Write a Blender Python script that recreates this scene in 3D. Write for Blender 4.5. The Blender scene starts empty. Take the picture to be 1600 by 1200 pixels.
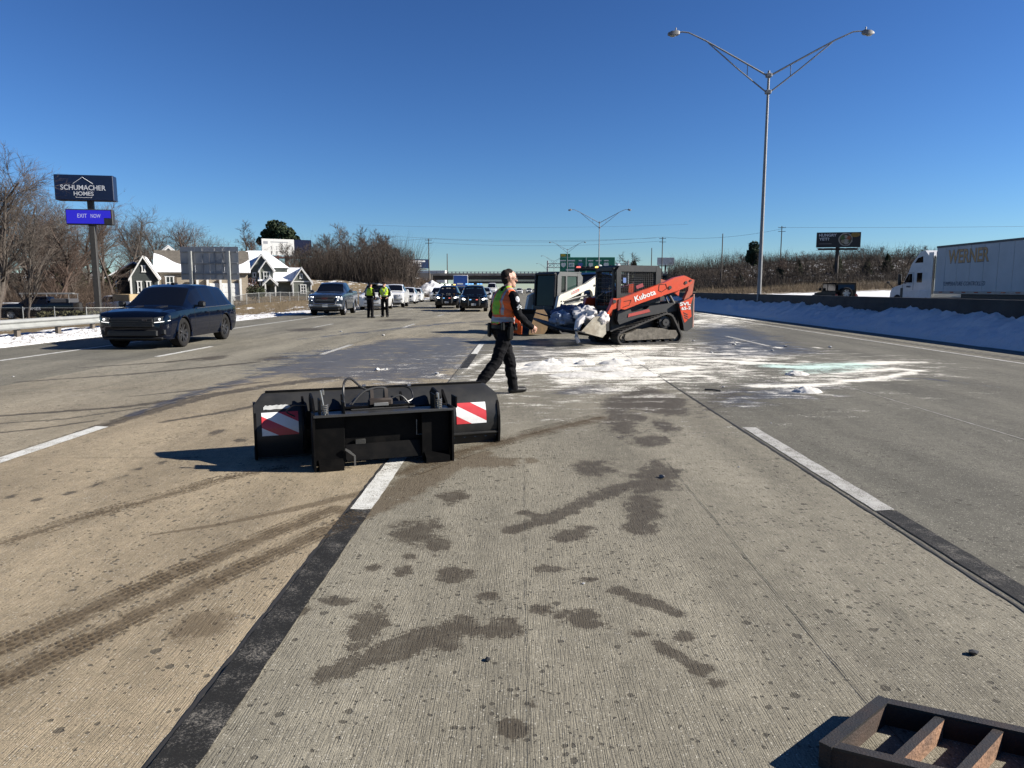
import bpy, bmesh, math, random
import numpy as np
from mathutils import Vector, Matrix
R_ = math.radians
rnd = random.Random(7)
scene = bpy.context.scene
COL = scene.collection

# ------------------------------------------------------------------ camera, sky, sun, exposure
cam_d = bpy.data.cameras.new('camera')
cam = bpy.data.objects.new('camera', cam_d)
COL.objects.link(cam)
cam.location = (0, 0, 1.55)
cam.rotation_euler = (R_(90 - 7.512), 0, R_(0.754))
cam_d.sensor_width = 36
cam_d.lens = 25.425
cam_d.clip_start = 0.05
cam_d.clip_end = 6000
scene.camera = cam

SUN_EL = R_(28.5)
SUN_AZ = R_(92)          # clockwise from +Y
world = bpy.data.worlds.new('World')
scene.world = world
world.use_nodes = True
wn = world.node_tree
sky = wn.nodes.new('ShaderNodeTexSky')
sky.sky_type = 'NISHITA'
sky.sun_disc = False
sky.sun_elevation = SUN_EL
sky.sun_rotation = SUN_AZ
sky.altitude = 0
sky.air_density = 1.0
sky.dust_density = 0.0
sky.ozone_density = 6.0
# one even grade of the whole sky: the camera's deeper, more saturated blue
gam = wn.nodes.new('ShaderNodeGamma')
gam.inputs[1].default_value = 1.35
wn.links.new(sky.outputs[0], gam.inputs[0])
tint = wn.nodes.new('ShaderNodeVectorMath')
tint.operation = 'MULTIPLY'
tint.inputs[1].default_value = (0.402, 0.452, 0.512)
wn.links.new(gam.outputs[0], tint.inputs[0])
wn.links.new(tint.outputs[0], wn.nodes['Background'].inputs[0])
wn.nodes['Background'].inputs[1].default_value = 0.05
sun_d = bpy.data.lights.new('sun', 'SUN')
sun_d.energy = 5.0
sun_d.angle = R_(0.53)
sun_d.color = (1.0, 0.94, 0.85)
sun = bpy.data.objects.new('sun', sun_d)
COL.objects.link(sun)
sdir = Vector((math.sin(SUN_AZ) * math.cos(SUN_EL), math.cos(SUN_AZ) * math.cos(SUN_EL), math.sin(SUN_EL)))
sun.rotation_euler = (-sdir).to_track_quat('-Z', 'Y').to_euler()
sun.location = (30, 0, 30)
scene.view_settings.view_transform = 'Standard'
scene.view_settings.look = 'None'
scene.view_settings.exposure = 1.3
scene.view_settings.gamma = 1.0
scene.view_settings.use_curve_mapping = False
scene.cycles.max_bounces = 6
scene.cycles.transparent_max_bounces = 12

# ------------------------------------------------------------------ helpers
def lin(c):
    return tuple(((v / 255) / 12.92 if v / 255 <= 0.04045 else ((v / 255 + 0.055) / 1.055) ** 2.4) for v in c)

MATS = {}
ALB = 0.78   # overall reflectance level of painted and natural surfaces
def mat(name, col, rough=0.6, metal=0.0, var=0.12, scale=4.0, bump=0.0, bscale=40.0, coat=0.0, spec=0.5, emit=None, estr=0.0, dirt=None, dscale=1.5, damt=0.5):
    """principled material with procedural colour variation, optional dirt patches and fine relief"""
    if name in MATS:
        return MATS[name]
    col = tuple(v * ALB for v in col)
    dirt = tuple(v * ALB for v in dirt) if dirt else None
    estr = estr * ALB
    m = bpy.data.materials.new(name)
    m.use_nodes = True
    nt = m.node_tree
    b = nt.nodes['Principled BSDF']
    b.inputs['Roughness'].default_value = rough
    b.inputs['Metallic'].default_value = metal
    b.inputs['Specular IOR Level'].default_value = spec
    b.inputs['Coat Weight'].default_value = coat
    b.inputs['Coat Roughness'].default_value = 0.06
    b.inputs['Base Color'].default_value = (*col, 1)
    tc = nt.nodes.new('ShaderNodeTexCoord')
    if var > 0:
        n = nt.nodes.new('ShaderNodeTexNoise')
        n.inputs['Scale'].default_value = scale
        n.inputs['Detail'].default_value = 6
        nt.links.new(tc.outputs['Object'], n.inputs['Vector'])
        mr = nt.nodes.new('ShaderNodeMapRange')
        mr.inputs[1].default_value = 0.3
        mr.inputs[2].default_value = 0.7
        mr.inputs[3].default_value = 1 - var
        mr.inputs[4].default_value = 1 + var
        nt.links.new(n.outputs['Fac'], mr.inputs[0])
        mx = nt.nodes.new('ShaderNodeVectorMath')
        mx.operation = 'SCALE'
        mx.inputs[0].default_value = col
        nt.links.new(mr.outputs[0], mx.inputs['Scale'])
        out = mx.outputs[0]
        if dirt:
            n2 = nt.nodes.new('ShaderNodeTexNoise')
            n2.inputs['Scale'].default_value = dscale
            n2.inputs['Detail'].default_value = 9
            n2.inputs['Roughness'].default_value = 0.7
            nt.links.new(tc.outputs['Object'], n2.inputs['Vector'])
            r2 = nt.nodes.new('ShaderNodeMapRange')
            r2.inputs[1].default_value = 0.45
            r2.inputs[2].default_value = 0.65
            r2.inputs[3].default_value = 0
            r2.inputs[4].default_value = damt
            nt.links.new(n2.outputs['Fac'], r2.inputs[0])
            m2 = nt.nodes.new('ShaderNodeMix')
            m2.data_type = 'RGBA'
            nt.links.new(r2.outputs[0], m2.inputs[0])
            nt.links.new(out, m2.inputs[6])
            m2.inputs[7].default_value = (*dirt, 1)
            out = m2.outputs[2]
        nt.links.new(out, b.inputs['Base Color'])
    if bump > 0:
        n3 = nt.nodes.new('ShaderNodeTexNoise')
        n3.inputs['Scale'].default_value = bscale
        n3.inputs['Detail'].default_value = 5
        nt.links.new(tc.outputs['Object'], n3.inputs['Vector'])
        bp = nt.nodes.new('ShaderNodeBump')
        bp.inputs['Strength'].default_value = bump
        bp.inputs['Distance'].default_value = 0.02
        nt.links.new(n3.outputs['Fac'], bp.inputs['Height'])
        nt.links.new(bp.outputs[0], b.inputs['Normal'])
    if emit:
        b.inputs['Emission Color'].default_value = (*emit, 1)
        b.inputs['Emission Strength'].default_value = estr
    MATS[name] = m
    return m

def tag(o, label=None, cat=None, group=None, kind=None):
    if label: o['label'] = label
    if cat: o['category'] = cat
    if group: o['group'] = group
    if kind: o['kind'] = kind
    return o

def thing(name, label, cat, loc=(0, 0, 0), rotz=0.0, group=None):
    o = bpy.data.objects.new(name, None)
    o.empty_display_size = 0.2
    COL.objects.link(o)
    o.location = loc
    o.rotation_euler = (0, 0, rotz)
    return tag(o, label, cat, group)

def obj(name, mesh, parent=None, loc=(0, 0, 0), rot=(0, 0, 0)):
    o = bpy.data.objects.new(name, mesh)
    COL.objects.link(o)
    o.location = loc
    o.rotation_euler = rot
    if parent is not None:
        o.parent = parent
    return o

def copy_tree(o, parent=None):
    c = o.copy()
    COL.objects.link(c)
    c.parent = parent
    for ch in list(o.children):
        copy_tree(ch, c)
    return c

class MB:
    """collects shapes into one mesh"""
    def __init__(s):
        s.v = []; s.f = []; s.mi = []; s.T = None
    def add(s, vs, fs, mi=0):
        k = len(s.v)
        if s.T is not None:
            vs = [s.T @ Vector(v) for v in vs]
        s.v.extend([tuple(v) for v in vs])
        s.f.extend([tuple(i + k for i in f) for f in fs])
        s.mi.extend([mi] * len(fs))
        return s
    def box(s, c, d, b=0.0, rz=0.0, rx=0.0, ry=0.0, mi=0):
        hx, hy, hz = d[0] / 2, d[1] / 2, d[2] / 2
        M = Matrix.Translation(c) @ Matrix.Rotation(rz, 4, 'Z') @ Matrix.Rotation(ry, 4, 'Y') @ Matrix.Rotation(rx, 4, 'X')
        if b <= 0:
            vs = [(x, y, z) for x in (-hx, hx) for y in (-hy, hy) for z in (-hz, hz)]
            fs = [(0, 1, 3, 2), (4, 6, 7, 5), (0, 4, 5, 1), (2, 3, 7, 6), (0, 2, 6, 4), (1, 5, 7, 3)]
        else:
            b = min(b, hx * .9, hy * .9, hz * .9)
            rings = []
            for z, ins in ((-hz, b), (-hz + b, 0), (hz - b, 0), (hz, b)):
                x1, y1 = hx - ins, hy - ins
                q = b if ins == 0 else b * .5
                rings.append([(x1, -y1 + q, z), (x1, y1 - q, z), (x1 - q, y1, z), (-x1 + q, y1, z), (-x1, y1 - q, z), (-x1, -y1 + q, z), (-x1 + q, -y1, z), (x1 - q, -y1, z)])
            vs = [p for r in rings for p in r]
            fs = [tuple(range(7, -1, -1)), tuple(range(24, 32))]
            for k in range(3):
                for i in range(8):
                    j = (i + 1) % 8
                    fs.append((k * 8 + i, k * 8 + j, k * 8 + 8 + j, k * 8 + 8 + i))
        return s.add([M @ Vector(v) for v in vs], fs, mi)
    def cyl(s, p0, p1, r0, r1=None, n=10, mi=0, caps=True):
        r1 = r0 if r1 is None else r1
        p0, p1 = Vector(p0), Vector(p1)
        d = (p1 - p0)
        if d.length < 1e-6: return s
        q = d.to_track_quat('Z', 'Y')
        vs = []
        for p, r in ((p0, r0), (p1, r1)):
            for i in range(n):
                a = 2 * math.pi * i / n
                vs.append(p + q @ Vector((r * math.cos(a), r * math.sin(a), 0)))
        fs = [(i, (i + 1) % n, n + (i + 1) % n, n + i) for i in range(n)]
        if caps:
            fs += [tuple(range(n - 1, -1, -1)), tuple(range(n, 2 * n))]
        return s.add(vs, fs, mi)
    def tube(s, pts, r, n=6, mi=0):
        pts = [Vector(p) for p in pts]
        rs = r if isinstance(r, (list, tuple)) else [r] * len(pts)
        vs = []; fs = []
        for k, p in enumerate(pts):
            d = (pts[min(k + 1, len(pts) - 1)] - pts[max(k - 1, 0)])
            q = d.to_track_quat('Z', 'Y')
            for i in range(n):
                a = 2 * math.pi * i / n
                vs.append(p + q @ Vector((rs[k] * math.cos(a), rs[k] * math.sin(a), 0)))
        for k in range(len(pts) - 1):
            for i in range(n):
                j = (i + 1) % n
                fs.append((k * n + i, k * n + j, k * n + n + j, k * n + n + i))
        fs += [tuple(range(n - 1, -1, -1)), tuple(range((len(pts) - 1) * n, len(pts) * n))]
        return s.add(vs, fs, mi)
    def prism(s, poly, a0, a1, plane='yz', mi=0):
        """polygon in a plane extruded along the third axis from a0 to a1"""
        def P(u, w, a):
            return {'yz': (a, u, w), 'xz': (u, a, w), 'xy': (u, w, a)}[plane]
        n = len(poly)
        vs = [P(u, w, a0) for u, w in poly] + [P(u, w, a1) for u, w in poly]
        fs = [tuple(range(n - 1, -1, -1)), tuple(range(n, 2 * n))] + [(i, (i + 1) % n, n + (i + 1) % n, n + i) for i in range(n)]
        return s.add(vs, fs, mi)
    def lathe(s, prof, c, axis='x', n=24, mi=0, closed=False):
        """profile of (radius, along) turned about an axis"""
        vs = []; fs = []; m = len(prof)
        for i in range(n):
            a = 2 * math.pi * i / n
            for r, h in prof:
                p = {'x': (h, r * math.cos(a), r * math.sin(a)), 'y': (r * math.cos(a), h, r * math.sin(a)), 'z': (r * math.cos(a), r * math.sin(a), h)}[axis]
                vs.append((p[0] + c[0], p[1] + c[1], p[2] + c[2]))
        for i in range(n):
            j = (i + 1) % n
            for k in range(m - 1 + (1 if closed else 0)):
                l = (k + 1) % m
                fs.append((i * m + k, i * m + l, j * m + l, j * m + k))
        return s.add(vs, fs, mi)
    def ball(s, c, r, n=10, m=7, mi=0):
        r = (r, r, r) if isinstance(r, (int, float)) else r
        vs = []; fs = []
        for k in range(m + 1):
            t = math.pi * k / m
            for i in range(n):
                a = 2 * math.pi * i / n
                vs.append((c[0] + r[0] * math.sin(t) * math.cos(a), c[1] + r[1] * math.sin(t) * math.sin(a), c[2] - r[2] * math.cos(t)))
        for k in range(m):
            for i in range(n):
                j = (i + 1) % n
                fs.append((k * n + i, k * n + j, k * n + n + j, k * n + n + i))
        return s.add(vs, fs, mi)
    def loft(s, rings, closed=True, caps=True, mi=0):
        n = len(rings[0]); vs = [p for r in rings for p in r]; fs = []
        for k in range(len(rings) - 1):
            for i in range(n if closed else n - 1):
                j = (i + 1) % n
                fs.append((k * n + i, k * n + j, k * n + n + j, k * n + n + i))
        if caps and closed:
            fs += [tuple(range(n - 1, -1, -1)), tuple(range((len(rings) - 1) * n, len(rings) * n))]
        return s.add(vs, fs, mi)
    def mesh(s, name, mats, smooth=35, merge=True):
        me = bpy.data.meshes.new(name)
        me.from_pydata(s.v, [], s.f)
        for m in (mats if isinstance(mats, (list, tuple)) else [mats]):
            me.materials.append(m)
        if len(me.polygons) == len(s.mi):
            me.polygons.foreach_set('material_index', s.mi)
        bm = bmesh.new(); bm.from_mesh(me)
        if merge:
            bmesh.ops.remove_doubles(bm, verts=bm.verts, dist=1e-5)
        bmesh.ops.recalc_face_normals(bm, faces=bm.faces)
        bm.to_mesh(me); bm.free()
        if smooth:
            me.polygons.foreach_set('use_smooth', [True] * len(me.polygons))
            me.set_sharp_from_angle(angle=R_(smooth))
        me.update()
        return me
    def build(s, name, mats, parent=None, loc=(0, 0, 0), rot=(0, 0, 0), smooth=35, merge=True):
        return obj(name, s.mesh(name, mats, smooth, merge), parent, loc, rot)

def text_mesh(name, body, mt, parent, M, width=None, height=None, extrude=0.004, shear=0.0, bold=0.0):
    """lettering as a mesh; M maps its local x/y (reading plane), fitted to width x height, starting at the lower left"""
    cu = bpy.data.curves.new(name, 'FONT')
    cu.body = body; cu.extrude = extrude; cu.shear = shear; cu.offset = bold
    cu.resolution_u = 3
    to = bpy.data.objects.new(name, cu)
    COL.objects.link(to)
    bpy.context.view_layer.update()
    me = bpy.data.meshes.new_from_object(to.evaluated_get(bpy.context.evaluated_depsgraph_get()))
    bpy.data.objects.remove(to)
    co = np.empty(len(me.vertices) * 3, np.float32)
    me.vertices.foreach_get('co', co); co = co.reshape(-1, 3)
    lo, hi = co.min(0), co.max(0)
    co[:, 0] -= lo[0]; co[:, 1] -= lo[1]
    sx = (width / (hi[0] - lo[0])) if width else None
    sy = (height / (hi[1] - lo[1])) if height else None
    co[:, 0] *= sx or sy; co[:, 1] *= sy or sx
    me.vertices.foreach_set('co', co.ravel())
    me.materials.clear(); me.materials.append(mt)
    me.transform(M)
    me.name = name
    return obj(name, me, parent)

def vnoise(x, y, seed=0):
    """vectorised value noise 0..1"""
    xi = np.floor(x).astype(np.int64); yi = np.floor(y).astype(np.int64)
    xf = x - xi; yf = y - yi
    u = xf * xf * (3 - 2 * xf); v = yf * yf * (3 - 2 * yf)
    def hsh(a, b):
        h = (a * 374761393 + b * 668265263 + seed * 974711) & 0xffffffff
        h = ((h ^ (h >> 13)) * 1274126177) & 0xffffffff
        return ((h ^ (h >> 16)) & 0xffff) / 65535.0
    return (hsh(xi, yi) * (1 - u) + hsh(xi + 1, yi) * u) * (1 - v) + (hsh(xi, yi + 1) * (1 - u) + hsh(xi + 1, yi + 1) * u) * v
def fbm(x, y, o=4, seed=0):
    s = 0; a = .5; t = 0
    for k in range(o):
        s = s + a * vnoise(x * 2 ** k, y * 2 ** k, seed + k); t += a; a *= .5
    return s / t
def sstep(a, b, x):
    t = np.clip((x - a) / (b - a), 0, 1)
    return t * t * (3 - 2 * t)

def grid_mesh(name, xs, ys, zf, mats, attrs=None, smooth=True):
    """height field over a tensor grid; attrs: dict of name -> f(X,Y,Z) giving a float per vertex"""
    X, Y = np.meshgrid(xs, ys)
    Z = zf(X, Y) if callable(zf) else np.full_like(X, zf)
    nx, ny = len(xs), len(ys)
    me = bpy.data.meshes.new(name)
    co = np.stack([X, Y, Z], -1).reshape(-1, 3)
    idx = np.arange(nx * ny).reshape(ny, nx)
    q = np.stack([idx[:-1, :-1], idx[:-1, 1:], idx[1:, 1:], idx[1:, :-1]], -1).reshape(-1, 4)
    me.vertices.add(len(co)); me.vertices.foreach_set('co', co.ravel())
    me.loops.add(q.size); me.loops.foreach_set('vertex_index', q.ravel().astype(np.int32))
    me.polygons.add(len(q))
    me.polygons.foreach_set('loop_start', np.arange(0, q.size, 4, dtype=np.int32))
    me.polygons.foreach_set('loop_total', np.full(len(q), 4, np.int32))
    for k, f in (attrs or {}).items():
        a = me.attributes.new(k, 'FLOAT', 'POINT')
        a.data.foreach_set('value', np.asarray(f(X, Y, Z), np.float32).ravel())
    for m in (mats if isinstance(mats, (list, tuple)) else [mats]):
        me.materials.append(m)
    me.update(calc_edges=True)
    if smooth:
        me.polygons.foreach_set('use_smooth', [True] * len(q))
    return me
# stains, puddles, mud tracks and spilled powder on the carriageway, in metres
STAINS = [
 ('w','p',[[1.087,10.111],[2.035,11.703],[2.37,10.128],[2.092,8.778],[1.802,8.775],[1.443,9.145],[1.302,7.733],[1.069,7.174],[0.999,7.591],[0.909,8.135],0.3],1.0),
 ('w','e',[1.632,8.145,0.139,0.391],1.0),
 ('w','e',[1.433,7.398,0.113,0.259],1.0),
 ('w','e',[0.626,6.146,0.178,0.272],1.0),
 ('w','e',[-0.507,5.272,0.12,0.169],1.0),
 ('w','e',[-0.67,4.489,0.181,0.223],1.0),
 ('w','e',[-0.526,4.255,0.11,0.157],1.0),
 ('w','e',[0.307,4.428,0.122,0.132],1.0),
 ('w','e',[0.407,4.553,0.075,0.076],1.0),
 ('w','e',[-0.372,3.786,0.105,0.125],1.0),
 ('w','e',[-0.831,3.881,0.057,0.056],1.0),
 ('w','e',[-0.651,3.837,0.057,0.074],1.0),
 ('w','e',[-0.709,3.168,0.089,0.218],1.0),
 ('w','e',[-0.094,3.132,0.1,0.113],1.0),
 ('w','e',[0.288,3.26,0.115,0.108],1.0),
 ('w','e',[0.103,3.361,0.053,0.057],1.0),
 ('w','e',[0.541,3.103,0.052,0.037],1.0),
 ('w','e',[0.77,2.694,0.051,0.047],1.0),
 ('w','e',[0.732,2.795,0.05,0.05],1.0),
 ('w','e',[-0.029,2.374,0.054,0.067],1.0),
 ('w','e',[0.735,3.081,0.052,0.048],1.0),
 ('w','e',[0.039,2.542,0.024,0.034],1.0),
 ('w','e',[-0.65,4.04,0.045,0.061],1.0),
 ('w','e',[1.278,7.269,0.196,0.25],1.0),
 ('w','e',[0.163,3.857,0.093,0.056],1.0),
 ('w','e',[-0.177,3.514,0.059,0.054],1.0),
 ('w','e',[-1.067,3.317,0.056,0.056],1.0),
 ('w','e',[-0.94,3.428,0.096,0.052],1.0),
 ('w','e',[-0.319,2.979,0.056,0.046],1.0),
 ('w','e',[0.364,3.726,0.055,0.043],1.0),
 ('w','e',[1.377,8.769,0.157,0.361],1.0),
 ('w','p',[[1.237,6.64],[1.392,6.023],[1.256,5.506],[0.891,5.224],[0.769,5.63],[1.07,6.314],0.25],1.0),
 ('w','s',[[0.954,5.67,0.09],[0.725,5.481,0.09],[0.42,5.089,0.07],[0.154,4.734,0.08],[-0.06,4.522,0.06]],1.0),
 ('w','s',[[0.905,5.224,0.12],[0.842,4.841,0.1],[0.77,4.533,0.09]],1.0),
 ('w','s',[[-0.804,2.75,0.06],[-0.68,2.838,0.07],[-0.487,2.977,0.1],[-0.264,3.174,0.08]],1.0),
 ('w','s',[[0.504,3.586,0.05],[0.6,3.486,0.06],[0.768,3.293,0.03]],1.0),
 ('w','s',[[0.594,3.026,0.03],[0.66,2.925,0.05],[0.722,2.81,0.03]],1.0),
 ('w','s',[[0.025,4.902,0.05],[0.196,4.694,0.05],[0.339,4.906,0.03]],1.0),
 ('w','s',[[-6.67,8.401,0.05],[-6.4,8.667,0.06],[-5.197,9.413,0.08],[-4.631,10.406,0.1],[-4.159,11.313,0.12],[-3.315,12.573,0.2]],1.0),
 ('w','s',[[-4.737,6.89,0.03],[-4.739,7.19,0.05],[-4.776,8.179,0.1],[-4.696,9.315,0.14],[-4.537,10.407,0.12],[-4.132,11.239,0.1]],1.0),
 ('w','s',[[-4.199,8.308,0.05],[-3.653,9.177,0.06],[-3.456,9.992,0.03]],1.0),
 ('w','s',[[-6.155,8.121,0.03],[-5.476,8.459,0.03],[-4.941,9.364,0.03]],1.0),
 ('w','s',[[-8.435,11.891,0.06],[-7.073,13.102,0.08],[-6.212,14.321,0.1],[-5.639,15.218,0.1]],1.0),
 ('w','s',[[-5.834,7.501,0.03],[-5.387,7.862,0.04],[-5.044,8.38,0.03]],1.0),
 ('w','s',[[-8.759,14.052,0.05],[-7.542,15.193,0.1],[-6.92,16.677,0.1]],1.0),
 ('w','s',[[-5.686,10.266,0.03],[-5.061,10.937,0.06],[-4.256,12.03,0.05]],1.0),
 ('w','s',[[-2.106,9.197,0.05],[-1.616,10.319,0.06],[-0.726,10.855,0.05]],1.0),
 ('w','e',[-3.312,7.708,0.084,0.212],0.9),
 ('w','e',[-2.9,7.277,0.079,0.126],0.9),
 ('w','e',[-3.321,5.813,0.043,0.082],0.9),
 ('w','e',[-3.395,5.575,0.046,0.076],0.9),
 ('w','e',[-3.452,5.337,0.044,0.069],0.9),
 ('w','e',[-3.323,6.071,0.044,0.067],0.9),
 ('w','e',[-3.228,6.329,0.046,0.072],0.9),
 ('w','e',[-3.094,6.48,0.041,0.076],0.9),
 ('w','e',[-3.585,5.165,0.043,0.065],0.9),
 ('w','e',[-3.833,5.245,0.043,0.067],0.9),
 ('w','e',[-6.953,16.054,0.287,0.597],0.9),
 ('w','e',[-5.519,16.073,0.359,0.598],0.9),
 ('w','e',[-8.18,27.533,0.733,1.303],0.9),
 ('w','e',[-6.219,36.083,0.957,1.856],0.9),
 ('g','p',[[-5.329,13.54],[-5.745,17.192],[-4.828,19.756],[-4.252,22.298],[-2.46,24.176],[-1.086,22.34],[-0.714,16.136],[-0.829,12.424],[-1.797,11.496],[-2.922,11.88],[-4.044,12.381],0.9],1.0),
 ('g','p',[[-0.643,16.137],[-0.294,22.35],[1.643,21.819],[2.414,18.786],[1.268,16.785],[0.059,12.617],[-0.469,11.75],0.8],0.8),
 ('g','p',[[3.516,16.191],[4.841,21.075],[7.964,32.902],[9.701,32.925],[8.725,25.738],[7.819,19.922],[7.51,17.539],[5.143,15.918],0.9],1.0),
 ('g','p',[[0.049,10.468],[0.894,11.768],[1.545,11.939],[1.605,10.886],[0.604,10.349],0.3],0.8),
 ('g','s',[[8.457,36.276,0.8],[9.975,61.379,1.2],[9.465,93.715,1.5],[5.414,136.952,1.5]],0.8),
 ('g','s',[[-1.91,18.729,0.35],[-3.655,16.097,0.3],[-4.605,13.034,0.25],[-4.906,10.598,0.15],[-4.829,8.687,0.06]],1.0),
 ('g','p',[[2.805,11.041],[4.108,12.671],[5.406,11.827],[4.437,10.276],[2.774,9.261],[2.492,9.784],0.6],0.55),
 ('g','s',[[-0.476,36.159,0.3],[-3.327,32.754,0.4],[-5.775,25.547,0.3],[-6.824,22.264,0.15]],0.8),
 ('g','s',[[5.795,12.693,0.1],[7.043,12.527,0.15],[7.565,11.467,0.05]],0.7),
 ('m','s',[[-2.169,2.508,0.09],[-2.043,2.754,0.09],[-1.905,3.066,0.09],[-1.668,3.636,0.09],[-1.41,4.177,0.09],[-1.082,4.866,0.09]],0.8),
 ('m','s',[[-2.41,2.631,0.09],[-2.287,2.87,0.09],[-2.154,3.172,0.09],[-1.915,3.746,0.09],[-1.653,4.293,0.09],[-1.326,4.982,0.09]],0.8),
 ('m','s',[[-3.19,4.22,0.1],[-3.007,4.693,0.1],[-2.666,5.312,0.1],[-2.417,5.825,0.1],[-2.042,6.156,0.1]],0.5),
 ('m','s',[[-1.035,5.939,0.15],[-0.565,6.793,0.15],[0.121,7.635,0.15],[0.975,8.662,0.15]],0.7),
 ('m','s',[[-1.14,4.887,0.16],[-0.986,5.283,0.22],[-0.728,5.952,0.17],[-0.332,6.726,0.08]],1.0),
 ('m','s',[[-2.352,4.393,0.015],[-2.041,4.572,0.035],[-1.677,4.88,0.05],[-1.345,5.228,0.07],[-1.117,5.456,0.06]],0.95),
 ('m','e',[-1.471,3.171,0.137,0.206],1.0),
 ('m','e',[-0.315,6.368,0.404,0.292],0.9),
 ('m','e',[0.09,6.422,0.093,0.148],0.9),
 ('m','e',[-2.378,3.266,0.061,0.055],0.6),
 ('m','e',[-2.26,3.373,0.095,0.051],0.6),
 ('m','e',[-2.957,5.524,0.081,0.074],0.5),
 ('m','s',[[-8.428,10.135,0.03],[-6.902,10.681,0.03],[-5.619,11.281,0.03],[-4.632,11.941,0.03]],0.6),
 ('m','s',[[-8.461,10.229,0.03],[-6.94,10.773,0.03],[-5.668,11.369,0.03],[-4.687,12.024,0.03]],0.6),
 ('m','s',[[-8.495,10.323,0.03],[-6.978,10.866,0.03],[-5.717,11.456,0.03],[-4.743,12.107,0.03]],0.6),
 ('m','s',[[-2.43,8.546,0.03],[-2.979,8.326,0.03],[-3.541,7.841,0.03],[-3.905,6.92,0.03]],0.5),
 ('m','s',[[-2.393,8.453,0.03],[-2.925,8.241,0.03],[-3.457,7.786,0.03],[-3.812,6.884,0.03]],0.5),
 ('p','s',[[-0.035,14.167,0.35],[0.455,14.53,0.5],[1.158,15.307,0.55],[1.939,16.171,0.5],[2.799,16.182,0.3]],1),
 ('p','s',[[0.694,11.928,0.15],[1.409,12.635,0.3],[2.177,13.224,0.35],[3.067,14.093,0.3],[3.491,14.57,0.15]],1),
 ('p','s',[[1.187,17.812,0.25],[2.224,18.584,0.4],[3.146,19.208,0.4],[3.792,19.216,0.2]],1),
 ('p','s',[[2.799,16.182,0.4],[3.876,15.902,0.35],[4.557,15.352,0.3],[5.192,14.84,0.25]],0.9),
 ('p','s',[[3.091,14.208,0.15],[3.235,13.237,0.12],[3.296,12.478,0.08]],0.9),
 ('p','s',[[4.977,14.589,0.15],[5.658,14.359,0.28],[6.768,14.86,0.25],[7.886,15.262,0.15],[8.526,15.404,0.08]],1),
 ('p','s',[[3.834,11.494,0.12],[4.374,11.578,0.12],[5.267,11.988,0.12],[6.357,12.7,0.1],[7.575,13.818,0.08]],1),
 ('p','s',[[7.577,13.71,0.08],[7.319,14.149,0.1],[6.148,13.48,0.1],[5.544,13.168,0.05]],0.9),
 ('p','s',[[11.026,45.636,0.5],[11.091,41.386,0.5],[11.648,36.318,0.2]],0.9),
 ('p','s',[[7.819,32.9,0.4],[9.095,36.285,0.3]],0.8),
 ('p','s',[[-0.694,17.431,0.12],[-0.983,14.758,0.1],[-1.106,13.08,0.05]],0.55),
 ('p','s',[[-0.406,13.09,0.35],[0.42,13.405,0.5],[0.894,11.768,0.4]],0.45),
 ('p','s',[[1.373,11.386,0.4],[2.608,12.469,0.5],[4.009,14.824,0.6],[5.238,16.214,0.5]],0.5),
 ('p','s',[[2.984,18.207,0.4],[4.414,17.498,0.5],[5.811,16.222,0.3]],0.5),
 ('p','s',[[4.783,12.679,0.6],[5.795,12.693,0.6],[7.509,14.038,0.4]],0.35),
 ('p','s',[[2.934,74.089,0.25],[2.06,93.618,0.2],[1.305,148.322,0.2]],0.7),
 ('p','e',[4.372,10.922,0.252,0.346],1),
 ('p','e',[-2.665,13.904,0.112,0.246],0.9),
 ('p','e',[-1.456,13.076,0.093,0.198],0.9),
 ('p','e',[6.237,21.093,0.186,0.406],0.9),
 ('p','e',[5.506,18.053,0.112,0.28],0.9),
 ('p','e',[4.52,16.205,0.086,0.226],0.9),
 ('p','e',[4.41,18.812,0.166,0.324],0.9),
 ('p','e',[6.8,19.256,0.136,0.317],0.9),
 ('p','e',[7.819,19.269,0.102,0.254],0.9),
 ('p','e',[11.967,36.323,0.383,0.895],0.9),
 ('p','e',[1.648,93.612,0.494,5.949],0.9),
 ('p','p',[[-0.031,12.616],[0.158,15.853],[1.029,17.81],[2.467,19.199],[4.035,20.1],[3.799,16.818],[3.752,14.334],[2.719,12.47],[1.382,11.462],[0.667,11.452],[0.391,12.44],1.1],0.55),
 ('p','p',[[-0.574,11.748],[-0.356,16.141],[1.496,19.839],[4.617,21.328],[6.33,16.851],[4.333,12.674],[2.641,11.181],[1.194,10.678],[0.152,11.149],1.6],0.28),
 ('p','p',[[4.22,12.672],[5.576,15.366],[7.535,16.096],[8.718,15.681],[7.31,13.393],[5.301,11.826],[3.861,11.27],0.8],0.42),
 ('p','p',[[6.922,29.102],[11.622,48.114],[13.431,45.667],[12.286,36.327],[8.332,29.12],1.5],0.5),
 ('c','p',[[4.41,13.253],[5.712,15.367],[7.47,15.806],[6.339,13.38],[4.966,12.869],0.7],1),
 ('w','p',[[2.11,8.559],[2.335,9.672],[2.867,10.902],[3.832,11.806],[3.644,10.913],[2.608,9.259],0.5],0.5),
 ('c','s',[[5.128,14.471,0.3],[5.739,14.243,0.45],[6.777,14.736,0.3]],1),
]
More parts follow.
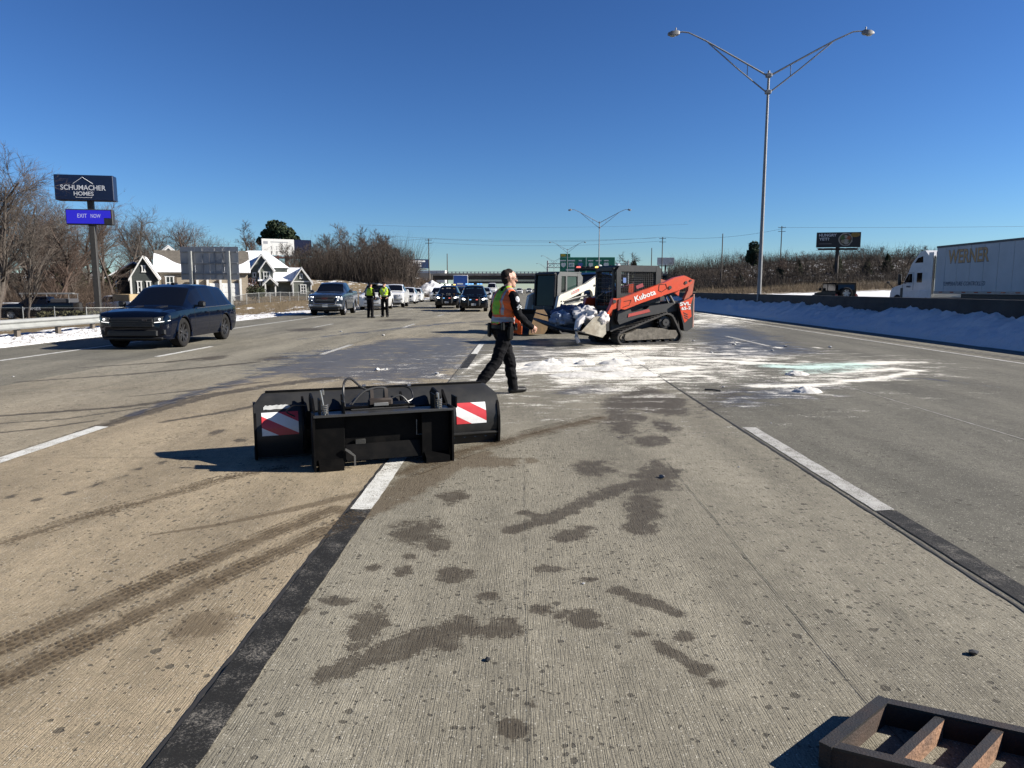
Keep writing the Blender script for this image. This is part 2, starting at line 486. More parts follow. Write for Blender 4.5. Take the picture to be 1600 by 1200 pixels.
def stain_fields(X, Y):
    F = {k: np.full(X.shape, -3.0) for k in 'wgmpc'}
    for ch, ty, d, s in STAINS:
        if ty == 'e':
            cx, cy, rx, ry = d
            v = s - np.hypot((X - cx) / (rx * 1.15), (Y - cy) / (ry * 1.15))
        elif ty == 's':
            v = np.full(X.shape, -3.0); wf = 2.3 if ch in 'pc' else 1.3
            for (x0, y0, w0), (x1, y1, w1) in zip(d[:-1], d[1:]):
                dx, dy = x1 - x0, y1 - y0
                t = np.clip(((X - x0) * dx + (Y - y0) * dy) / (dx * dx + dy * dy), 0, 1)
                w = w0 + (w1 - w0) * t
                v = np.maximum(v, s - np.hypot(X - x0 - dx * t, Y - y0 - dy * t) / (w * wf))
        else:
            pts, k = d[:-1], d[-1]
            ins = np.zeros(X.shape, bool); dist = np.full(X.shape, 1e9)
            for i in range(len(pts)):
                (x0, y0), (x1, y1) = pts[i], pts[(i + 1) % len(pts)]
                dx, dy = x1 - x0, y1 - y0
                t = np.clip(((X - x0) * dx + (Y - y0) * dy) / (dx * dx + dy * dy), 0, 1)
                dist = np.minimum(dist, np.hypot(X - x0 - dx * t, Y - y0 - dy * t))
                c = ((y0 > Y) != (y1 > Y)) & (X < dx * (Y - y0) / (dy if abs(dy) > 1e-9 else 1e-9) + x0)
                ins ^= c
            v = np.where(ins, dist, -dist) / k
            v = np.clip(v, -3, 1) * s
        F[ch] = np.maximum(F[ch], v)
    return F

def node(nt, typ, **kw):
    n = nt.nodes.new(typ)
    for k, v in kw.items():
        setattr(n, k, v)
    return n
def math_(nt, op, a, b=None, clamp=False):
    n = nt.nodes.new('ShaderNodeMath'); n.operation = op; n.use_clamp = clamp
    for i, v in enumerate((a, b)):
        if v is None: continue
        if isinstance(v, (int, float)): n.inputs[i].default_value = v
        else: nt.links.new(v, n.inputs[i])
    return n.outputs[0]
def mix_(nt, fac, a, b):
    n = nt.nodes.new('ShaderNodeMix'); n.data_type = 'RGBA'
    for i, v in ((0, fac), (6, a), (7, b)):
        if isinstance(v, (int, float)): n.inputs[i].default_value = v
        elif isinstance(v, tuple): n.inputs[i].default_value = (*v, 1)
        else: nt.links.new(v, n.inputs[i])
    return n.outputs[2]
def noise_(nt, vec, scale, detail=4, rough=.5, dim='3D'):
    n = nt.nodes.new('ShaderNodeTexNoise'); n.inputs['Scale'].default_value = scale
    n.inputs['Detail'].default_value = detail; n.inputs['Roughness'].default_value = rough
    nt.links.new(vec, n.inputs['Vector']); return n.outputs['Fac']
def ramp_(nt, v, a, b, lo=0.0, hi=1.0, smooth=True):
    n = nt.nodes.new('ShaderNodeMapRange'); n.interpolation_type = 'SMOOTHSTEP' if smooth else 'LINEAR'
    n.inputs[1].default_value = a; n.inputs[2].default_value = b; n.inputs[3].default_value = lo; n.inputs[4].default_value = hi
    nt.links.new(v, n.inputs[0]); return n.outputs[0]

def road_material():
    m = bpy.data.materials.new('concrete_pavement'); m.use_nodes = True
    nt = m.node_tree; b = nt.nodes['Principled BSDF']
    geo = node(nt, 'ShaderNodeNewGeometry'); pos = geo.outputs['Position']
    def att(k):
        a = node(nt, 'ShaderNodeAttribute', attribute_name=k); return a.outputs['Fac']
    tone = att('tone')
    cr = node(nt, 'ShaderNodeValToRGB'); nt.links.new(tone, cr.inputs[0])
    e = cr.color_ramp.elements
    e[0].position = 0; e[0].color = (.255, .207, .138, 1)
    e[1].position = 1; e[1].color = (.080, .077, .063, 1)
    for p, c in ((.3, (.198, .181, .139)), (.6, (.122, .115, .092))):
        k = e.new(p); k.color = (*c, 1)
    # long soft blotches along the traffic direction
    mp = node(nt, 'ShaderNodeMapping'); mp.inputs['Scale'].default_value = (1.0, .18, 1); nt.links.new(pos, mp.inputs[0])
    big = ramp_(nt, noise_(nt, mp.outputs[0], 1.3, 5, .6), .3, .7, .74, 1.16)
    med = ramp_(nt, noise_(nt, pos, 7, 5, .65), .25, .75, .86, 1.12)
    fine = ramp_(nt, noise_(nt, pos, 140, 4, .8), .3, .7, .66, 1.3)
    c = node(nt, 'ShaderNodeVectorMath', operation='SCALE'); nt.links.new(cr.outputs[0], c.inputs[0])
    nt.links.new(math_(nt, 'MULTIPLY', math_(nt, 'MULTIPLY', big, med), fine), c.inputs['Scale'])
    col = c.outputs[0]
    # worn aggregate: pale stones and dark pits
    vo = node(nt, 'ShaderNodeTexVoronoi', feature='F1'); vo.inputs['Scale'].default_value = 95; nt.links.new(pos, vo.inputs['Vector'])
    sep = node(nt, 'ShaderNodeSeparateColor'); nt.links.new(vo.outputs['Color'], sep.inputs[0])
    lightst = math_(nt, 'MULTIPLY', ramp_(nt, sep.outputs[0], .78, .8), ramp_(nt, vo.outputs['Distance'], .42, .25))
    col = mix_(nt, math_(nt, 'MULTIPLY', lightst, .6), col, (.42, .40, .34))
    darkst = math_(nt, 'MULTIPLY', ramp_(nt, sep.outputs[1], .74, .76), ramp_(nt, vo.outputs['Distance'], .5, .3))
    col = mix_(nt, math_(nt, 'MULTIPLY', darkst, ramp_(nt, tone, .2, .9, .5, .85)), col, (.04, .037, .03))
    # pop-outs: dark oval spots 1 to 3 cm, unevenly spread
    wob = node(nt, 'ShaderNodeVectorMath', operation='ADD'); nt.links.new(pos, wob.inputs[0])
    nw = node(nt, 'ShaderNodeTexNoise'); nw.inputs['Scale'].default_value = 45; nt.links.new(pos, nw.inputs['Vector'])
    sc = node(nt, 'ShaderNodeVectorMath', operation='SCALE'); sc.inputs['Scale'].default_value = .022; nt.links.new(nw.outputs['Color'], sc.inputs[0])
    nt.links.new(sc.outputs[0], wob.inputs[1])
    v2 = node(nt, 'ShaderNodeTexVoronoi', feature='F1'); v2.inputs['Scale'].default_value = 16; nt.links.new(wob.outputs[0], v2.inputs['Vector'])
    s2 = node(nt, 'ShaderNodeSeparateColor'); nt.links.new(v2.outputs['Color'], s2.inputs[0])
    rad = math_(nt, 'MULTIPLY', math_(nt, 'MULTIPLY', ramp_(nt, s2.outputs[0], .5, 1.0, 0, .32, False), ramp_(nt, s2.outputs[1], 0, 1, .5, 1.2, False)), ramp_(nt, noise_(nt, pos, 1.1, 3), .35, .62, .5, 1.2))
    spot = ramp_(nt, math_(nt, 'SUBTRACT', rad, v2.outputs['Distance']), -.03, .05)
    v3 = node(nt, 'ShaderNodeTexVoronoi', feature='F1'); v3.inputs['Scale'].default_value = 31; nt.links.new(wob.outputs[0], v3.inputs['Vector'])
    s3 = node(nt, 'ShaderNodeSeparateColor'); nt.links.new(v3.outputs['Color'], s3.inputs[0])
    r3 = math_(nt, 'MULTIPLY', ramp_(nt, s3.outputs[0], .35, 1.0, 0, .34, False), ramp_(nt, noise_(nt, pos, .7, 4, .6), .38, .6, .55, 1.25))
    spot = math_(nt, 'MAXIMUM', spot, ramp_(nt, math_(nt, 'SUBTRACT', r3, v3.outputs['Distance']), -.04, .06))
    col = mix_(nt, math_(nt, 'MULTIPLY', spot, .78), col, (.045, .04, .031))
    # open texture of the darker lanes
    pit = math_(nt, 'MULTIPLY', ramp_(nt, noise_(nt, pos, 34, 6, .8), .44, .36), ramp_(nt, tone, .3, .75, .12, .62))
    col = mix_(nt, pit, col, (.035, .033, .026))
    # longitudinal tining
    mpt = node(nt, 'ShaderNodeMapping'); mpt.inputs['Scale'].default_value = (190, 7, 1); nt.links.new(pos, mpt.inputs[0])
    groove = noise_(nt, mpt.outputs[0], 1.0, 2, .5)
    tined = ramp_(nt, tone, .45, .55, 1, .25)
    tin = math_(nt, 'MULTIPLY', ramp_(nt, groove, .38, .55, 1, 0), tined)
    col = mix_(nt, math_(nt, 'MULTIPLY', tin, .2), col, (.04, .036, .028))
    # a few deeper drag lines
    mp2 = node(nt, 'ShaderNodeMapping'); mp2.inputs['Scale'].default_value = (9, .05, 1); nt.links.new(pos, mp2.inputs[0])
    drag = ramp_(nt, noise_(nt, mp2.outputs[0], 2.2, 6, .75), .60, .72)
    col = mix_(nt, math_(nt, 'MULTIPLY', drag, .14), col, (.075, .068, .052))
    # damp, mud, powder
    n_edge = math_(nt, 'ADD', math_(nt, 'MULTIPLY', math_(nt, 'SUBTRACT', noise_(nt, pos, 6.5, 10, .72), .5), 3.4), math_(nt, 'MULTIPLY', math_(nt, 'SUBTRACT', noise_(nt, pos, 60, 4, .7), .5), 1.5))
    mps = node(nt, 'ShaderNodeMapping'); mps.inputs['Scale'].default_value = (.75, 1.7, 1); nt.links.new(pos, mps.inputs[0])
    n_str = math_(nt, 'MULTIPLY', math_(nt, 'SUBTRACT', noise_(nt, mps.outputs[0], 1.5, 10, .75), .5), 5.5)
    wet = ramp_(nt, math_(nt, 'ADD', att('wet'), n_edge), .12, .26)
    wet = math_(nt, 'MULTIPLY', wet, ramp_(nt, noise_(nt, pos, 12, 6, .7), .3, .55, .72, 1))
    col = mix_(nt, math_(nt, 'MAXIMUM', math_(nt, 'MULTIPLY', wet, .84), math_(nt, 'MULTIPLY', ramp_(nt, math_(nt, 'ADD', att('wet'), math_(nt, 'MULTIPLY', n_edge, .8)), -.35, .35), .2)), col, (.044, .035, .023))
    glo = ramp_(nt, math_(nt, 'ADD', att('gloss'), math_(nt, 'ADD', math_(nt, 'MULTIPLY', n_str, 1.15), math_(nt, 'MULTIPLY', n_edge, .35))), .05, .75)
    col = mix_(nt, math_(nt, 'MULTIPLY', glo, .68), col, (.035, .033, .034))
    mud = ramp_(nt, math_(nt, 'ADD', att('mud'), math_(nt, 'MULTIPLY', n_edge, .5)), .1, .45)
    col = mix_(nt, math_(nt, 'MULTIPLY', mud, .66), col, (.07, .05, .029))
    pn = math_(nt, 'ADD', math_(nt, 'MULTIPLY', n_str, .95), math_(nt, 'MULTIPLY', math_(nt, 'SUBTRACT', noise_(nt, pos, 38, 8, .85), .5), 4.5))
    pw = ramp_(nt, math_(nt, 'ADD', att('powder'), math_(nt, 'ADD', pn, math_(nt, 'MULTIPLY', n_edge, .45))), .12, .72)
    pc = mix_(nt, ramp_(nt, att('cyan'), .0, .7), (.62, .60, .54), (.44, .57, .52))
    col = mix_(nt, pw, col, pc)
    nt.links.new(col, b.inputs['Base Color'])
    r0 = ramp_(nt, wet, 0, 1, .86, .62)
    rg = node(nt, 'ShaderNodeMix'); nt.links.new(math_(nt, 'MULTIPLY', glo, math_(nt, 'SUBTRACT', 1.0, pw)), rg.inputs[0]); nt.links.new(r0, rg.inputs[2]); rg.inputs[3].default_value = .42
    nt.links.new(rg.outputs[0], b.inputs['Roughness'])
    b.inputs['Specular IOR Level'].default_value = .22
    hgt = math_(nt, 'SUBTRACT', math_(nt, 'MULTIPLY', noise_(nt, pos, 160, 4, .7), .5), math_(nt, 'ADD', math_(nt, 'MULTIPLY', tin, .28), math_(nt, 'MULTIPLY', spot, .5)))
    hgt = math_(nt, 'ADD', hgt, math_(nt, 'MULTIPLY', pw, 1.2))
    bp = node(nt, 'ShaderNodeBump'); bp.inputs['Distance'].default_value = .006
    nt.links.new(ramp_(nt, glo, 0, 1, .85, .12), bp.inputs['Strength'])
    nt.links.new(hgt, bp.inputs['Height']); nt.links.new(bp.outputs[0], b.inputs['Normal'])
    return m

M_ROAD = road_material()
M_JOINT = mat('joint_sealant', (.018, .017, .016), .8, var=.2)
M_ASPH = mat('shoulder_asphalt', (.085, .08, .072), .9, var=.25, scale=30, bump=.5, bscale=150)

LANES = [(-13.7, -11.2, .55), (-11.2, -8.35, .42), (-8.35, -4.76, .14), (-4.76, -1.225, .02), (-1.225, 2.44, .34), (2.44, 6.45, .78), (6.45, 10.5, .72), (10.5, 12.9, .48)]
JY = [-2.64, 1.93, 6.5, 11.07, 15.64, 20.21, 24.78, 29.35, 33.92, 38.49, 43.06]
# opposite carriageway, far carriageway, joint filler
mb = MB(); mb.add([(-13.7, -20, -.014), (12.9, -20, -.014), (12.9, 900, -.014), (-13.7, 900, -.014)], [(0, 1, 2, 3)])
ROAD = mb.build('road', M_JOINT); tag(ROAD, 'pale concrete carriageway with damp patches and worn lane stripes', None, None, 'structure')

def surf(X, Y, pw):
    p = np.clip(pw + .2, 0, 1.2)
    return .022 * p * (fbm(X * 3, Y * 3, 4, 3) - .25) * sstep(0, .5, p)
def slab(x0, x1, y0, y1, step, tone, g=.004):
    nx = max(2, int((x1 - x0) / step) + 1); ny = max(2, int((y1 - y0) / step) + 1)
    xs = np.linspace(x0 + g, x1 - g, nx); ys = np.linspace(y0 + g * .6, y1 - g * .6, ny)
    X, Y = np.meshgrid(xs, ys)
    F = stain_fields(X, Y)
    me = grid_mesh('slab', xs, ys, lambda a, b: np.maximum(surf(a, b, F['p']), 0), M_ROAD,
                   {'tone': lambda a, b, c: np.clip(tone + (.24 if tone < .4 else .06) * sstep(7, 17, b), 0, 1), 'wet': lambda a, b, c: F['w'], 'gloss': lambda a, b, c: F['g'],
                    'mud': lambda a, b, c: F['m'], 'powder': lambda a, b, c: F['p'], 'cyan': lambda a, b, c: F['c']})
    return obj('slab', me, ROAD)
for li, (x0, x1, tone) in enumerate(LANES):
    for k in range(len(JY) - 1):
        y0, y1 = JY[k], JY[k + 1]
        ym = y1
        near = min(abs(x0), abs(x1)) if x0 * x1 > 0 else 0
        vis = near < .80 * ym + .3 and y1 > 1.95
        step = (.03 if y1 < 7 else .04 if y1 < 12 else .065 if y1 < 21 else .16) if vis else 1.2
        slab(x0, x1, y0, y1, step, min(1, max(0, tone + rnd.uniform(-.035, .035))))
# far pavement, each lane one long strip
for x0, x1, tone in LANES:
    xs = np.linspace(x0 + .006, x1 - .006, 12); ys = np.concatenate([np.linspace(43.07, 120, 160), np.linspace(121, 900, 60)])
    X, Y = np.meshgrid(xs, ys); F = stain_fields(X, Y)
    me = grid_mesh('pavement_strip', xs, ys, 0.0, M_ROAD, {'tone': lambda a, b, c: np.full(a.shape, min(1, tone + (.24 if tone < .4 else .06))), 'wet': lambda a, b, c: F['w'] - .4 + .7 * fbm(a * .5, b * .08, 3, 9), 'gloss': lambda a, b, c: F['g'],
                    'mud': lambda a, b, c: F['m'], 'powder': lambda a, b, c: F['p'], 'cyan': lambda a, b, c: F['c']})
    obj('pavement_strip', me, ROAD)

def paint_material(name, col, wear, chips=(.3, .27, .21), rough=.6):
    m = bpy.data.materials.new(name); m.use_nodes = True
    nt = m.node_tree; b = nt.nodes['Principled BSDF']
    geo = node(nt, 'ShaderNodeNewGeometry'); pos = geo.outputs['Position']
    n = math_(nt, 'ADD', math_(nt, 'MULTIPLY', noise_(nt, pos, 110, 6, .85), .72), math_(nt, 'MULTIPLY', noise_(nt, pos, 6, 4, .6), .28))
    f = ramp_(nt, n, wear, wear + .07)
    base = mix_(nt, noise_(nt, pos, 25, 4), tuple(v * .75 for v in col), tuple(min(1, v * 1.2) for v in col))
    c = mix_(nt, f, base, chips)
    nt.links.new(c, b.inputs['Base Color']); b.inputs['Roughness'].default_value = rough; b.inputs['Specular IOR Level'].default_value = .2
    bp = node(nt, 'ShaderNodeBump'); bp.inputs['Strength'].default_value = .5; bp.inputs['Distance'].default_value = .004
    nt.links.new(math_(nt, 'SUBTRACT', noise_(nt, pos, 120, 3), f), bp.inputs['Height']); nt.links.new(bp.outputs[0], b.inputs['Normal'])
    return m
M_STRIPE = paint_material('road_paint_white', (.50, .50, .47), .50, (.2, .18, .14))
M_STRIPE_DIM = paint_material('road_paint_worn', (.36, .355, .33), .485, (.14, .13, .11))
M_BLACK = paint_material('road_paint_black', (.014, .0135, .012), .512, (.17, .155, .13), .75)

def stripe(x, y0, y1, w, m, name='lane_stripe', skew=0.0):
    """painted stripe with slightly ragged edges, 4 mm above the slab"""
    n = max(2, int(abs(y1 - y0) / .12)); b = MB(); vs = []
    for k in range(n + 1):
        y = y0 + (y1 - y0) * k / n
        for sx in (-1, 1):
            vs.append((x + sx * (w / 2 + rnd.uniform(-.004, .004)) + skew * (y - y0), y + (rnd.uniform(-.03, .03) if k in (0, n) else 0), .006 if w < .1 else .005))
    b.add(vs, [(2 * k, 2 * k + 1, 2 * k + 3, 2 * k + 2) for k in range(n)])
    return b.build(name, m, ROAD, smooth=0)
# left stripe of the middle lane: white then its black contrast tail
stripe(-1.135, 4.93, 8.0, .155, M_STRIPE); stripe(-1.135, 1.0, 4.925, .155, M_BLACK)
stripe(-1.13, 17.2, 20.2, .15, M_STRIPE); stripe(-1.13, 14.1, 17.15, .15, M_BLACK)
stripe(2.56, 4.98, 8.05, .15, M_STRIPE_DIM); stripe(2.56, 1.5, 4.975, .15, M_BLACK)
stripe(-4.74, 4.9, 7.98, .16, M_STRIPE); stripe(-4.74, 1.9, 4.88, .15, M_BLACK)
stripe(-8.36, 16.4, 19.4, .15, M_STRIPE); stripe(-4.74, 17, 20.1, .15, M_STRIPE_DIM)
for y in range(29, 420, 12):
    for x in (-8.36, -4.74, -1.13, 2.56, 6.7):
        stripe(x, y, y + 3.05, .15, M_STRIPE_DIM)
stripe(6.72, 19.6, 23.8, .13, M_STRIPE_DIM)
stripe(-11.3, -5, 400, .13, M_STRIPE); stripe(10.45, -5, 400, .13, M_STRIPE_DIM)
# rumble strip along the median shoulder
mb = MB()
for k in range(190):
    y = 8 + k * .32
    mb.add([(10.85, y, .006), (11.2, y, .006), (11.2, y + .16, .006), (10.85, y + .16, .006)], [(0, 1, 2, 3)])
o = mb.build('rumble_strip', M_ASPH, ROAD, smooth=0); tag(o, kind='stuff')
# sawn joints and the raised lip of the sealed joint
def seam(x, y0, y1, w=.012, m=None):
    b = MB(); vs = []; n = int((y1 - y0) / .08)
    for k in range(n + 1):
        y = y0 + (y1 - y0) * k / n; ww = w * rnd.uniform(.5, 1.5); xx = x + rnd.uniform(-.003, .003)
        vs += [(xx - ww / 2, y, .0045), (xx + ww / 2, y, .0045)]
    b.add(vs, [(2 * k, 2 * k + 1, 2 * k + 3, 2 * k + 2) for k in range(n)])
    return b.build('joint_seam', m or M_JOINT, ROAD, smooth=0)
seam(-1.225, 1, 22, .015); seam(2.44, 1.5, 30, .02); seam(1.31, 1.5, 6.5, .0035); seam(.03, 1.5, 6.5, .0018); seam(-4.85, 3, 20, .008); seam(5.2, 5, 16, .012, M_STRIPE_DIM)
mb = MB(); mb.add([(15.2, -20, -.004), (31.0, -20, -.004), (31.0, 900, -.004), (15.2, 900, -.004)], [(0, 1, 2, 3)])
o = mb.build('opposite_carriageway', M_ASPH); tag(o, 'dark far carriageway beyond the concrete median barrier', None, None, 'structure')

# muddy tread prints left by tyres: rows of small angled blocks
TRACKS = [
  [(-2.169, 2.508), (-2.043, 2.754), (-1.905, 3.066), (-1.668, 3.636), (-1.41, 4.177), (-1.082, 4.866)] ,
  [(-2.41, 2.631), (-2.287, 2.87), (-2.154, 3.172), (-1.915, 3.746), (-1.653, 4.293), (-1.326, 4.982)] ,
  [(-3.19, 4.22), (-3.007, 4.693), (-2.666, 5.312), (-2.417, 5.825), (-2.042, 6.156)] ,
  [(-0.964, 5.9), (-0.499, 6.748), (0.183, 7.584), (1.036, 8.611)] ,
  [(-1.113, 5.982), (-0.64, 6.844), (0.052, 7.692), (0.905, 8.719)] ,
]
M_TREAD = bpy.data.materials.new('tread_mud'); M_TREAD.use_nodes = True
_nt = M_TREAD.node_tree; _b = _nt.nodes['Principled BSDF']; _g = node(_nt, 'ShaderNodeNewGeometry')
_b.inputs['Roughness'].default_value = .9; _b.inputs['Specular IOR Level'].default_value = .15; _b.inputs['Base Color'].default_value = (.075, .054, .032, 1)
_tr = node(_nt, 'ShaderNodeBsdfTransparent'); _mx = node(_nt, 'ShaderNodeMixShader')
_nt.links.new(math_(_nt, 'MULTIPLY', ramp_(_nt, noise_(_nt, _g.outputs['Position'], 2.2, 5, .6), .33, .6, .15, .8), ramp_(_nt, noise_(_nt, _g.outputs['Position'], 90, 4, .7), .35, .6, .35, 1)), _mx.inputs[0])
_nt.links.new(_tr.outputs[0], _mx.inputs[1]); _nt.links.new(_b.outputs[0], _mx.inputs[2]); _nt.links.new(_mx.outputs[0], _nt.nodes['Material Output'].inputs[0])
for tk, P in enumerate(TRACKS):
    P = [Vector((p[0], p[1], 0)) for p in P]; pts = []
    for a, c in zip(P[:-1], P[1:]):
        n = max(1, int((c - a).length / .034))
        pts += [(a.lerp(c, k / n), (c - a).normalized()) for k in range(n)]
    b = MB()
    for k, (p, d) in enumerate(pts):
        q = Vector((-d.y, d.x, 0))
        for row in range(6):
            if rnd.random() < .12: continue
            o_ = (row - 2.5) * .036; sk = .012 * (-1) ** row
            c0 = p + q * o_ + d * (.010 * (row % 2)); w, l = .013, .011
            b.add([(c0 - d * l - q * w + d * sk * .5) + Vector((0, 0, .0055)), (c0 + d * l - q * w + d * sk * .5) + Vector((0, 0, .0055)), (c0 + d * l + q * w - d * sk * .5) + Vector((0, 0, .0055)), (c0 - d * l + q * w - d * sk * .5) + Vector((0, 0, .0055))], [(0, 1, 2, 3)])
    tag(b.build('tyre_print', M_TREAD, ROAD, smooth=0, merge=False), kind='stuff')
# ------------------------------------------------------------------ terrain, snow, barriers
def land_material(name, grass_a, grass_b, snow_bias):
    m = bpy.data.materials.new(name); m.use_nodes = True
    nt = m.node_tree; b = nt.nodes['Principled BSDF']
    geo = node(nt, 'ShaderNodeNewGeometry'); pos = geo.outputs['Position']
    a = node(nt, 'ShaderNodeAttribute', attribute_name='snow').outputs['Fac']
    mp = node(nt, 'ShaderNodeMapping'); mp.inputs['Scale'].default_value = (1, .45, 1); nt.links.new(pos, mp.inputs[0])
    n1 = noise_(nt, mp.outputs[0], .55, 8, .7); n2 = noise_(nt, pos, 9, 6, .75)
    g = mix_(nt, ramp_(nt, n2, .3, .7), grass_a, grass_b)
    lit = node(nt, 'ShaderNodeAttribute', attribute_name='litter').outputs['Fac']
    g = mix_(nt, lit, g, mix_(nt, n2, (.030, .022, .015), (.062, .046, .03)))
    f = ramp_(nt, math_(nt, 'ADD', math_(nt, 'ADD', a, math_(nt, 'MULTIPLY', math_(nt, 'SUBTRACT', n1, .5), 3.2)), math_(nt, 'MULTIPLY', math_(nt, 'SUBTRACT', n2, .5), .9)), .42 - snow_bias, .62 - snow_bias)
    nt.links.new(mix_(nt, f, g, (.64, .65, .66)), b.inputs['Base Color'])
    b.inputs['Roughness'].default_value = .85; b.inputs['Specular IOR Level'].default_value = .2
    bp = node(nt, 'ShaderNodeBump'); bp.inputs['Strength'].default_value = .8; bp.inputs['Distance'].default_value = .06
    nt.links.new(math_(nt, 'ADD', n2, math_(nt, 'MULTIPLY', noise_(nt, pos, 40, 4, .7), .4)), bp.inputs['Height']); nt.links.new(bp.outputs[0], b.inputs['Normal'])
    return m
M_LAND = land_material('winter_grass', (.165, .125, .068), (.095, .07, .04), 0)
M_LANDR = land_material('winter_field', (.15, .115, .068), (.085, .064, .038), 0)

def gl(X, Y):
    dip = -.95 * sstep(-16, -27, X) * sstep(88, 66, Y)
    z = -.04 - .12 * sstep(-13.7, -16.5, X) + dip + .12 * (fbm(X * .25, Y * .25, 3, 5) - .5)
    z = z + .8 * sstep(-20, -45, X) * sstep(105, 140, Y)
    z = z + 7.0 * sstep(-31, -46, X) * sstep(250, 292, Y) * sstep(345, 305, Y)
    z = z + 2.6 * sstep(-19, -32, X) * sstep(135, 165, Y) * sstep(300, 240, Y) * (.6 + .8 * fbm(X * .12, Y * .06, 3, 8))
    return z
def snow_l(X, Y, Z):
    s = .42 * sstep(-20.5, -17.0, X) * sstep(-13.2, -14.6, X) + .20
    s = s + .3 * sstep(40, 30, Y) * sstep(-30, -40, X) + .22 * sstep(140, 160, Y) * sstep(-19, -24, X)
    return s - .12 * sstep(-24, -30, X) * sstep(60, 100, Y)
xs = np.concatenate([np.linspace(-13.69, -24, 46), np.linspace(-24.6, -60, 50), np.linspace(-63, -260, 40)])[::-1]
ys = np.concatenate([np.linspace(-25, 12, 14), np.linspace(13, 60, 100), np.linspace(61, 340, 140), np.linspace(350, 700, 20)])
o = obj('left_verge', grid_mesh('left_verge', xs, ys, gl, M_LAND, {'snow': snow_l, 'litter': lambda X, Y, Z: np.maximum(sstep(-45, -52, X + 0 * Y) * sstep(60, 68, Y), sstep(158, 172, Y) * sstep(-26, -34, X))})); tag(o, 'tan winter verge with thin snow left of the carriageway', None, None, 'structure')
def gr(X, Y):
    z = -.05 + .038 * np.maximum(X - 33, 0) * sstep(20, 90, Y) * (1 - .55 * sstep(60, 200, X)) + .25 * (fbm(X * .1, Y * .1, 3, 2) - .5) * sstep(31, 40, X)
    z = z + 7.0 * sstep(46, 64, X) * sstep(245, 292, Y) * sstep(360, 310, Y)
    z = z + 3.4 * sstep(55, 130, X) * sstep(175, 300, Y)
    return z
def snow_r(X, Y, Z):
    return .95 * sstep(165, 130, Y + (X - 31) * .35) * sstep(31, 33, X) + .22 * sstep(190, 230, Y) * sstep(60, 90, X) + .02
xs = np.concatenate([np.linspace(31.01, 60, 50), np.linspace(61, 420, 90)])
ys = np.concatenate([np.linspace(-25, 30, 14), np.linspace(32, 160, 110), np.linspace(163, 420, 90), np.linspace(430, 800, 20)])
o = obj('right_field', grid_mesh('right_field', xs, ys, gr, M_LANDR, {'snow': snow_r, 'litter': lambda X, Y, Z: sstep(205, 228, Y)})); tag(o, 'snowy and brown field rising right of the far carriageway', None, None, 'structure')
mb = MB(); mb.add([(-3500, -300, -2.2), (3500, -300, -2.2), (3500, 4500, -2.2), (-3500, 4500, -2.2)], [(0, 1, 2, 3)])
o = mb.build('ground', mat('far_ground', (.10, .085, .06), .95, var=.3, scale=.02)); tag(o, 'brown winter ground reaching the horizon', None, None, 'structure')
mb = MB(); mb.add([(12.9, -20, -.006), (15.2, -20, -.006), (15.2, 900, -.006), (12.9, 900, -.006)], [(0, 1, 2, 3)])
o = mb.build('median', M_ASPH); tag(o, 'narrow dark median strip under the concrete barrier', None, None, 'structure')

def snow_material(name, dirt, col=(.62, .63, .65)):
    m = bpy.data.materials.new(name); m.use_nodes = True
    nt = m.node_tree; b = nt.nodes['Principled BSDF']
    geo = node(nt, 'ShaderNodeNewGeometry'); pos = geo.outputs['Position']
    f = math_(nt, 'MULTIPLY', ramp_(nt, noise_(nt, pos, 11, 10, .85), .62 - .17 * dirt, .74 - .17 * dirt), dirt)
    nt.links.new(mix_(nt, f, col, (.09, .07, .05)), b.inputs['Base Color'])
    b.inputs['Roughness'].default_value = .75; b.inputs['Specular IOR Level'].default_value = .25
    bp = node(nt, 'ShaderNodeBump'); bp.inputs['Strength'].default_value = .7; bp.inputs['Distance'].default_value = .03
    nt.links.new(math_(nt, 'ADD', noise_(nt, pos, 10, 6, .7), math_(nt, 'MULTIPLY', noise_(nt, pos, 45, 4, .7), .3)), bp.inputs['Height']); nt.links.new(bp.outputs[0], b.inputs['Normal'])
    return m
M_SNOW = snow_material('ploughed_snow', .5, (.55, .55, .56)); M_SNOWD = snow_material('dirty_snow', .95); M_ROOFSNOW = snow_material('roof_snow', .03, (.66, .67, .69))

def bank_r(X, Y):
    edge = 12.42 + .12 * (fbm(Y * .9, X * 0, 3, 4) - .5)
    t = np.clip((X - edge) / (13.86 - edge), 0, 1)
    top = .70 + .24 * (fbm(Y * .35, Y * 0, 3, 6)) + .22 * (fbm(Y * 2.2, Y * 0 + 3, 3, 12) - .5)
    z = top * (t ** .72)
    z = z + sstep(0, .25, t) * (.16 * (fbm(X * 2.3, Y * 2.3, 4, 1) - .5) + .07 * (fbm(X * 8, Y * 8, 3, 2) - .5))
    return np.where(t <= 0, -.03, np.maximum(z * sstep(175, 120, Y), -.02))
xs = np.linspace(12.2, 13.87, 26); ys = np.concatenate([np.linspace(8, 40, 420), np.linspace(40.1, 180, 420)])
o = obj('snow_bank', grid_mesh('snow_bank', xs, ys, bank_r, M_SNOW)); tag(o, 'long ploughed bank of snow piled against the concrete median barrier', 'snow bank')
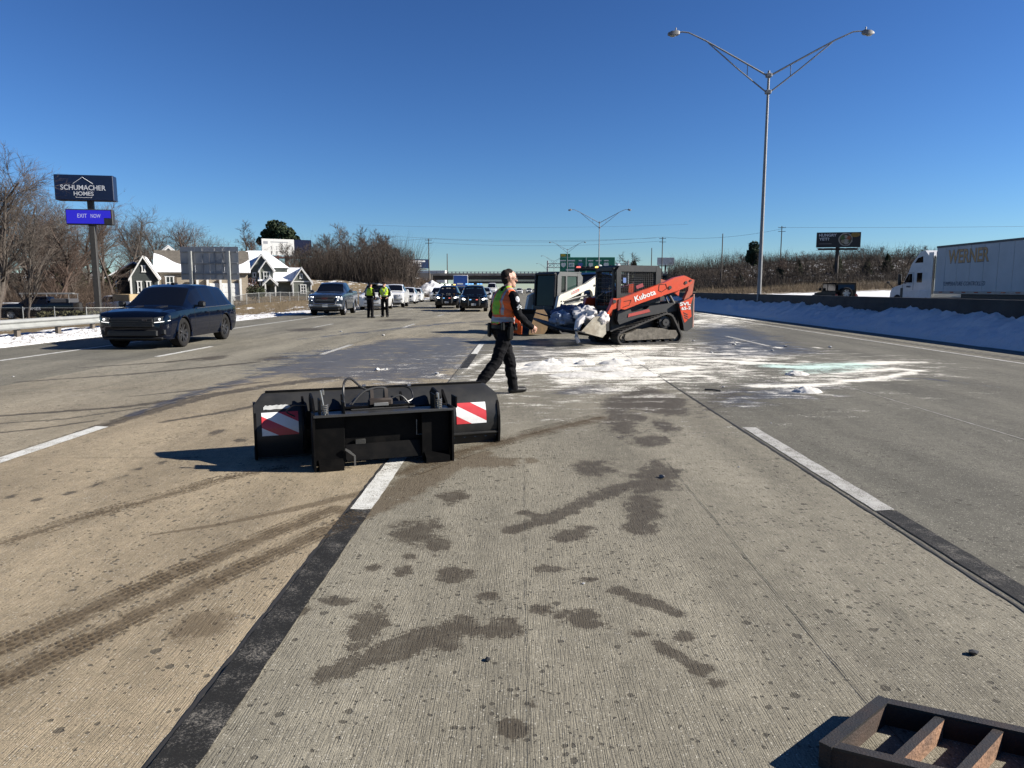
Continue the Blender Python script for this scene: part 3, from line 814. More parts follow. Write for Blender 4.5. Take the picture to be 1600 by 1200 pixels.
def bank_l(X, Y):
    edge = -14.0 + .25 * (fbm(Y * .8, X * 0, 3, 14) - .5)
    t = np.clip((edge - X) / 2.6, 0, 1)
    h = .22 * np.sin(np.clip(t, 0, 1) * math.pi) ** .7 * (.6 + .8 * fbm(Y * .4, X * .6, 3, 15))
    h = h * sstep(50, 30, Y)
    z = h + sstep(0, .15, t) * (.16 * (fbm(X * 3, Y * 3, 4, 21) - .5) + .10 * (fbm(X * 9, Y * 9, 3, 22) - .5)) - .05 - .2 * sstep(.75, 1, t)
    return np.where(t <= 0, -.08, z)
xs = np.linspace(-17.2, -13.8, 56); ys = np.concatenate([np.linspace(10, 34, 330), np.linspace(34.1, 50, 140)])
o = obj('snow_bank', grid_mesh('snow_bank', xs, ys, bank_l, M_SNOWD)); tag(o, 'low lumpy dirty snow bank along the left shoulder by the guardrail', 'snow bank')

def mound_l(X, Y):
    d = np.hypot((X + 21.5) / 5.2, (Y - 176) / 15)
    return 3.7 * np.clip(1 - d, 0, 1) ** .7 * (.75 + .5 * fbm(X * .5, Y * .25, 4, 31)) - .25 + .25 * (fbm(X * 1.8, Y * 1.2, 3, 33) - .5)
o = obj('snow_mound', grid_mesh('snow_mound', np.linspace(-27, -16, 60), np.linspace(160, 192, 60), mound_l, M_SNOWD)); tag(o, 'tall dirty snow mound beside the queue just left of the overpass', 'snow bank')
# concrete median barrier in cast segments
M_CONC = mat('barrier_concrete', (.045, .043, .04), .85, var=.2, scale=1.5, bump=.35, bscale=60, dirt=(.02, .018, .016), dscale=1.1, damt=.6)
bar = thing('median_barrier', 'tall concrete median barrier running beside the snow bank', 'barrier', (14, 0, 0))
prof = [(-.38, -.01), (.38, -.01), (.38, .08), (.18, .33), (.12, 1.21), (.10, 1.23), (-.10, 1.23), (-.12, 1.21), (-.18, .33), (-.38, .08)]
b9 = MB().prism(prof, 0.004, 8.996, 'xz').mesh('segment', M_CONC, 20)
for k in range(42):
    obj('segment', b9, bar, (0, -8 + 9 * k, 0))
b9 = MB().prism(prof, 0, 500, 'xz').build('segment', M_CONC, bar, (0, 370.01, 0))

# guardrail
M_GALV = mat('galvanised_steel', (.31, .32, .31), .55, .15, var=.15, scale=3, dirt=(.25, .25, .24), damt=.5)
gd = thing('guardrail', 'galvanised guardrail on short posts beside the left shoulder', 'guardrail', (-14.9, 8, .10))
wprof = [(0, .26), (.05, .28), (.08, .32), (.08, .35), (.02, .40), (.02, .43), (.08, .48), (.08, .51), (.05, .55), (0, .57)]
wprof = wprof + [(x - .006, z) for x, z in wprof[::-1]]
rl = MB().prism(wprof, -.12, 3.81, 'xz').mesh('rail_panel', M_GALV, 30)
ps = MB().box((-.1, 0, .05), (.1, .16, 1.0)).box((-.05, 0, .42), (.1, .14, .3)).mesh('post', mat('rail_post', (.12, .10, .08), .8), 0)
for k in range(6):
    q = obj('rail_panel', rl, gd, (.004 * (k % 2), 3.81 * k, -.004 * k)); obj('post', ps, gd, (0, 3.81 * k, 0)); obj('post', ps, gd, (0, 3.81 * k + 1.9, 0))

# ------------------------------------------------------------------ overpass
M_BRC = mat('bridge_concrete', (.32, .29, .25), .85, var=.2, scale=.4, dirt=(.18, .16, .14), dscale=.3, damt=.5)
M_GIRD = mat('bridge_girder', (.05, .043, .038), .7, var=.2, scale=.3)
br = thing('overpass', 'long low highway overpass with railing across the road ahead', 'bridge', (0, 296, 0))
MB().box((12, 6.5, 7.0), (98, 13, .5)).build('deck', M_BRC, br, smooth=0)
for k in range(5): MB().box((12, 1.2 + 2.6 * k, 6.0), (97.6, .5, 1.5)).box((12, 1.2 + 2.6 * k, 5.22), (97.6, .8, .1)).build('girder', M_GIRD, br, smooth=0)
mb = MB().box((12, .1, 7.4), (98, .3, .34))
mb2 = MB().box((12, .1, 8.35), (98, .2, .12)).box((12, .1, 7.95), (98, .12, .08))
for k in range(62): mb2.box((-36 + 1.55 * k, .1, 7.95), (.42, .22, .75))
mb.build('parapet', M_BRC, br, smooth=0); mb2.build('railing', mat('bridge_rail', (.30, .31, .32), .6), br, smooth=0)
mb = MB().box((12, 12.9, 7.6), (98, .3, .8)); mb.build('parapet', M_BRC, br, smooth=0)
for x in (14, ):
    mb = MB().box((x, 6.5, 4.9), (1.4, 12.5, .9), .1)
    for y in (1.5, 6.5, 11.5): mb.cyl((x, y, -.2), (x, y, 4.6), .5, n=14)
    mb.build('pier', M_BRC, br)
for x in (-37.2, 61.2):
    MB().box((x, 6.5, 3.4), (2.2, 13.4, 7.0)).build('abutment', M_BRC, br, smooth=0)
MB().box((-40.5, -.4, 6.5), (7, .5, 2.6)).build('wing_wall', M_BRC, br, smooth=0)
br2 = thing('overpass', 'second distant overpass seen small under the first bridge', 'bridge', (0, 640, 0))
MB().box((30, 5, 6.9), (160, 10, 1.9)).build('deck', M_GIRD, br2, smooth=0)
MB().box((30, -.2, 8.4), (160, .3, 1.0)).build('parapet', M_BRC, br2, smooth=0)
for x in (-14, 14, 32): MB().box((x, 5, 2.9), (1.3, 8, 6.1)).build('pier', M_BRC, br2, smooth=0)

# ------------------------------------------------------------------ street lamps
M_ALU = mat('lamp_aluminium', (.22, .225, .23), .55, .2, var=.1)
def lamp_meshes():
    H = 13.75
    pole = MB().tube([(0, 0, 0), (0, 0, H * .5), (0, 0, H)], [.125, .10, .065], 12).cyl((0, 0, 0), (0, 0, .5), .22, .18, 12)
    pole.box((0, 0, H - .25), (.32, .26, .22), .03).box((0, 0, H - 1.15), (.32, .26, .22), .03)
    arm = MB()
    up = [(.12, 0, H - .25), (1.3, 0, H + .35), (2.6, 0, H + 1.0), (3.9, 0, H + 1.64), (4.9, 0, H + 2.06), (5.25, 0, H + 2.1), (5.6, 0, H + 2.08)]
    arm.tube(up, [.055, .05, .05, .045, .04, .04, .035], 8)
    arm.tube([(.12, 0, H - 1.15), (1.8, 0, H + .05), (3.7, 0, H + 1.5)], [.045, .04, .035], 8)
    arm.cyl((1.3, 0, H + .33), (1.3, 0, H - .32), .025, n=6)
    head = MB().loft([[(5.45, -.08, H + 1.98), (5.45, .08, H + 1.98), (5.45, .08, H + 2.12), (5.45, -.08, H + 2.12)], [(5.6, -.17, H + 1.93), (5.6, .17, H + 1.93), (5.6, .15, H + 2.16), (5.6, -.15, H + 2.16)], [(6.05, -.2, H + 1.9), (6.05, .2, H + 1.9), (6.05, .14, H + 2.13), (6.05, -.14, H + 2.13)], [(6.3, -.12, H + 1.95), (6.3, .12, H + 1.95), (6.3, .08, H + 2.05), (6.3, -.08, H + 2.05)]])
    head.cyl((5.72, 0, H + 2.14), (5.72, 0, H + 2.32), .05, n=8)
    lens = MB().ball((5.95, 0, H + 1.9), (.24, .15, .07), 10, 6)
    for q in (arm, head, lens):   # shorten the arms, slim the heads
        q.v = [((x if x < 5.45 else 5.45 + (x - 5.45) * .82) * .935, y * (1 if q is arm else .85), z) for x, y, z in q.v]
    return (pole.mesh('pole', M_ALU), arm.mesh('arm', M_ALU), head.mesh('lamp_head', mat('lamp_head_grey', (.20, .20, .195), .5, .2)), lens.mesh('lens', mat('lamp_lens', (.35, .34, .3), .2, spec=.6)))
LM = lamp_meshes()
def street_lamp(loc, label, rz=0, tilt=0):
    t = thing('street_lamp', label, 'street lamp', loc, rz, 'twin-arm lamps along the median')
    t.rotation_euler = (0, tilt, rz)
    obj('pole', LM[0], t)
    for s in (0, math.pi):
        obj('arm', LM[1], t, rot=(0, 0, s)); h = obj('lamp_head', LM[2], t, rot=(0, 0, s)); obj('lens', LM[3], h)
street_lamp((13.95, 43, 0), 'nearest tall twin-arm street lamp rising behind the snowy median barrier')
street_lamp((14.2, 135, 0), 'second twin-arm street lamp rising above the green road signs')
street_lamp((14.2, 228, 0), 'third twin-arm street lamp in the row, left of the green signs')
street_lamp((14.2, 322, 0), 'fourth twin-arm street lamp in the row, above the overpass')
street_lamp((14.2, 418, 0), 'farthest and smallest twin-arm street lamp above the overpass')

# ------------------------------------------------------------------ overhead green signs
M_SGREEN = mat('sign_green', (.004, .17, .095), .55, var=.06); M_SWHITE = mat('sign_white', (.62, .64, .62), .6, var=.05)
M_STEEL = mat('sign_steel', (.25, .26, .27), .6, .4, var=.15)
SFRONT = lambda x, y, z: Matrix.Translation((x, y, z)) @ Matrix.Rotation(R_(90), 4, 'X')   # reads towards -Y
gs = thing('overhead_sign', 'green overhead highway sign gantry with white shields beyond the loaders', 'road sign', (0, 230, 0))
MB().box((16.1, 0, 8.5), (8.2, .12, 5.6), .03).build('sign_panel', M_SGREEN, gs); MB().box((24.75, 0, 8.5), (8.9, .12, 5.6), .03).build('sign_panel', M_SGREEN, gs)
MB().box((13.65, 0, 11.86), (3.2, .12, 1.05), .03).build('exit_tab', M_SGREEN, gs)
MB().box((13.0, -.08, 11.9), (1.5, .02, .7)).build('tab_plate', mat('tab_yellow', (.45, .33, .02), .6), gs, smooth=0)
for x, w in ((12.9, 1.9), (15.6, 2.2), (18.4, 1.0), (21.6, 1.6), (24.1, 1.8), (26.5, 1.5)):
    MB().box((x, -.075, 10.25), (w, .02, .35)).build('legend', M_SWHITE, gs, smooth=0)
def shield(x, z, r, m):
    pts = [(x + r * a, z + r * c) for a, c in ((-.9, .8), (-.5, .95), (0, .8), (.5, .95), (.9, .8), (1, .1), (.75, -.55), (0, -1), (-.75, -.55), (-1, .1))]
    MB().prism(pts, -.1, -.065, 'xz').build('shield', m, gs, smooth=0)
shield(13.1, 8.9, .75, M_SWHITE); shield(18.4, 8.9, .75, mat('shield_blue', (.05, .1, .3), .5)); shield(21.7, 8.9, .7, M_SWHITE); shield(26.5, 8.9, .8, M_SWHITE)
MB().box((15.6, -.08, 8.9), (1.7, .03, 1.3), .1).build('shield', M_SWHITE, gs)
text_mesh('route_number', '49', M_SGREEN, gs, SFRONT(15.05, -.11, 8.5), width=1.1, height=.8)
for x, w, z in ((15.2, 2.6, 7.4), (14.9, 1.3, 6.5), (24.4, 4.0, 7.4), (24.1, 2.4, 6.4)):
    MB().box((x, -.075, z), (w, .02, .5)).build('legend', M_SWHITE, gs, smooth=0)
for x in (20.2, ): MB().box((x, -.09, 8.5), (.12, .04, 5.6)).build('edge_strip', M_SWHITE, gs, smooth=0)
mb = MB()
for z in (8.1, 9.4):
    for y in (.35, 1.3): mb.tube([(8.2, y, z), (33.5, y, z)], .09, 6)
for k in range(20):
    x = 8.2 + k * 1.26
    mb.cyl((x, .35, 8.1), (x + 1.26, .35, 9.4), .05, n=5).cyl((x + 1.26, .35, 8.1), (x, .35, 9.4), .05, n=5).cyl((x, .35, 8.1), (x, 1.3, 8.1), .04, n=5)
mb.build('truss', M_STEEL, gs)
for x in (8.2, 33.5): MB().tube([(x, .8, -.2), (x, .8, 10.3)], .24, 10).build('post', M_STEEL, gs)

# back of a roadside guide sign
hs = thing('guide_sign', 'grey back of a roadside highway sign on two steel posts', 'road sign', (-21.4, 50, -.35))
M_SBACK = mat('sign_back_aluminium', (.30, .31, .32), .55, .3, var=.12, scale=1.2)
W, Z0, H = 4.02, 2.5, 2.25
for k in range(2):
    for j in range(4):
        MB().box((-W / 2 + W / 8 + j * W / 4, .0, Z0 + H / 4 + k * H / 2), (W / 4 - .012, .006, H / 2 - .012), .002).build('sign_panel', M_SBACK, hs)
for z in (Z0 + .42, Z0 + 1.12, Z0 + 1.9): MB().box((0, -.06, z), (W - .15, .05, .1), .01).build('crossbar', mat('sign_bracing', (.22, .23, .24), .55, .4), hs)
for x in (-1.2, 1.42): MB().box((x, -.17, 2.0), (.09, .16, 4.9)).box((x - .08, -.09, 2.0), (.16, .015, 4.9)).box((x - .08, -.25, 2.0), (.16, .015, 4.9)).build('post', M_GALV, hs, smooth=0)
for x in (-.5, .35, .9): MB().box((x, -.04, Z0 + 1.1), (.06, .04, H - .2)).build('stiffener', M_SBACK, hs, smooth=0)

# ------------------------------------------------------------------ pylon sign with display
M_NAVY = mat('sign_navy', (.006, .014, .045), .35, var=.1, spec=.4); M_DARKM = mat('dark_painted_metal', (.02, .02, .022), .5, var=.2)
py = thing('pylon_sign', 'tall navy pylon sign with a lit blue message display below it', 'sign', (-38.95, 65.5, -1.1), R_(12)); py.scale = (.9, .9, .945)
MB().box((.55, 0, 5.9), (.52, .52, 11.8), .03).build('pole', mat('pylon_pole', (.035, .033, .03), .6, var=.2), py)
MB().box((.25, -.05, 12.15), (5.3, 1.15, 2.32), .05).build('cabinet', M_NAVY, py)
mw = mat('sign_lettering', (.60, .62, .66), .5, var=.04)
text_mesh('lettering', 'SCHUMACHER', mw, py, SFRONT(-1.85, -.63, 11.92), width=4.05, height=.46, bold=.01)
text_mesh('lettering', 'HOMES', mw, py, SFRONT(-.7, -.63, 11.42), width=1.78, height=.38, bold=.01)
MB().tube([(-.72, -.63, 12.5), (.15, -.63, 13.1), (1.08, -.63, 12.5)], .026, 4).build('roof_emblem', mw, py)
MB().tube([(-.52, -.63, 11.33), (-.52, -.63, 11.24), (.9, -.63, 11.24), (.9, -.63, 11.33)], .018, 4).build('bracket_emblem', mw, py)
MB().box((.43, 0, 9.5), (4.25, .7, 1.42), .04).build('display_cabinet', M_DARKM, py)
M_LED = mat('led_blue', (.005, .005, .08), .5, var=.1, scale=20, emit=(.008, .006, .26), estr=1.0); M_LEDT = mat('led_text', (.1, .1, .1), .5, var=0, emit=(.20, .20, .32), estr=1.0)
sc = MB().prism([(-1.62, 8.88), (1.75, 8.88), (1.75, 9.42), (2.4, 9.42), (2.4, 10.12), (-1.62, 10.12)], -.372, -.36, 'xz').build('display_screen', M_LED, py, smooth=0)
text_mesh('display_text', 'EXIT', M_LEDT, py, SFRONT(-.62, -.378, 9.42), width=.85, height=.36)
text_mesh('display_text', 'NOW', M_LEDT, py, SFRONT(.58, -.378, 9.42), width=.9, height=.36)

# ------------------------------------------------------------------ billboards
def billboard(name, label, x, y, z0, w, h, face, rz=0.0, poleh=None, lamps=True, walk=(.08, .02, .018)):
    t = thing('billboard', label, 'billboard', (x, y, 0), rz)
    MB().box((0, 0, z0 + h / 2), (w, .5, h), .04).build('face_panel', face, t)
    MB().box((0, .55, z0 + h / 2), (w - .4, .5, h - .4), .04).build('back_frame', M_DARKM, t)
    pm = MB().cyl((0, .5, -3), (0, .5, z0 + .5), .62, n=14); pm.build('pole', mat('billboard_pole', (.05, .04, .035), .7), t)
    MB().box((0, -.75, z0 - .35), (w * .98, .9, .12)).box((0, .3, z0 - .55), (w * .9, .4, .7)).build('catwalk', mat('catwalk_' + name, walk, .7), t, smooth=0)
    if lamps:
        for k in range(4):
            xx = -w / 2 + w * (k + .5) / 4
            MB().tube([(xx, -1.1, z0 - .35), (xx, -1.9, z0 - .5)], .05, 5).box((xx, -2.1, z0 - .45), (.7, .4, .25), .05).build('flood_lamp', M_ALU, t)
    return t
def bars(t, m, rows, name='print_line'):
    for x, z, w, h in rows: MB().box((x, -.262, z), (w, .02, h)).build(name, m, t, smooth=0)
M_BW = mat('billboard_white', (.62, .62, .60), .6, var=.04); M_BN = mat('billboard_navy', (.010, .016, .045), .7, var=.08, spec=.05); M_PW = mat('print_pale', (.14, .145, .17), .6, var=.05); M_PD = mat('print_dark', (.02, .02, .022), .6)
b1 = billboard('left', 'billboard half white half navy behind the snow roofed house', -70.6, 220, 11.4, 14.7, 4.8, M_BW, R_(32))
MB().box((4.75, -.03, 13.8), (5.2, .5, 4.8), .02).build('face_panel', M_BN, b1)
for k, (x, c) in enumerate(((-4.4, '3'), (-2.2, '2'), (0.0, '3'), (2.2 - .6, '4'), (3.3 - .1 * 5, '3'))):
    x = -4.6 + 1.55 * k
    text_mesh('digit', c, M_PD, b1, SFRONT(x - .25, -.265, 13.1), width=.42, height=.95)
    MB().prism([(x - .1, 11.6), (x + .1, 11.6), (x + .14, 12.1), (x + .22, 12.35), (x + .02, 12.75), (x - .14, 12.4), (x - .06, 12.0)], -.275, -.255, 'xz').build('bottle_print', M_PD, b1, smooth=0)
bars(b1, mat('print_grey', (.25, .26, .28), .6), [(-2.2, 15.3, 5.2, .25), (-6.2, 15.1, 1.3, .8)])
bars(b1, M_PW, [(4.75, 15.2, 3.8, .3), (4.75, 14.7, 4.1, .3), (4.75, 13.0, 3.2, .35), (4.75, 12.2, 1.8, .18)])
b2 = billboard('centre', 'distant small navy billboard left of the overpass', -60.5, 420, 13.2, 14.6, 5.1, mat('billboard_blue', (.016, .035, .085), .7, var=.06, spec=.05), R_(22), walk=(.1, .1, .1))
bars(b2, mat('print_white', (.72, .72, .72), .6), [(-.6, 17.2, 11.5, .9), (-1.4, 16.0, 7, 1.0), (0.4, 15.9, 4.8, .8), (-.6, 14.6, 6.8, .8)])
b3 = billboard('right', 'dark restaurant billboard with a bowl of food above the right woods', 107, 250, 15.4, 14.0, 5.0, mat('billboard_black', (.012, .009, .010), .5), R_(-10), walk=(.05, .02, .02))
mwt = mat('print_bright', (.70, .68, .66), .6)
text_mesh('lettering', 'HUNGRY', mwt, b3, SFRONT(-6.3, -.265, 19.0), width=5.6, height=.95, bold=.03)
text_mesh('lettering', 'YET?', mwt, b3, SFRONT(-6.3, -.265, 17.7), width=3.3, height=.95, bold=.03)
bars(b3, mat('print_faint', (.16, .14, .13), .6), [(-4.2, 16.6, 4.0, .25)])
def disc(t, x, z, r, y, m, n=20, sx=1.0, name='food_print'):
    MB().prism([(x + sx * r * math.cos(2 * math.pi * k / n) * rnd.uniform(.93, 1.05), z + r * math.sin(2 * math.pi * k / n) * rnd.uniform(.93, 1.05)) for k in range(n)], y - .01, y, 'xz').build(name, m, t, smooth=0)
disc(b3, 2.2, 18.0, 2.25, -.258, mat('bowl_rim', (.42, .36, .28), .5)); disc(b3, 2.2, 18.0, 1.9, -.27, mat('bowl_inside', (.10, .06, .03), .5))
for x, z, r, c in ((1.3, 18.6, .8, (.10, .15, .03)), (2.4, 17.3, .95, (.48, .42, .32)), (3.1, 18.5, .7, (.35, .10, .04)), (1.4, 17.4, .6, (.40, .33, .2)), (2.2, 18.9, .55, (.45, .4, .3)), (3.2, 17.4, .45, (.12, .16, .04))):
    disc(b3, x, z, r, -.283, mat('food_%d' % int(x * 100 + z), c, .6), 12)
disc(b3, 5.2, 19.5, .75, -.262, mat('print_gold', (.33, .19, .03), .6), 14, 2.0)
for k in range(7): MB().box((-7 + k * 2.4, -1.6, 14.4), (.12, 2.4, .12)).build('bracket', M_DARKM, b3, smooth=0)
b4 = billboard('far', 'far pale back of a billboard above the orange loader cab', 98, 500, 17.5, 11.5, 5, mat('billboard_back', (.45, .46, .47), .6, var=.2, scale=.5), 0, lamps=False, walk=(.2, .2, .2))

# ------------------------------------------------------------------ utility poles and wires
M_WOODP = mat('pole_wood', (.075, .062, .05), .85, var=.25)
def upole(x, y, h, label, cross=True, z0=0.0):
    t = thing('utility_pole', label, 'utility pole', (x, y, z0 - 1))
    MB().tube([(0, 0, 0), (0, 0, h + 1)], [.24, .15], 8).build('pole', M_WOODP, t)
    if cross:
        for z in (h + .4, h - .9): MB().box((0, -.15, z), (2.6, .14, .16)).build('crossarm', M_WOODP, t, smooth=0)
        for k in range(4): MB().cyl((-1.15 + .77 * k, -.15, h + .48), (-1.15 + .77 * k, -.15, h + .75), .07, n=6).build('insulator', M_ALU, t)
upole(-36.5, 288, 21, 'tall utility pole with crossarms left of the overpass', z0=0)
upole(-44, 300, 12.5, 'plain short pole left of the tall crossarm pole', False, 3)
upole(-31, 305, 13, 'plain short pole right of the tall crossarm pole', False, 3)
upole(55, 288, 21.5, 'tall utility pole with crossarms above the orange loader')
upole(53, 300, 14, 'plain pole beside the crossarm pole above the loader', False, 4)
upole(92, 262, 21.5, 'utility pole with crossarms left of the food billboard', z0=2)
upole(68, 250, 17, 'thin pole above the right woods near the street lamp', False, 3)
upole(150, 200, 14.2, 'crossarm pole top showing above the white semi trailer', z0=3)
upole(-132, 230, 19, 'utility pole standing among the woods behind the houses')
for k, (a, c) in enumerate((((-36.5, 288, 21), (55, 288, 21.5)), ((-38, 288, 19.6), (55, 288, 20)), ((55, 288, 21.5), (92, 262, 22.5)), ((92, 262, 23), (330, 250, 27)), ((-36.5, 288, 21), (-140, 300, 20)), ((-60, 330, 25), (60, 330, 24)), ((-90, 400, 36), (90, 400, 36)))):
    a, c = Vector(a), Vector(c); pts = []
    for i in range(13):
        t = i / 12; p = a.lerp(c, t); p.z -= 4 * t * (1 - t) * 1.6; pts.append(p)
    o = MB().tube(pts, .035, 4).build('power_line', mat('wire_dark', (.08, .085, .09), .6), smooth=0)
    tag(o, 'thin power line strung across the sky above the overpass', 'power line', 'power lines across the sky')
# ------------------------------------------------------------------ trees
def bark_material(name, a, b_):
    return mat(name, a, .9, var=.3, scale=6, dirt=b_, dscale=3, damt=.6)
M_BARK = [bark_material('bark_grey', (.070, .056, .045), (.11, .095, .08)), bark_material('bark_brown', (.058, .042, .032), (.09, .07, .055)), bark_material('bark_russet', (.075, .046, .033), (.10, .074, .058))]
def bare_tree(seed, H, trunk_frac, spread, nlimb, bark, upright=.55, fine=1.0, girth=.020, tw1=.011, tw2=.008):
    r = random.Random(seed); tb, tw = MB(), MB()
    def grow(mb, p, d, L, rad, segs, sides, up):
        pts = [p.copy()]; rs = [rad]; dirs = [d.copy()]
        for k in range(segs):
            d = (d + Vector((r.gauss(0, .13), r.gauss(0, .13), r.gauss(0, .08) + up * .09))).normalized()
            p = p + d * (L / segs); pts.append(p.copy()); dirs.append(d.copy())
            rs.append(rad * (1 - .78 * (k + 1) / segs))
        mb.tube(pts, rs, sides)
        return pts, dirs, rs
    def at(pts, dirs, rs, t):
        k = min(int(t * (len(pts) - 1)), len(pts) - 2); f = t * (len(pts) - 1) - k
        return pts[k].lerp(pts[k + 1], f), dirs[k], rs[k] * (1 - f) + rs[k + 1] * f
    def side(d, ang):
        q = d.orthogonal().normalized(); q.rotate(Matrix.Rotation(r.uniform(0, 6.283), 3, d)); 
        return (d * math.cos(ang) + q * math.sin(ang)).normalized()
    t0 = grow(tb, Vector((0, 0, -.3)), Vector((r.gauss(0, .04), r.gauss(0, .04), 1)).normalized(), H * .92, H * girth, 8, 7, .3)
    for i in range(nlimb):
        t = trunk_frac + (1 - trunk_frac) * (i + r.random()) / nlimb * .96
        p, d, rad = at(*t0, t)
        l1 = grow(tb, p, side(d, spread * r.uniform(.7, 1.25)), H * r.uniform(.24, .42) * (1.15 - .75 * max(0, (t - trunk_frac) / (1 - trunk_frac))), rad * .62, 5, 5, upright)
        for j in range(int(7 * fine)):
            p2, d2, r2 = at(*l1, r.uniform(.15, 1))
            l2 = grow(tb, p2, side(d2, r.uniform(.4, .85)), H * r.uniform(.09, .19), max(r2 * .55, .012), 4, 4, upright)
            for k in range(int(6 * fine)):
                p3, d3, r3 = at(*l2, r.uniform(.1, 1))
                l3 = grow(tw, p3, side(d3, r.uniform(.35, .9)), H * r.uniform(.05, .10), max(r3 * .6, tw1), 2, 3, upright)
                for q in range(3):
                    p4, d4, r4 = at(*l3, r.uniform(.2, 1))
                    grow(tw, p4, side(d4, r.uniform(.3, .9)), H * r.uniform(.03, .06), tw2, 1, 3, upright)
    return tb.mesh('trunk', bark, 60, False), tw.mesh('crown', bark, 0, False)
PROT = [bare_tree(1, 12, .22, .75, 10, M_BARK[0]), bare_tree(2, 12, .30, .6, 9, M_BARK[1]), bare_tree(3, 12, .12, .5, 12, M_BARK[2], .8), bare_tree(4, 12, .35, .85, 9, M_BARK[0]), bare_tree(5, 12, .25, .55, 11, M_BARK[1], .7), bare_tree(6, 12, .05, .36, 19, M_BARK[0], 1.0, .9, .011), bare_tree(9, 12, .2, .7, 10, M_BARK[2])]
PROTF = [bare_tree(21 + k, 12, tf, sp, nl, M_BARK[b_], up, .85, .022, .034, .026) for k, (tf, sp, nl, b_, up) in enumerate(((.25, .7, 9, 1, .5), (.35, .55, 8, 0, .6), (.18, .6, 10, 1, .7), (.3, .8, 9, 2, .5), (.4, .5, 8, 1, .8)))]
def tree(k, x, y, z, h, label, group=None, wide=1.0):
    t = thing('bare_tree', label, 'tree', (x, y, z), rnd.uniform(0, 6.28), group)
    s = h / 12.6; t.scale = (s * wide, s * wide, s)
    pt = PROTF[k % 5] if y > 165 else PROT[k % 7]
    obj('trunk', pt[0], t); obj('crown', pt[1], t)
    return t
FP = 1130.0
def place(px, top, d, k, label, group=None, wide=1.0, zmin=None):
    x = (px - 815) / FP * d
    zg = float((gl if x < 0 else gr)(np.array([x]), np.array([d]))[0]) if abs(x) < 400 else 0
    zt = 1.55 + (451 - top) * d / FP
    return tree(k, x, d, zg - .1, (zt - zg) * 1.08, label, group, wide)
place(40, 318, 56, 5, 'bare many-stemmed tree beside the black parked pickup', None, 1.1)
place(82, 372, 70, 2, 'slim pale bare tree behind the black parked pickup', None, .8)
place(164, 318, 92, 1, 'tall bare tree with a vine-wrapped trunk just right of the pylon sign', None, .8)
place(182, 352, 84, 4, 'leaning pale-trunked bare tree between pylon sign and house')
place(570, 352, 205, 1, 'tallest bare tree in the woods behind the dark blue pickup', None, .9)
GL1 = 'bare trees in the woods left of the houses'
for i, (px, top, d) in enumerate(((-30, 258, 62), (2, 262, 66), (-10, 300, 58), (18, 330, 75), (62, 318, 78), (98, 330, 88), (118, 345, 80), (30, 350, 90), (75, 345, 95), (130, 368, 96), (55, 372, 100), (10, 380, 90), (100, 385, 110), (148, 375, 110), (-45, 320, 72), (122, 395, 105), (-20, 345, 84), (45, 340, 70), (90, 350, 72), (110, 365, 92), (70, 395, 112), (140, 400, 118), (-15, 310, 70), (25, 312, 82), (50, 335, 86), (85, 338, 84), (105, 350, 78), (5, 335, 76), (66, 350, 90), (125, 352, 88), (135, 360, 94), (95, 372, 100), (35, 372, 96), (15, 395, 104), (155, 365, 104), (110, 380, 98))):
    place(px, top - 14, d, i * 3 + 1, 'bare brown tree in the dense woods left of the pylon sign', GL1, 1.15)
GL2 = 'bare trees behind the left houses'
for i, (px, top, d) in enumerate(((200, 346, 112), (218, 352, 118), (232, 338, 125), (250, 340, 128), (268, 346, 130), (286, 352, 126), (305, 346, 135), (320, 350, 132), (338, 372, 140), (356, 378, 150), (372, 382, 160), (392, 362, 170), (402, 372, 175), (240, 360, 135), (275, 368, 140), (210, 372, 120), (300, 372, 145), (325, 380, 150), (260, 380, 138), (225, 385, 130), (350, 392, 155), (385, 390, 165), (410, 395, 180))):
    place(px, top, d, i * 2 + 3, 'bare tree rising behind the roofs of the left houses', GL2, 1.15)
GL3 = 'bare trees in the woods behind the pickups'
for i in range(52):
    px = 448 + 195 * ((i * .618) % 1); d = rnd.uniform(180, 260)
    prof = np.interp(px, [440, 490, 540, 570, 600, 625, 650], [402, 384, 376, 372, 384, 400, 414])
    place(px, prof + rnd.uniform(-8, 26), d, i, 'bare brown tree in the woods between the white house and the overpass', GL3, 1.25)
GR = 'bare trees on the right hillside'
for i in range(96):
    px = 1085 + 375 * ((i * .618) % 1); d = rnd.uniform(235, 330)
    prof = np.interp(px, [1085, 1110, 1150, 1180, 1240, 1320, 1350, 1400, 1460], [430, 418, 402, 408, 406, 402, 392, 396, 400])
    place(px, prof + rnd.uniform(-12, 16), d, i, 'bare tree in the woods on the right hillside', GR, 1.0)

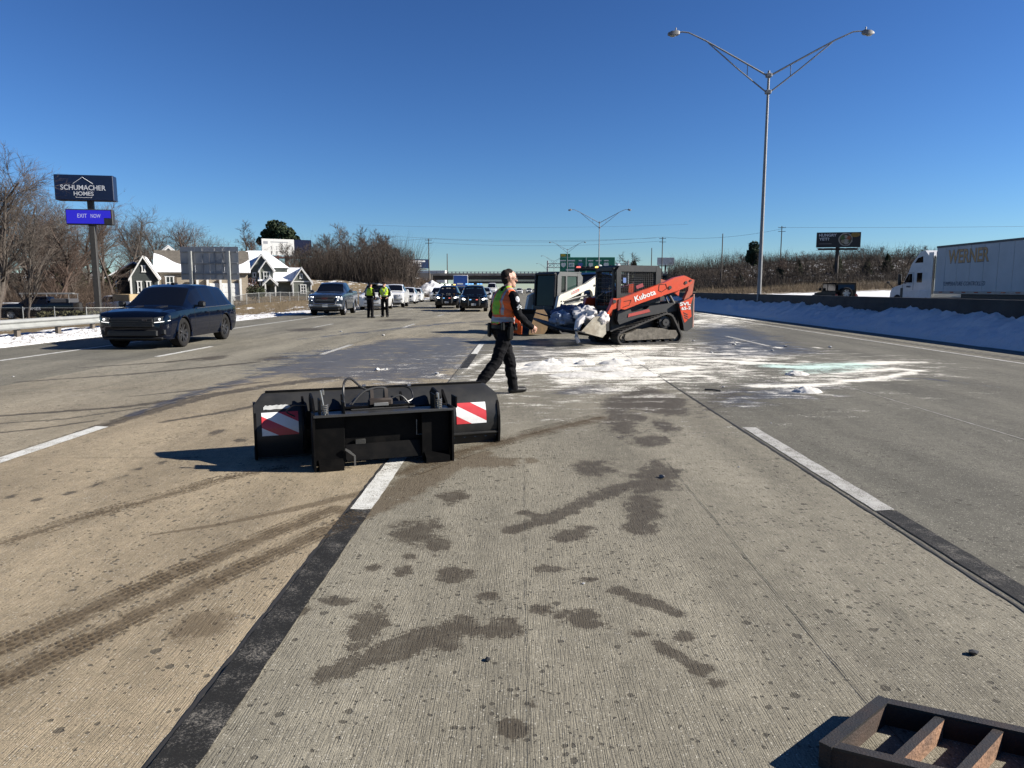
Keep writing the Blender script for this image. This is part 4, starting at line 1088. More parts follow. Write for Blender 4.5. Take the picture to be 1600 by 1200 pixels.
# undergrowth: countless thin stems
def brush(name, label, n, fx, hgt, thick, m, seed, tang=1.0):
    """stems rising from the ground plus a tangle of thin side twigs among them"""
    r = np.random.default_rng(seed)
    nt_ = int(n * tang); N = n + nt_
    X, Y = fx(r, N)
    Z = np.where(X < 0, gl(X, Y), gr(X, Y)) - .1
    H = hgt[0] + (hgt[1] - hgt[0]) * r.random(N) ** 2.0
    local = .25 + 1.5 * fbm(X * .07, Y * .05, 3, seed) ** 1.3
    H = H * local
    lean = r.normal(0, .30, (N, 2)) * H[:, None]
    tw = np.arange(N) >= n
    Z = Z + np.where(tw, r.random(N) * hgt[1] * .62 * local, 0)
    L = np.where(tw, hgt[1] * r.uniform(.05, .16, N), H)
    ang = r.uniform(0, 6.283, N); el = r.uniform(.1, 1.3, N)
    dx = np.where(tw, L * np.cos(el) * np.cos(ang), lean[:, 0]); dy = np.where(tw, L * np.cos(el) * np.sin(ang), lean[:, 1]); dz = np.where(tw, L * np.sin(el), H)
    a = r.uniform(0, 6.283, N); t = thick * r.uniform(.4, 1.3, N) * np.where(tw, .6, 1)
    base = np.stack([X, Y, Z], -1); tip = base + np.stack([dx, dy, dz], -1)
    v = np.empty((N, 4, 3))
    for k in range(3):
        v[:, k] = base + np.stack([t * np.cos(a + 2.094 * k), t * np.sin(a + 2.094 * k), np.where(tw, t * (k - 1), 0)], -1)
    v[:, 3] = tip
    i0 = np.arange(N) * 4
    f = np.concatenate([np.stack([i0, i0 + 1, i0 + 3], -1), np.stack([i0 + 1, i0 + 2, i0 + 3], -1), np.stack([i0 + 2, i0, i0 + 3], -1)])
    me = bpy.data.meshes.new(name); me.from_pydata(v.reshape(-1, 3).tolist(), [], f.tolist()); me.materials.append(m)
    o = obj(name, me); tag(o, label, 'undergrowth', None, 'stuff'); return o
def zone(px0, px1, d0, d1):
    def f(r, n):
        d = r.uniform(d0, d1, n); px = r.uniform(px0, px1, n); return (px - 815) / FP * d, d
    return f
M_BR1 = mat('brush_brown', (.066, .044, .030), .95, var=.35, scale=.3); M_BR2 = mat('brush_dark', (.042, .031, .023), .95, var=.5, scale=.12); M_BR3 = mat('brush_tan', (.17, .125, .075), .95, var=.3, scale=.5)
brush('undergrowth', 'tangled brown undergrowth filling the woods left of the houses', 15000, zone(-60, 178, 66, 112), (.5, 5.5), .022, M_BR1, 1, 2.0)
brush('undergrowth', 'brown brush behind the left houses', 9000, zone(190, 470, 128, 175), (.6, 8), .035, M_BR1, 2, 2.0)
brush('undergrowth', 'dense dark undergrowth in the woods behind the pickups', 17000, zone(474, 648, 170, 265), (.8, 11), .055, M_BR2, 3, 2.2)
brush('undergrowth', 'low brush on the snowy slope beside the overpass', 9000, zone(600, 690, 150, 290), (.5, 2.6), .05, M_BR1, 4)
brush('undergrowth', 'dark thicket covering the right hillside', 22000, zone(1040, 1480, 225, 330), (.5, 7.5), .06, M_BR2, 5, 1.8)
brush('undergrowth', 'pale dry weeds along the right field edge', 12000, zone(1085, 1420, 150, 225), (.3, 1.7), .05, M_BR3, 6)
brush('undergrowth', 'dry weeds and stalks along the left fence line', 9000, zone(20, 600, 58, 135), (.2, 1.0), .018, M_BR3, 7)

# evergreens
def leaf_cloud(n, pts, size, seed, m, name='crown'):
    r = random.Random(seed); mb = MB()
    for k in range(n):
        c = pts(r)
        q = Vector((r.gauss(0, 1), r.gauss(0, 1), r.gauss(0, 1))).normalized(); u = q.orthogonal().normalized(); u.rotate(Matrix.Rotation(r.uniform(0, 6.28), 3, q)); w = q.cross(u)
        s = size * r.uniform(.5, 1.3)
        mb.add([c + u * s, c + w * s * .5, c - u * s * .8, c - w * s * .5], [(0, 1, 2, 3)])
    return mb.mesh(name, m, 0, False)
M_PINE = mat('pine_needles', (.022, .04, .014), .9, var=.5, scale=.6); M_CEDAR = mat('cedar_green', (.035, .045, .016), .9, var=.5, scale=.7); M_HOLLY = mat('shrub_olive', (.075, .072, .03), .9, var=.4, scale=1.2)
def lobes(cs):
    def f(r):
        c, rad = r.choice(cs)
        while 1:
            p = Vector((r.uniform(-1, 1), r.uniform(-1, 1), r.uniform(-1, 1)))
            if .35 < p.length < 1: break
        return Vector(c) + Vector((p.x * rad, p.y * rad, p.z * rad * .62))
    return f
pine_c = leaf_cloud(5200, lobes([((0, 0, 10.6), 2.0), ((-1.8, .3, 9.2), 1.7), ((2.0, -.2, 9.4), 1.9), ((3.2, .4, 8.0), 1.5), ((-3.0, 0, 7.9), 1.4), ((.6, .9, 8.4), 1.8), ((-.8, -1, 7.6), 1.4), ((1.6, -.8, 7.2), 1.3)]), .34, 5, M_PINE)
pine_t = MB().tube([(0, 0, -.3), (.1, 0, 4), (0, .1, 8), (.1, 0, 11)], [.3, .24, .16, .05], 8)
for k in range(12):
    a = k * 2.4; z = 6 + k * .4; pine_t.tube([(0, 0, z), (1.3 * math.cos(a), 1.3 * math.sin(a), z + .7), (2.4 * math.cos(a), 2.4 * math.sin(a), z + 1.0)], [.09, .06, .03], 5)
pine_t = pine_t.mesh('trunk', M_BARK[1])
def cone_pts(h, r0):
    def f(r):
        z = h * r.random() ** 1.25; rad = r0 * (1 - z / h) ** .8 * (.45 + .6 * r.random()); a = r.uniform(0, 6.283)
        rad *= 1 + .25 * math.sin(z * 4 + 2 * math.sin(a * 2))
        return Vector((rad * math.cos(a), rad * math.sin(a), .25 + z))
    return f
ced_c = leaf_cloud(3600, cone_pts(8, 2.3), .3, 8, M_CEDAR); ced_t = MB().tube([(0, 0, -.3), (0, 0, 7.6)], [.2, .03], 7).mesh('trunk', M_BARK[2])
def evergreen(kind, x, y, h, label, group=None, w=1.0, sink=0.0):
    zg = float((gl if x < 0 else gr)(np.array([x]), np.array([y]))[0])
    t = thing('pine_tree' if kind == 'p' else 'cedar_tree', label, 'tree', (x, y, zg - sink), rnd.uniform(0, 6), group)
    s = h / (12.4 if kind == 'p' else 8.3); t.scale = (s * w, s * w, s)
    obj('trunk', pine_t if kind == 'p' else ced_t, t); obj('crown', pine_c if kind == 'p' else ced_c, t)
evergreen('p', -77.5, 232, 20.5, 'dark round-topped pine rising behind the left billboard')
evergreen('p', -45.5, 262, 17.5, 'small pine at the right end of the middle woods', w=.7, sink=4.5)
evergreen('p', 82.5, 262, 19.5, 'tall dark pine left of the lamp on the right hillside', w=.6, sink=5.0)
evergreen('c', 42.6, 278, 11.5, 'dark evergreen standing above the orange loader cab', w=1.5)
place(981, 392, 282, 3, 'bare tree rising just behind the evergreen above the loader cab', None, 1.1)
for px, d, h in ((1150, 255, 5), (1212, 252, 6.5), (1240, 262, 6), (1300, 262, 6.5), (1345, 258, 6), (1375, 262, 6.5)):
    evergreen('c', (px - 815) / FP * d, d, h, 'dark cedar among the bare trees on the right hillside', 'cedars on the right hillside', 1.3)
for px, d, h in ((500, 178, 5), (535, 185, 6), (600, 200, 8), (622, 215, 8), (580, 190, 6), (470, 170, 4)):
    evergreen('c', (px - 815) / FP * d, d, h, 'dark cedar at the edge of the middle woods', 'cedars in the middle woods', 1.3)
for px, d, h in ((90, 86, 3.4), (128, 92, 3.6), (170, 96, 4.4), (20, 88, 3.6)):
    evergreen('c', (px - 815) / FP * d, d, h, 'dull evergreen low in the left woods', 'evergreens in the left woods', 1.4)
def shrub(x, y, r, h, label, m, seed, group=None):
    zg = float((gl if x < 0 else gr)(np.array([x]), np.array([y]))[0])
    t = thing('shrub', label, 'shrub', (x, y, zg), 0, group)
    obj('foliage', leaf_cloud(1300, lobes([((0, 0, h * .5), r), ((r * .4, 0, h * .4), r * .8), ((-r * .4, .1, h * .42), r * .8), ((0, -.2, h * .3), r * .9)]), .13, seed, m, 'foliage'), t)
    MB().tube([(0, 0, -.1), (.1, 0, h * .5)], [.05, .02], 5).build('stem', M_BARK[1], t)
GS = 'olive shrubs behind the chain-link fence'
for k, px in enumerate((66, 84, 100, 117, 133, 150)):
    shrub((px - 815) / FP * 57, 57, .55, 1.15, 'rounded olive shrub behind the chain-link fence', M_HOLLY, 30 + k, GS)
shrub(-44.2, 116, 2.0, 4.6, 'large russet bush in front of the white gabled house', mat('bush_russet', (.085, .042, .028), .9, var=.4, scale=1), 41)
shrub(-36.6, 100, 1.3, 3.0, 'dark evergreen bush at the right end of the beige house', M_CEDAR, 42)

# chain-link fence
M_WIRE = mat('fence_wire', (.09, .09, .088), .7)
fe = thing('chain_link_fence', 'galvanised chain-link fence between the verge and the house lots', 'fence', (0, 0, 0))
def fence_run(pts):
    mw = {}
    for (x0, y0), (x1, y1) in zip(pts[:-1], pts[1:]):
        z0 = float(gl(np.array([x0]), np.array([y0]))[0]); z1 = float(gl(np.array([x1]), np.array([y1]))[0])
        MB().cyl((x0, y0, z0 - .1), (x0, y0, z0 + 1.3), .035, n=7).build('post', M_GALV, fe)
        MB().cyl((x0, y0, z0 + 1.22), (x1, y1, z1 + 1.22), .022, n=6).build('top_rail', M_GALV, fe)
        mb = MB(); L = math.hypot(x1 - x0, y1 - y0); n = int(L / .13)
        def P(u, h): return (x0 + (x1 - x0) * u / L, y0 + (y1 - y0) * u / L, z0 + (z1 - z0) * u / L + h)
        for k in range(-9, n + 1):
            for s in (1, -1):
                u0, u1 = (k * .13, k * .13 + 1.15) if s > 0 else (k * .13 + 1.15, k * .13)
                h0, h1 = .05, 1.2
                a, c = (u0, h0), (u1, h1)
                lo, hi = min(u0, u1), max(u0, u1)
                def cut(u): return h0 + (h1 - h0) * (u - u0) / (u1 - u0)
                ua, uc = max(lo, 0), min(hi, L)
                if uc - ua < .05: continue
                mb.cyl(P(ua, cut(ua)), P(uc, cut(uc)), .006, n=3, caps=False)
        mb.build('wire_mesh', M_WIRE, fe, smooth=0, merge=False)
fence_run([(-47 + 2.4 * k, 54.0) for k in range(7)] + [(-30.4, 57), (-31, 62)])
fence_run([(-31 - .1 * k, 62 + 4.2 * k) for k in range(20)])
# ------------------------------------------------------------------ houses
def siding(name, col):
    m = bpy.data.materials.new(name); m.use_nodes = True
    nt = m.node_tree; b = nt.nodes['Principled BSDF']
    tc = node(nt, 'ShaderNodeTexCoord'); o = tc.outputs['Object']
    wv = node(nt, 'ShaderNodeTexWave', wave_type='BANDS', bands_direction='Z', wave_profile='SAW'); wv.inputs['Scale'].default_value = .314 / .18 / 2; nt.links.new(o, wv.inputs['Vector'])
    n = noise_(nt, o, 1.5, 5)
    nt.links.new(mix_(nt, n, tuple(v * .8 for v in col), tuple(v * 1.2 for v in col)), b.inputs['Base Color'])
    b.inputs['Roughness'].default_value = .8
    bp = node(nt, 'ShaderNodeBump'); bp.inputs['Strength'].default_value = .8; bp.inputs['Distance'].default_value = .03
    nt.links.new(wv.outputs['Fac'], bp.inputs['Height']); nt.links.new(bp.outputs[0], b.inputs['Normal'])
    return m
M_TRIM = mat('trim_white', (.74, .74, .71), .6, var=.05); M_SHING = mat('roof_shingle', (.105, .092, .075), .9, var=.25, scale=3, bump=.6, bscale=12); M_GLASSW = mat('window_glass', (.02, .025, .03), .08, spec=.6, var=.1)
def window(t, x, y, z, w, h, cols=2, rows=2, name='window'):
    """framed window on a wall facing -Y; frame, panes and muntins stand proud of the wall"""
    f = MB()
    for a, c, d, e in ((x, z - h / 2, w + .28, .14), (x, z + h / 2, w + .28, .14)): f.box((a, y - .05, c), (d, .1, e))
    for a in (x - w / 2, x + w / 2): f.box((a, y - .05, z), (.14, .098, h - .142))
    o = f.build(name, M_TRIM, t, smooth=0)
    for i in range(cols):
        for j in range(rows):
            MB().box((x - w / 2 + w * (i + .5) / cols, y - .012, z - h / 2 + h * (j + .5) / rows), (w / cols - .1, .02, h / rows - .1)).build('pane', M_GLASSW, o, smooth=0)
    m = MB()
    for i in range(1, cols): m.box((x - w / 2 + w * i / cols, y - .035, z), (.09, .06, h - .15))
    for j in range(1, rows): m.box((x, y - .034, z - h / 2 + h * j / rows), (w - .15, .06, .09))
    if m.v: m.build('muntin', M_TRIM, o, smooth=0)
def roof_x(t, x0, x1, y0, y1, ez, rz, m, over=.35, snow=None, th=.16):
    """ridge along X; each slope a slab of its own, snow as a thick ragged layer on the front slope"""
    ym = (y0 + y1) / 2
    for s, ye in ((-1, y0 - over), (1, y1 + over)):
        dz = (rz - ez) * over / (ym - y0)
        MB().prism([(ye, ez - dz), (ym, rz), (ym, rz + th), (ye, ez - dz + th)], x0 - over, x1 + over, 'yz').build('roof_slope', m, t, smooth=0)
    if snow is not None:
        n = 40; vs = []
        for k in range(n + 1):
            x = x0 - over + (x1 - x0 + 2 * over) * k / n
            u = snow(k / n)
            for f in (0, u):
                yy = (y0 - over) + (ym - y0 + over) * f; zz = ez - dz + th + (rz - ez + dz) * f
                vs.append((x, yy - .03 * (f == 0), zz + .02)); vs.append((x, yy, zz + (.14 if f == 0 else .07)))
        fs = []
        for k in range(n):
            a, b2 = 4 * k, 4 * k + 4
            fs += [(a + 1, b2 + 1, b2 + 3, a + 3), (a, b2, b2 + 1, a + 1), (a + 3, b2 + 3, b2 + 2, a + 2)]
        MB().add(vs, fs).build('roof_snow', M_ROOFSNOW, t, smooth=30)
def roof_y(t, xc, hw, y0, y1, ez, rz, m, over=.3, snow=True, th=.14, board=True):
    """ridge along Y (gable towards the viewer)"""
    dz = (rz - ez) * over / hw
    for s in (-1, 1):
        MB().prism([(xc + s * (hw + over), ez - dz), (xc, rz), (xc, rz + th), (xc + s * (hw + over), ez - dz + th)], y0 - over, y1, 'xz').build('roof_slope', m, t, smooth=0)
        if snow: MB().prism([(xc + s * (hw + over), ez - dz + th), (xc, rz + th), (xc, rz + th + .12), (xc + s * (hw + over), ez - dz + th + .14)], y0 - over + .06, y1 - .02, 'xz').build('roof_snow', M_ROOFSNOW, t, smooth=0)
        if board: MB().prism([(xc + s * (hw + over), ez - dz - .22), (xc, rz - .22), (xc, rz + th * .6), (xc + s * (hw + over), ez - dz + th * .6)], y0 - over - .06, y0 - over - .004, 'xz').build('bargeboard', M_TRIM, t, smooth=0)
def gable_wall(t, xc, hw, y0, y1, z0, ez, rz, m, name='wall'):
    return MB().prism([(xc - hw, z0), (xc + hw, z0), (xc + hw, ez), (xc, rz), (xc - hw, ez)], y0, y1, 'xz').build(name, m, t, smooth=0)

# beige house with a brown roof and a dark gable, left
M_DKS = siding('siding_charcoal', (.035, .042, .04)); M_BEI = siding('siding_beige', (.26, .22, .165)); M_GRN = siding('siding_sage', (.115, .125, .105))
h1 = thing('beige_house', 'beige house with snow-edged brown roof and dark front gable behind the suv', 'house', (-43.6, 100, -.55), R_(23))
# local x: photo 245..372 px maps to -6..5.4
MB().prism([(.5, -.2), (9.5, -.2), (9.5, 4.4), (5, 7.25), (.5, 4.4)], -6.0, 5.6, 'yz').build('wall', M_BEI, h1, smooth=0)
roof_x(h1, -6.0, 5.6, .5, 9.5, 4.4, 7.3, M_SHING, snow=lambda u: .05 + .62 * (abs(u - .52) / .52) ** 1.7 + .16 * (u < .5) + .05 * math.sin(u * 19), over=.4)
gable_wall(h1, -7.4, 1.55, -.9, 5, -.2, 3.75, 6.35, M_DKS); roof_y(h1, -7.4, 1.55, -.9, 6, 3.75, 6.35, M_SHING, snow=False)
for s in (1,):
    MB().prism([(-7.4 + 1.9, 3.3), (-7.4 + .25, 6.1), (-7.4 + .25, 6.3), (-7.4 + 1.95, 3.5)], -1.1, 2.4, 'xz').build('roof_snow', M_ROOFSNOW, h1, smooth=0)
for x in (-8.0, -6.9): window(h1, x, -.9, 2.3, .4, 1.5, 1, 2)
window(h1, -7.4, -.9, 4.7, .3, .8, 1, 1); window(h1, -4.4, .5, 2.9, .95, 1.7, 2, 2)
for x in (-5.1, -3.7): MB().box((x, .44, 2.9), (.35, .06, 1.75)).build('shutter', mat('shutter_brown', (.10, .075, .055), .7), h1, smooth=0)
for x in (-5.82, -9.0): MB().box((x, .2 if x > -6 else -.96, 2.0), (.22, .12, 3.6)).build('corner_board', M_TRIM, h1, smooth=0)
MB().box((-10.2, 4, 1.8), (2.2, 5, 3.6)).build('porch_wall', M_DKS, h1, smooth=0)
MB().prism([(-12.2, 3.1), (-8.8, 5.3), (-8.8, 5.5), (-12.2, 3.3)], .2, 7, 'xz').build('porch_roof', M_SHING, h1, smooth=0)
MB().prism([(-12.3, 3.31), (-8.75, 5.51), (-8.75, 5.68), (-12.3, 3.48)], .15, 7, 'xz').build('roof_snow', M_ROOFSNOW, h1, smooth=0)
for x in (-11.9, -10.9): MB().box((x, .5, 1.5), (.18, .18, 3.3)).build('porch_post', M_TRIM, h1, smooth=0)
MB().box((-10.2, .5, .6), (2.6, .08, .9)).build('porch_rail', M_DKS, h1, smooth=0)
MB().box((-1.9, .42, 1.7), (1.2, .1, 2.6)).build('entry_shade_panel', mat('recess_shade', (.03, .027, .024), .8), h1, smooth=0)  # flat panel on the wall, its dark colour standing for a shaded entry
for x in (-.95, .35, 2.0, 4.6): MB().box((x, .2, 1.8), (.28, .28, 3.4)).build('column', M_TRIM, h1, smooth=0)
for x, w in ((1.2, 1.3), (3.3, 2.3)):
    d = MB().box((x, .43, 1.5), (w, .1, 2.7)).build('garage_door', M_TRIM, h1, smooth=0)
    for k in range(4): MB().box((x, .37, .5 + .66 * k), (w - .2, .03, .5)).build('door_panel', M_TRIM, d, smooth=0)
gable_wall(h1, -4.6, 1.1, 6, 12, 5.5, 7.0, 8.0, M_TRIM, 'dormer'); roof_y(h1, -4.6, 1.1, 6, 12, 7.0, 8.0, M_SHING)
roof_y(h1, -2.5, 1.3, 8, 12, 7.0, 8.1, M_SHING, snow=False, board=False)

# sage house with white trim and snow-covered roofs
h2 = thing('sage_house', 'sage green house with white trim and snow covered gabled roofs', 'house', (-42.5, 125, -.1), R_(17))
# local x=0 at px 430; 1 px = .1106 m
MB().prism([(1, -.1), (11, -.1), (11, 5.3), (6, 8.05), (1, 5.3)], -7.2, -1.5, 'yz').build('wall', M_DKS, h2, smooth=0)
MB().box((.35, 6, 2.6), (3.7, 10, 5.4)).build('wall', M_GRN, h2, smooth=0)
roof_x(h2, -7.2, -1.75, 1, 11, 5.3, 8.1, M_SHING, snow=lambda u: 1.0 - .14 * math.exp(-((u - .35) / .1) ** 2), over=.3)
MB().add([(-1.45, 6, 8.3), (-1.45, .65, 5.3), (2.6, .65, 5.2), (2.6, 11.3, 5.2), (-1.45, 11.3, 5.3)], [(0, 1, 2), (0, 2, 3), (0, 3, 4), (1, 4, 3, 2), (0, 4, 1)]).build('hip_roof', M_ROOFSNOW, h2, smooth=0)
MB().prism([(-8.4, 3.0), (-3.4, 5.1), (-3.4, 5.25), (-8.4, 3.15)], .1, 1.0, 'xz').build('side_roof', M_ROOFSNOW, h2, smooth=0)
MB().prism([(-9.5, 4.6), (-3.3, 1.9), (-3.3, 2.25), (-9.5, 4.95)], -1.2, .6, 'xz').build('lower_roof', M_ROOFSNOW, h2, smooth=0)
gable_wall(h2, -1.9, 1.75, -.6, 6, 2.8, 5.0, 7.4, M_GRN); roof_y(h2, -1.9, 1.75, -.6, 6, 5.0, 7.4, M_SHING)
gable_wall(h2, -1.15, 1.05, -1.2, 2, 2.2, 4.9, 6.4, M_GRN, 'bay'); roof_y(h2, -1.15, 1.05, -1.2, 2, 4.9, 6.4, M_SHING)
window(h2, -1.15, -1.2, 3.75, .95, 1.4, 2, 2); window(h2, -3.15, -.6, 3.95, .4, .7, 1, 1); window(h2, -3.3, -.6, 2.9, .4, .7, 1, 1)
for x in (-2.25, -.05): MB().box((x, -1.26, 3.5), (.18, .12, 2.6)).build('corner_board', M_TRIM, h2, smooth=0)
# porch and right wing
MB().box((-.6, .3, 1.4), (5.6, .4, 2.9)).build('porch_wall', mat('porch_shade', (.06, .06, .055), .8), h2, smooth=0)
MB().box((2.6, 3, 1.5), (6.6, 6, 3.0)).build('wall', M_GRN, h2, smooth=0)
for s, ye in ((-1, -1.4), (1, 6.4)):
    MB().prism([(ye, 2.75), (2.5, 5.0), (2.5, 5.15), (ye, 2.9)], -2.6, 4.6, 'yz').build('roof_slope', M_SHING, h2, smooth=0)
MB().prism([(-1.45, 2.91), (2.5, 5.16), (2.5, 5.3), (-1.45, 3.06)], -2.6, 4.6, 'yz').build('roof_snow', M_ROOFSNOW, h2, smooth=0)
gable_wall(h2, 4.55, 1.55, -1.5, 5, -.1, 2.85, 5.1, M_GRN); roof_y(h2, 4.55, 1.55, -1.5, 5, 2.85, 5.1, M_SHING)
MB().box((4.55, -1.55, 2.85), (3.2, .1, .18)).build('band_board', M_TRIM, h2, smooth=0)
window(h2, 4.75, -1.5, 1.55, .85, 1.5, 2, 3); window(h2, 4.45, -1.5, 3.75, .35, .75, 1, 1)
for x in (3.06, 6.04): MB().box((x, -1.55, 1.35), (.18, .1, 2.8)).build('corner_board', M_TRIM, h2, smooth=0)
gable_wall(h2, -.6, .95, -2.1, -1, 2.45, 2.55, 3.5, M_GRN, 'porch_gable'); roof_y(h2, -.6, .95, -2.1, 0, 2.55, 3.5, M_SHING)
for x in (-1.4, .2): MB().box((x, -2.0, 1.15), (.22, .22, 2.6)).build('column', M_TRIM, h2, smooth=0)
for x in (2.95, ): MB().box((x, -1.3, 1.15), (.22, .22, 2.6)).build('column', M_TRIM, h2, smooth=0)
mb = MB()
for k in range(8): mb.box((-1.2 + .19 * k, -2.0, .45), (.05, .05, .8))
mb.box((-.55, -2.0, .88), (1.5, .08, .07)).build('porch_rail', M_TRIM, h2, smooth=0)
h3 = thing('far_building', 'distant flat white building behind the overpass railing', 'building', (-52, 420, 0))
MB().box((0, 0, 8.2), (17, 12, 6.6)).build('wall', mat('far_wall', (.6, .6, .58), .7), h3, smooth=0); MB().box((0, 0, 11.6), (17.4, 12.4, .4)).build('roof', M_ROOFSNOW, h3, smooth=0)
# ------------------------------------------------------------------ road vehicles
M_GLASS = mat('tinted_glass', (.004, .005, .008), .05, spec=.4, var=0); M_TYRE = mat('tyre_rubber', (.009, .009, .009), .85, var=.25, scale=8, spec=.2, dirt=(.04, .035, .03), damt=.3)
M_RIM = mat('alloy_rim', (.38, .38, .39), .35, .85, var=.1); M_RIMD = mat('dark_rim', (.09, .09, .095), .35, .8, var=.1); M_BLK = mat('black_trim', (.005, .005, .0055), .5, var=.15); M_WELL = mat('wheel_well', (.006, .006, .006), .95, var=0)
M_CHR = mat('chrome', (.55, .56, .57), .15, .95, var=.03); M_LENS = mat('lamp_clear', (.5, .52, .55), .08, spec=.7, var=.05); M_LIT = mat('lamp_lit', (.9, .9, .9), .3, var=0, emit=(1, .98, .92), estr=3.0); M_LITB = mat('lamp_blue_lit', (.1, .2, .5), .3, var=0, emit=(.2, .5, .9), estr=.9); M_LITR = mat('lamp_red_lit', (.5, .05, .05), .3, var=0, emit=(.9, .2, .16), estr=.7); M_AMB = mat('lamp_amber_lit', (.6, .3, .05), .3, var=0, emit=(1, .55, .12), estr=1.8); M_REDL = mat('lamp_red', (.25, .01, .01), .2, spec=.6); M_PLATE = mat('number_plate', (.55, .55, .52), .5)
def paint(name, col, rough=.28, dirt=(.22, .2, .17), damt=.12):
    return mat(name, col, rough, .0, var=.06, coat=.8, spec=.5, dirt=dirt, dscale=2.2, damt=damt)
_wheel = {}
def wheel_meshes(r, w, style):
    k = (r, w, style)
    if k in _wheel: return _wheel[k]
    ty = MB().lathe([(r * .66, -w * .42), (r * .72, -w * .5), (r * .92, -w * .5), (r * .985, -w * .42), (r, -w * .2), (r, w * .2), (r * .985, w * .42), (r * .92, w * .5), (r * .72, w * .5), (r * .66, w * .42)], (0, 0, 0), 'x', 28, closed=True)
    rim = MB().lathe([(r * .70, w * .40), (r * .66, w * .44), (r * .62, w * .36), (r * .60, -w * .1), (.02, -w * .1)], (0, 0, 0), 'x', 28)
    n = 5 if style != 'truck' else 6
    for i in range(n):
        for off in ((-.17, .17) if style == 'split' else (0,)):
            a = 2 * math.pi * i / n + off; a2 = 2 * math.pi * i / n + off * 1.5; ww = .028 if style == 'split' else .055
            p0 = Vector((w * .33, r * .10 * math.cos(a), r * .10 * math.sin(a))); p1 = Vector((w * .38, r * .65 * math.cos(a2), r * .65 * math.sin(a2)))
            q = Vector((0, -math.sin(a), math.cos(a))) * ww * r / .38
            rim.add([p0 - q, p0 + q, p1 + q * .8, p1 - q * .8, p0 - q - Vector((.04, 0, 0)), p0 + q - Vector((.04, 0, 0)), p1 + q * .8 - Vector((.04, 0, 0)), p1 - q * .8 - Vector((.04, 0, 0))], [(0, 1, 2, 3), (0, 4, 5, 1), (1, 5, 6, 2), (2, 6, 7, 3), (3, 7, 4, 0)])
    rim.lathe([(.001, w * .38), (r * .13, w * .37), (r * .16, w * .30)], (0, 0, 0), 'x', 12)
    _wheel[k] = (ty, rim); return _wheel[k]

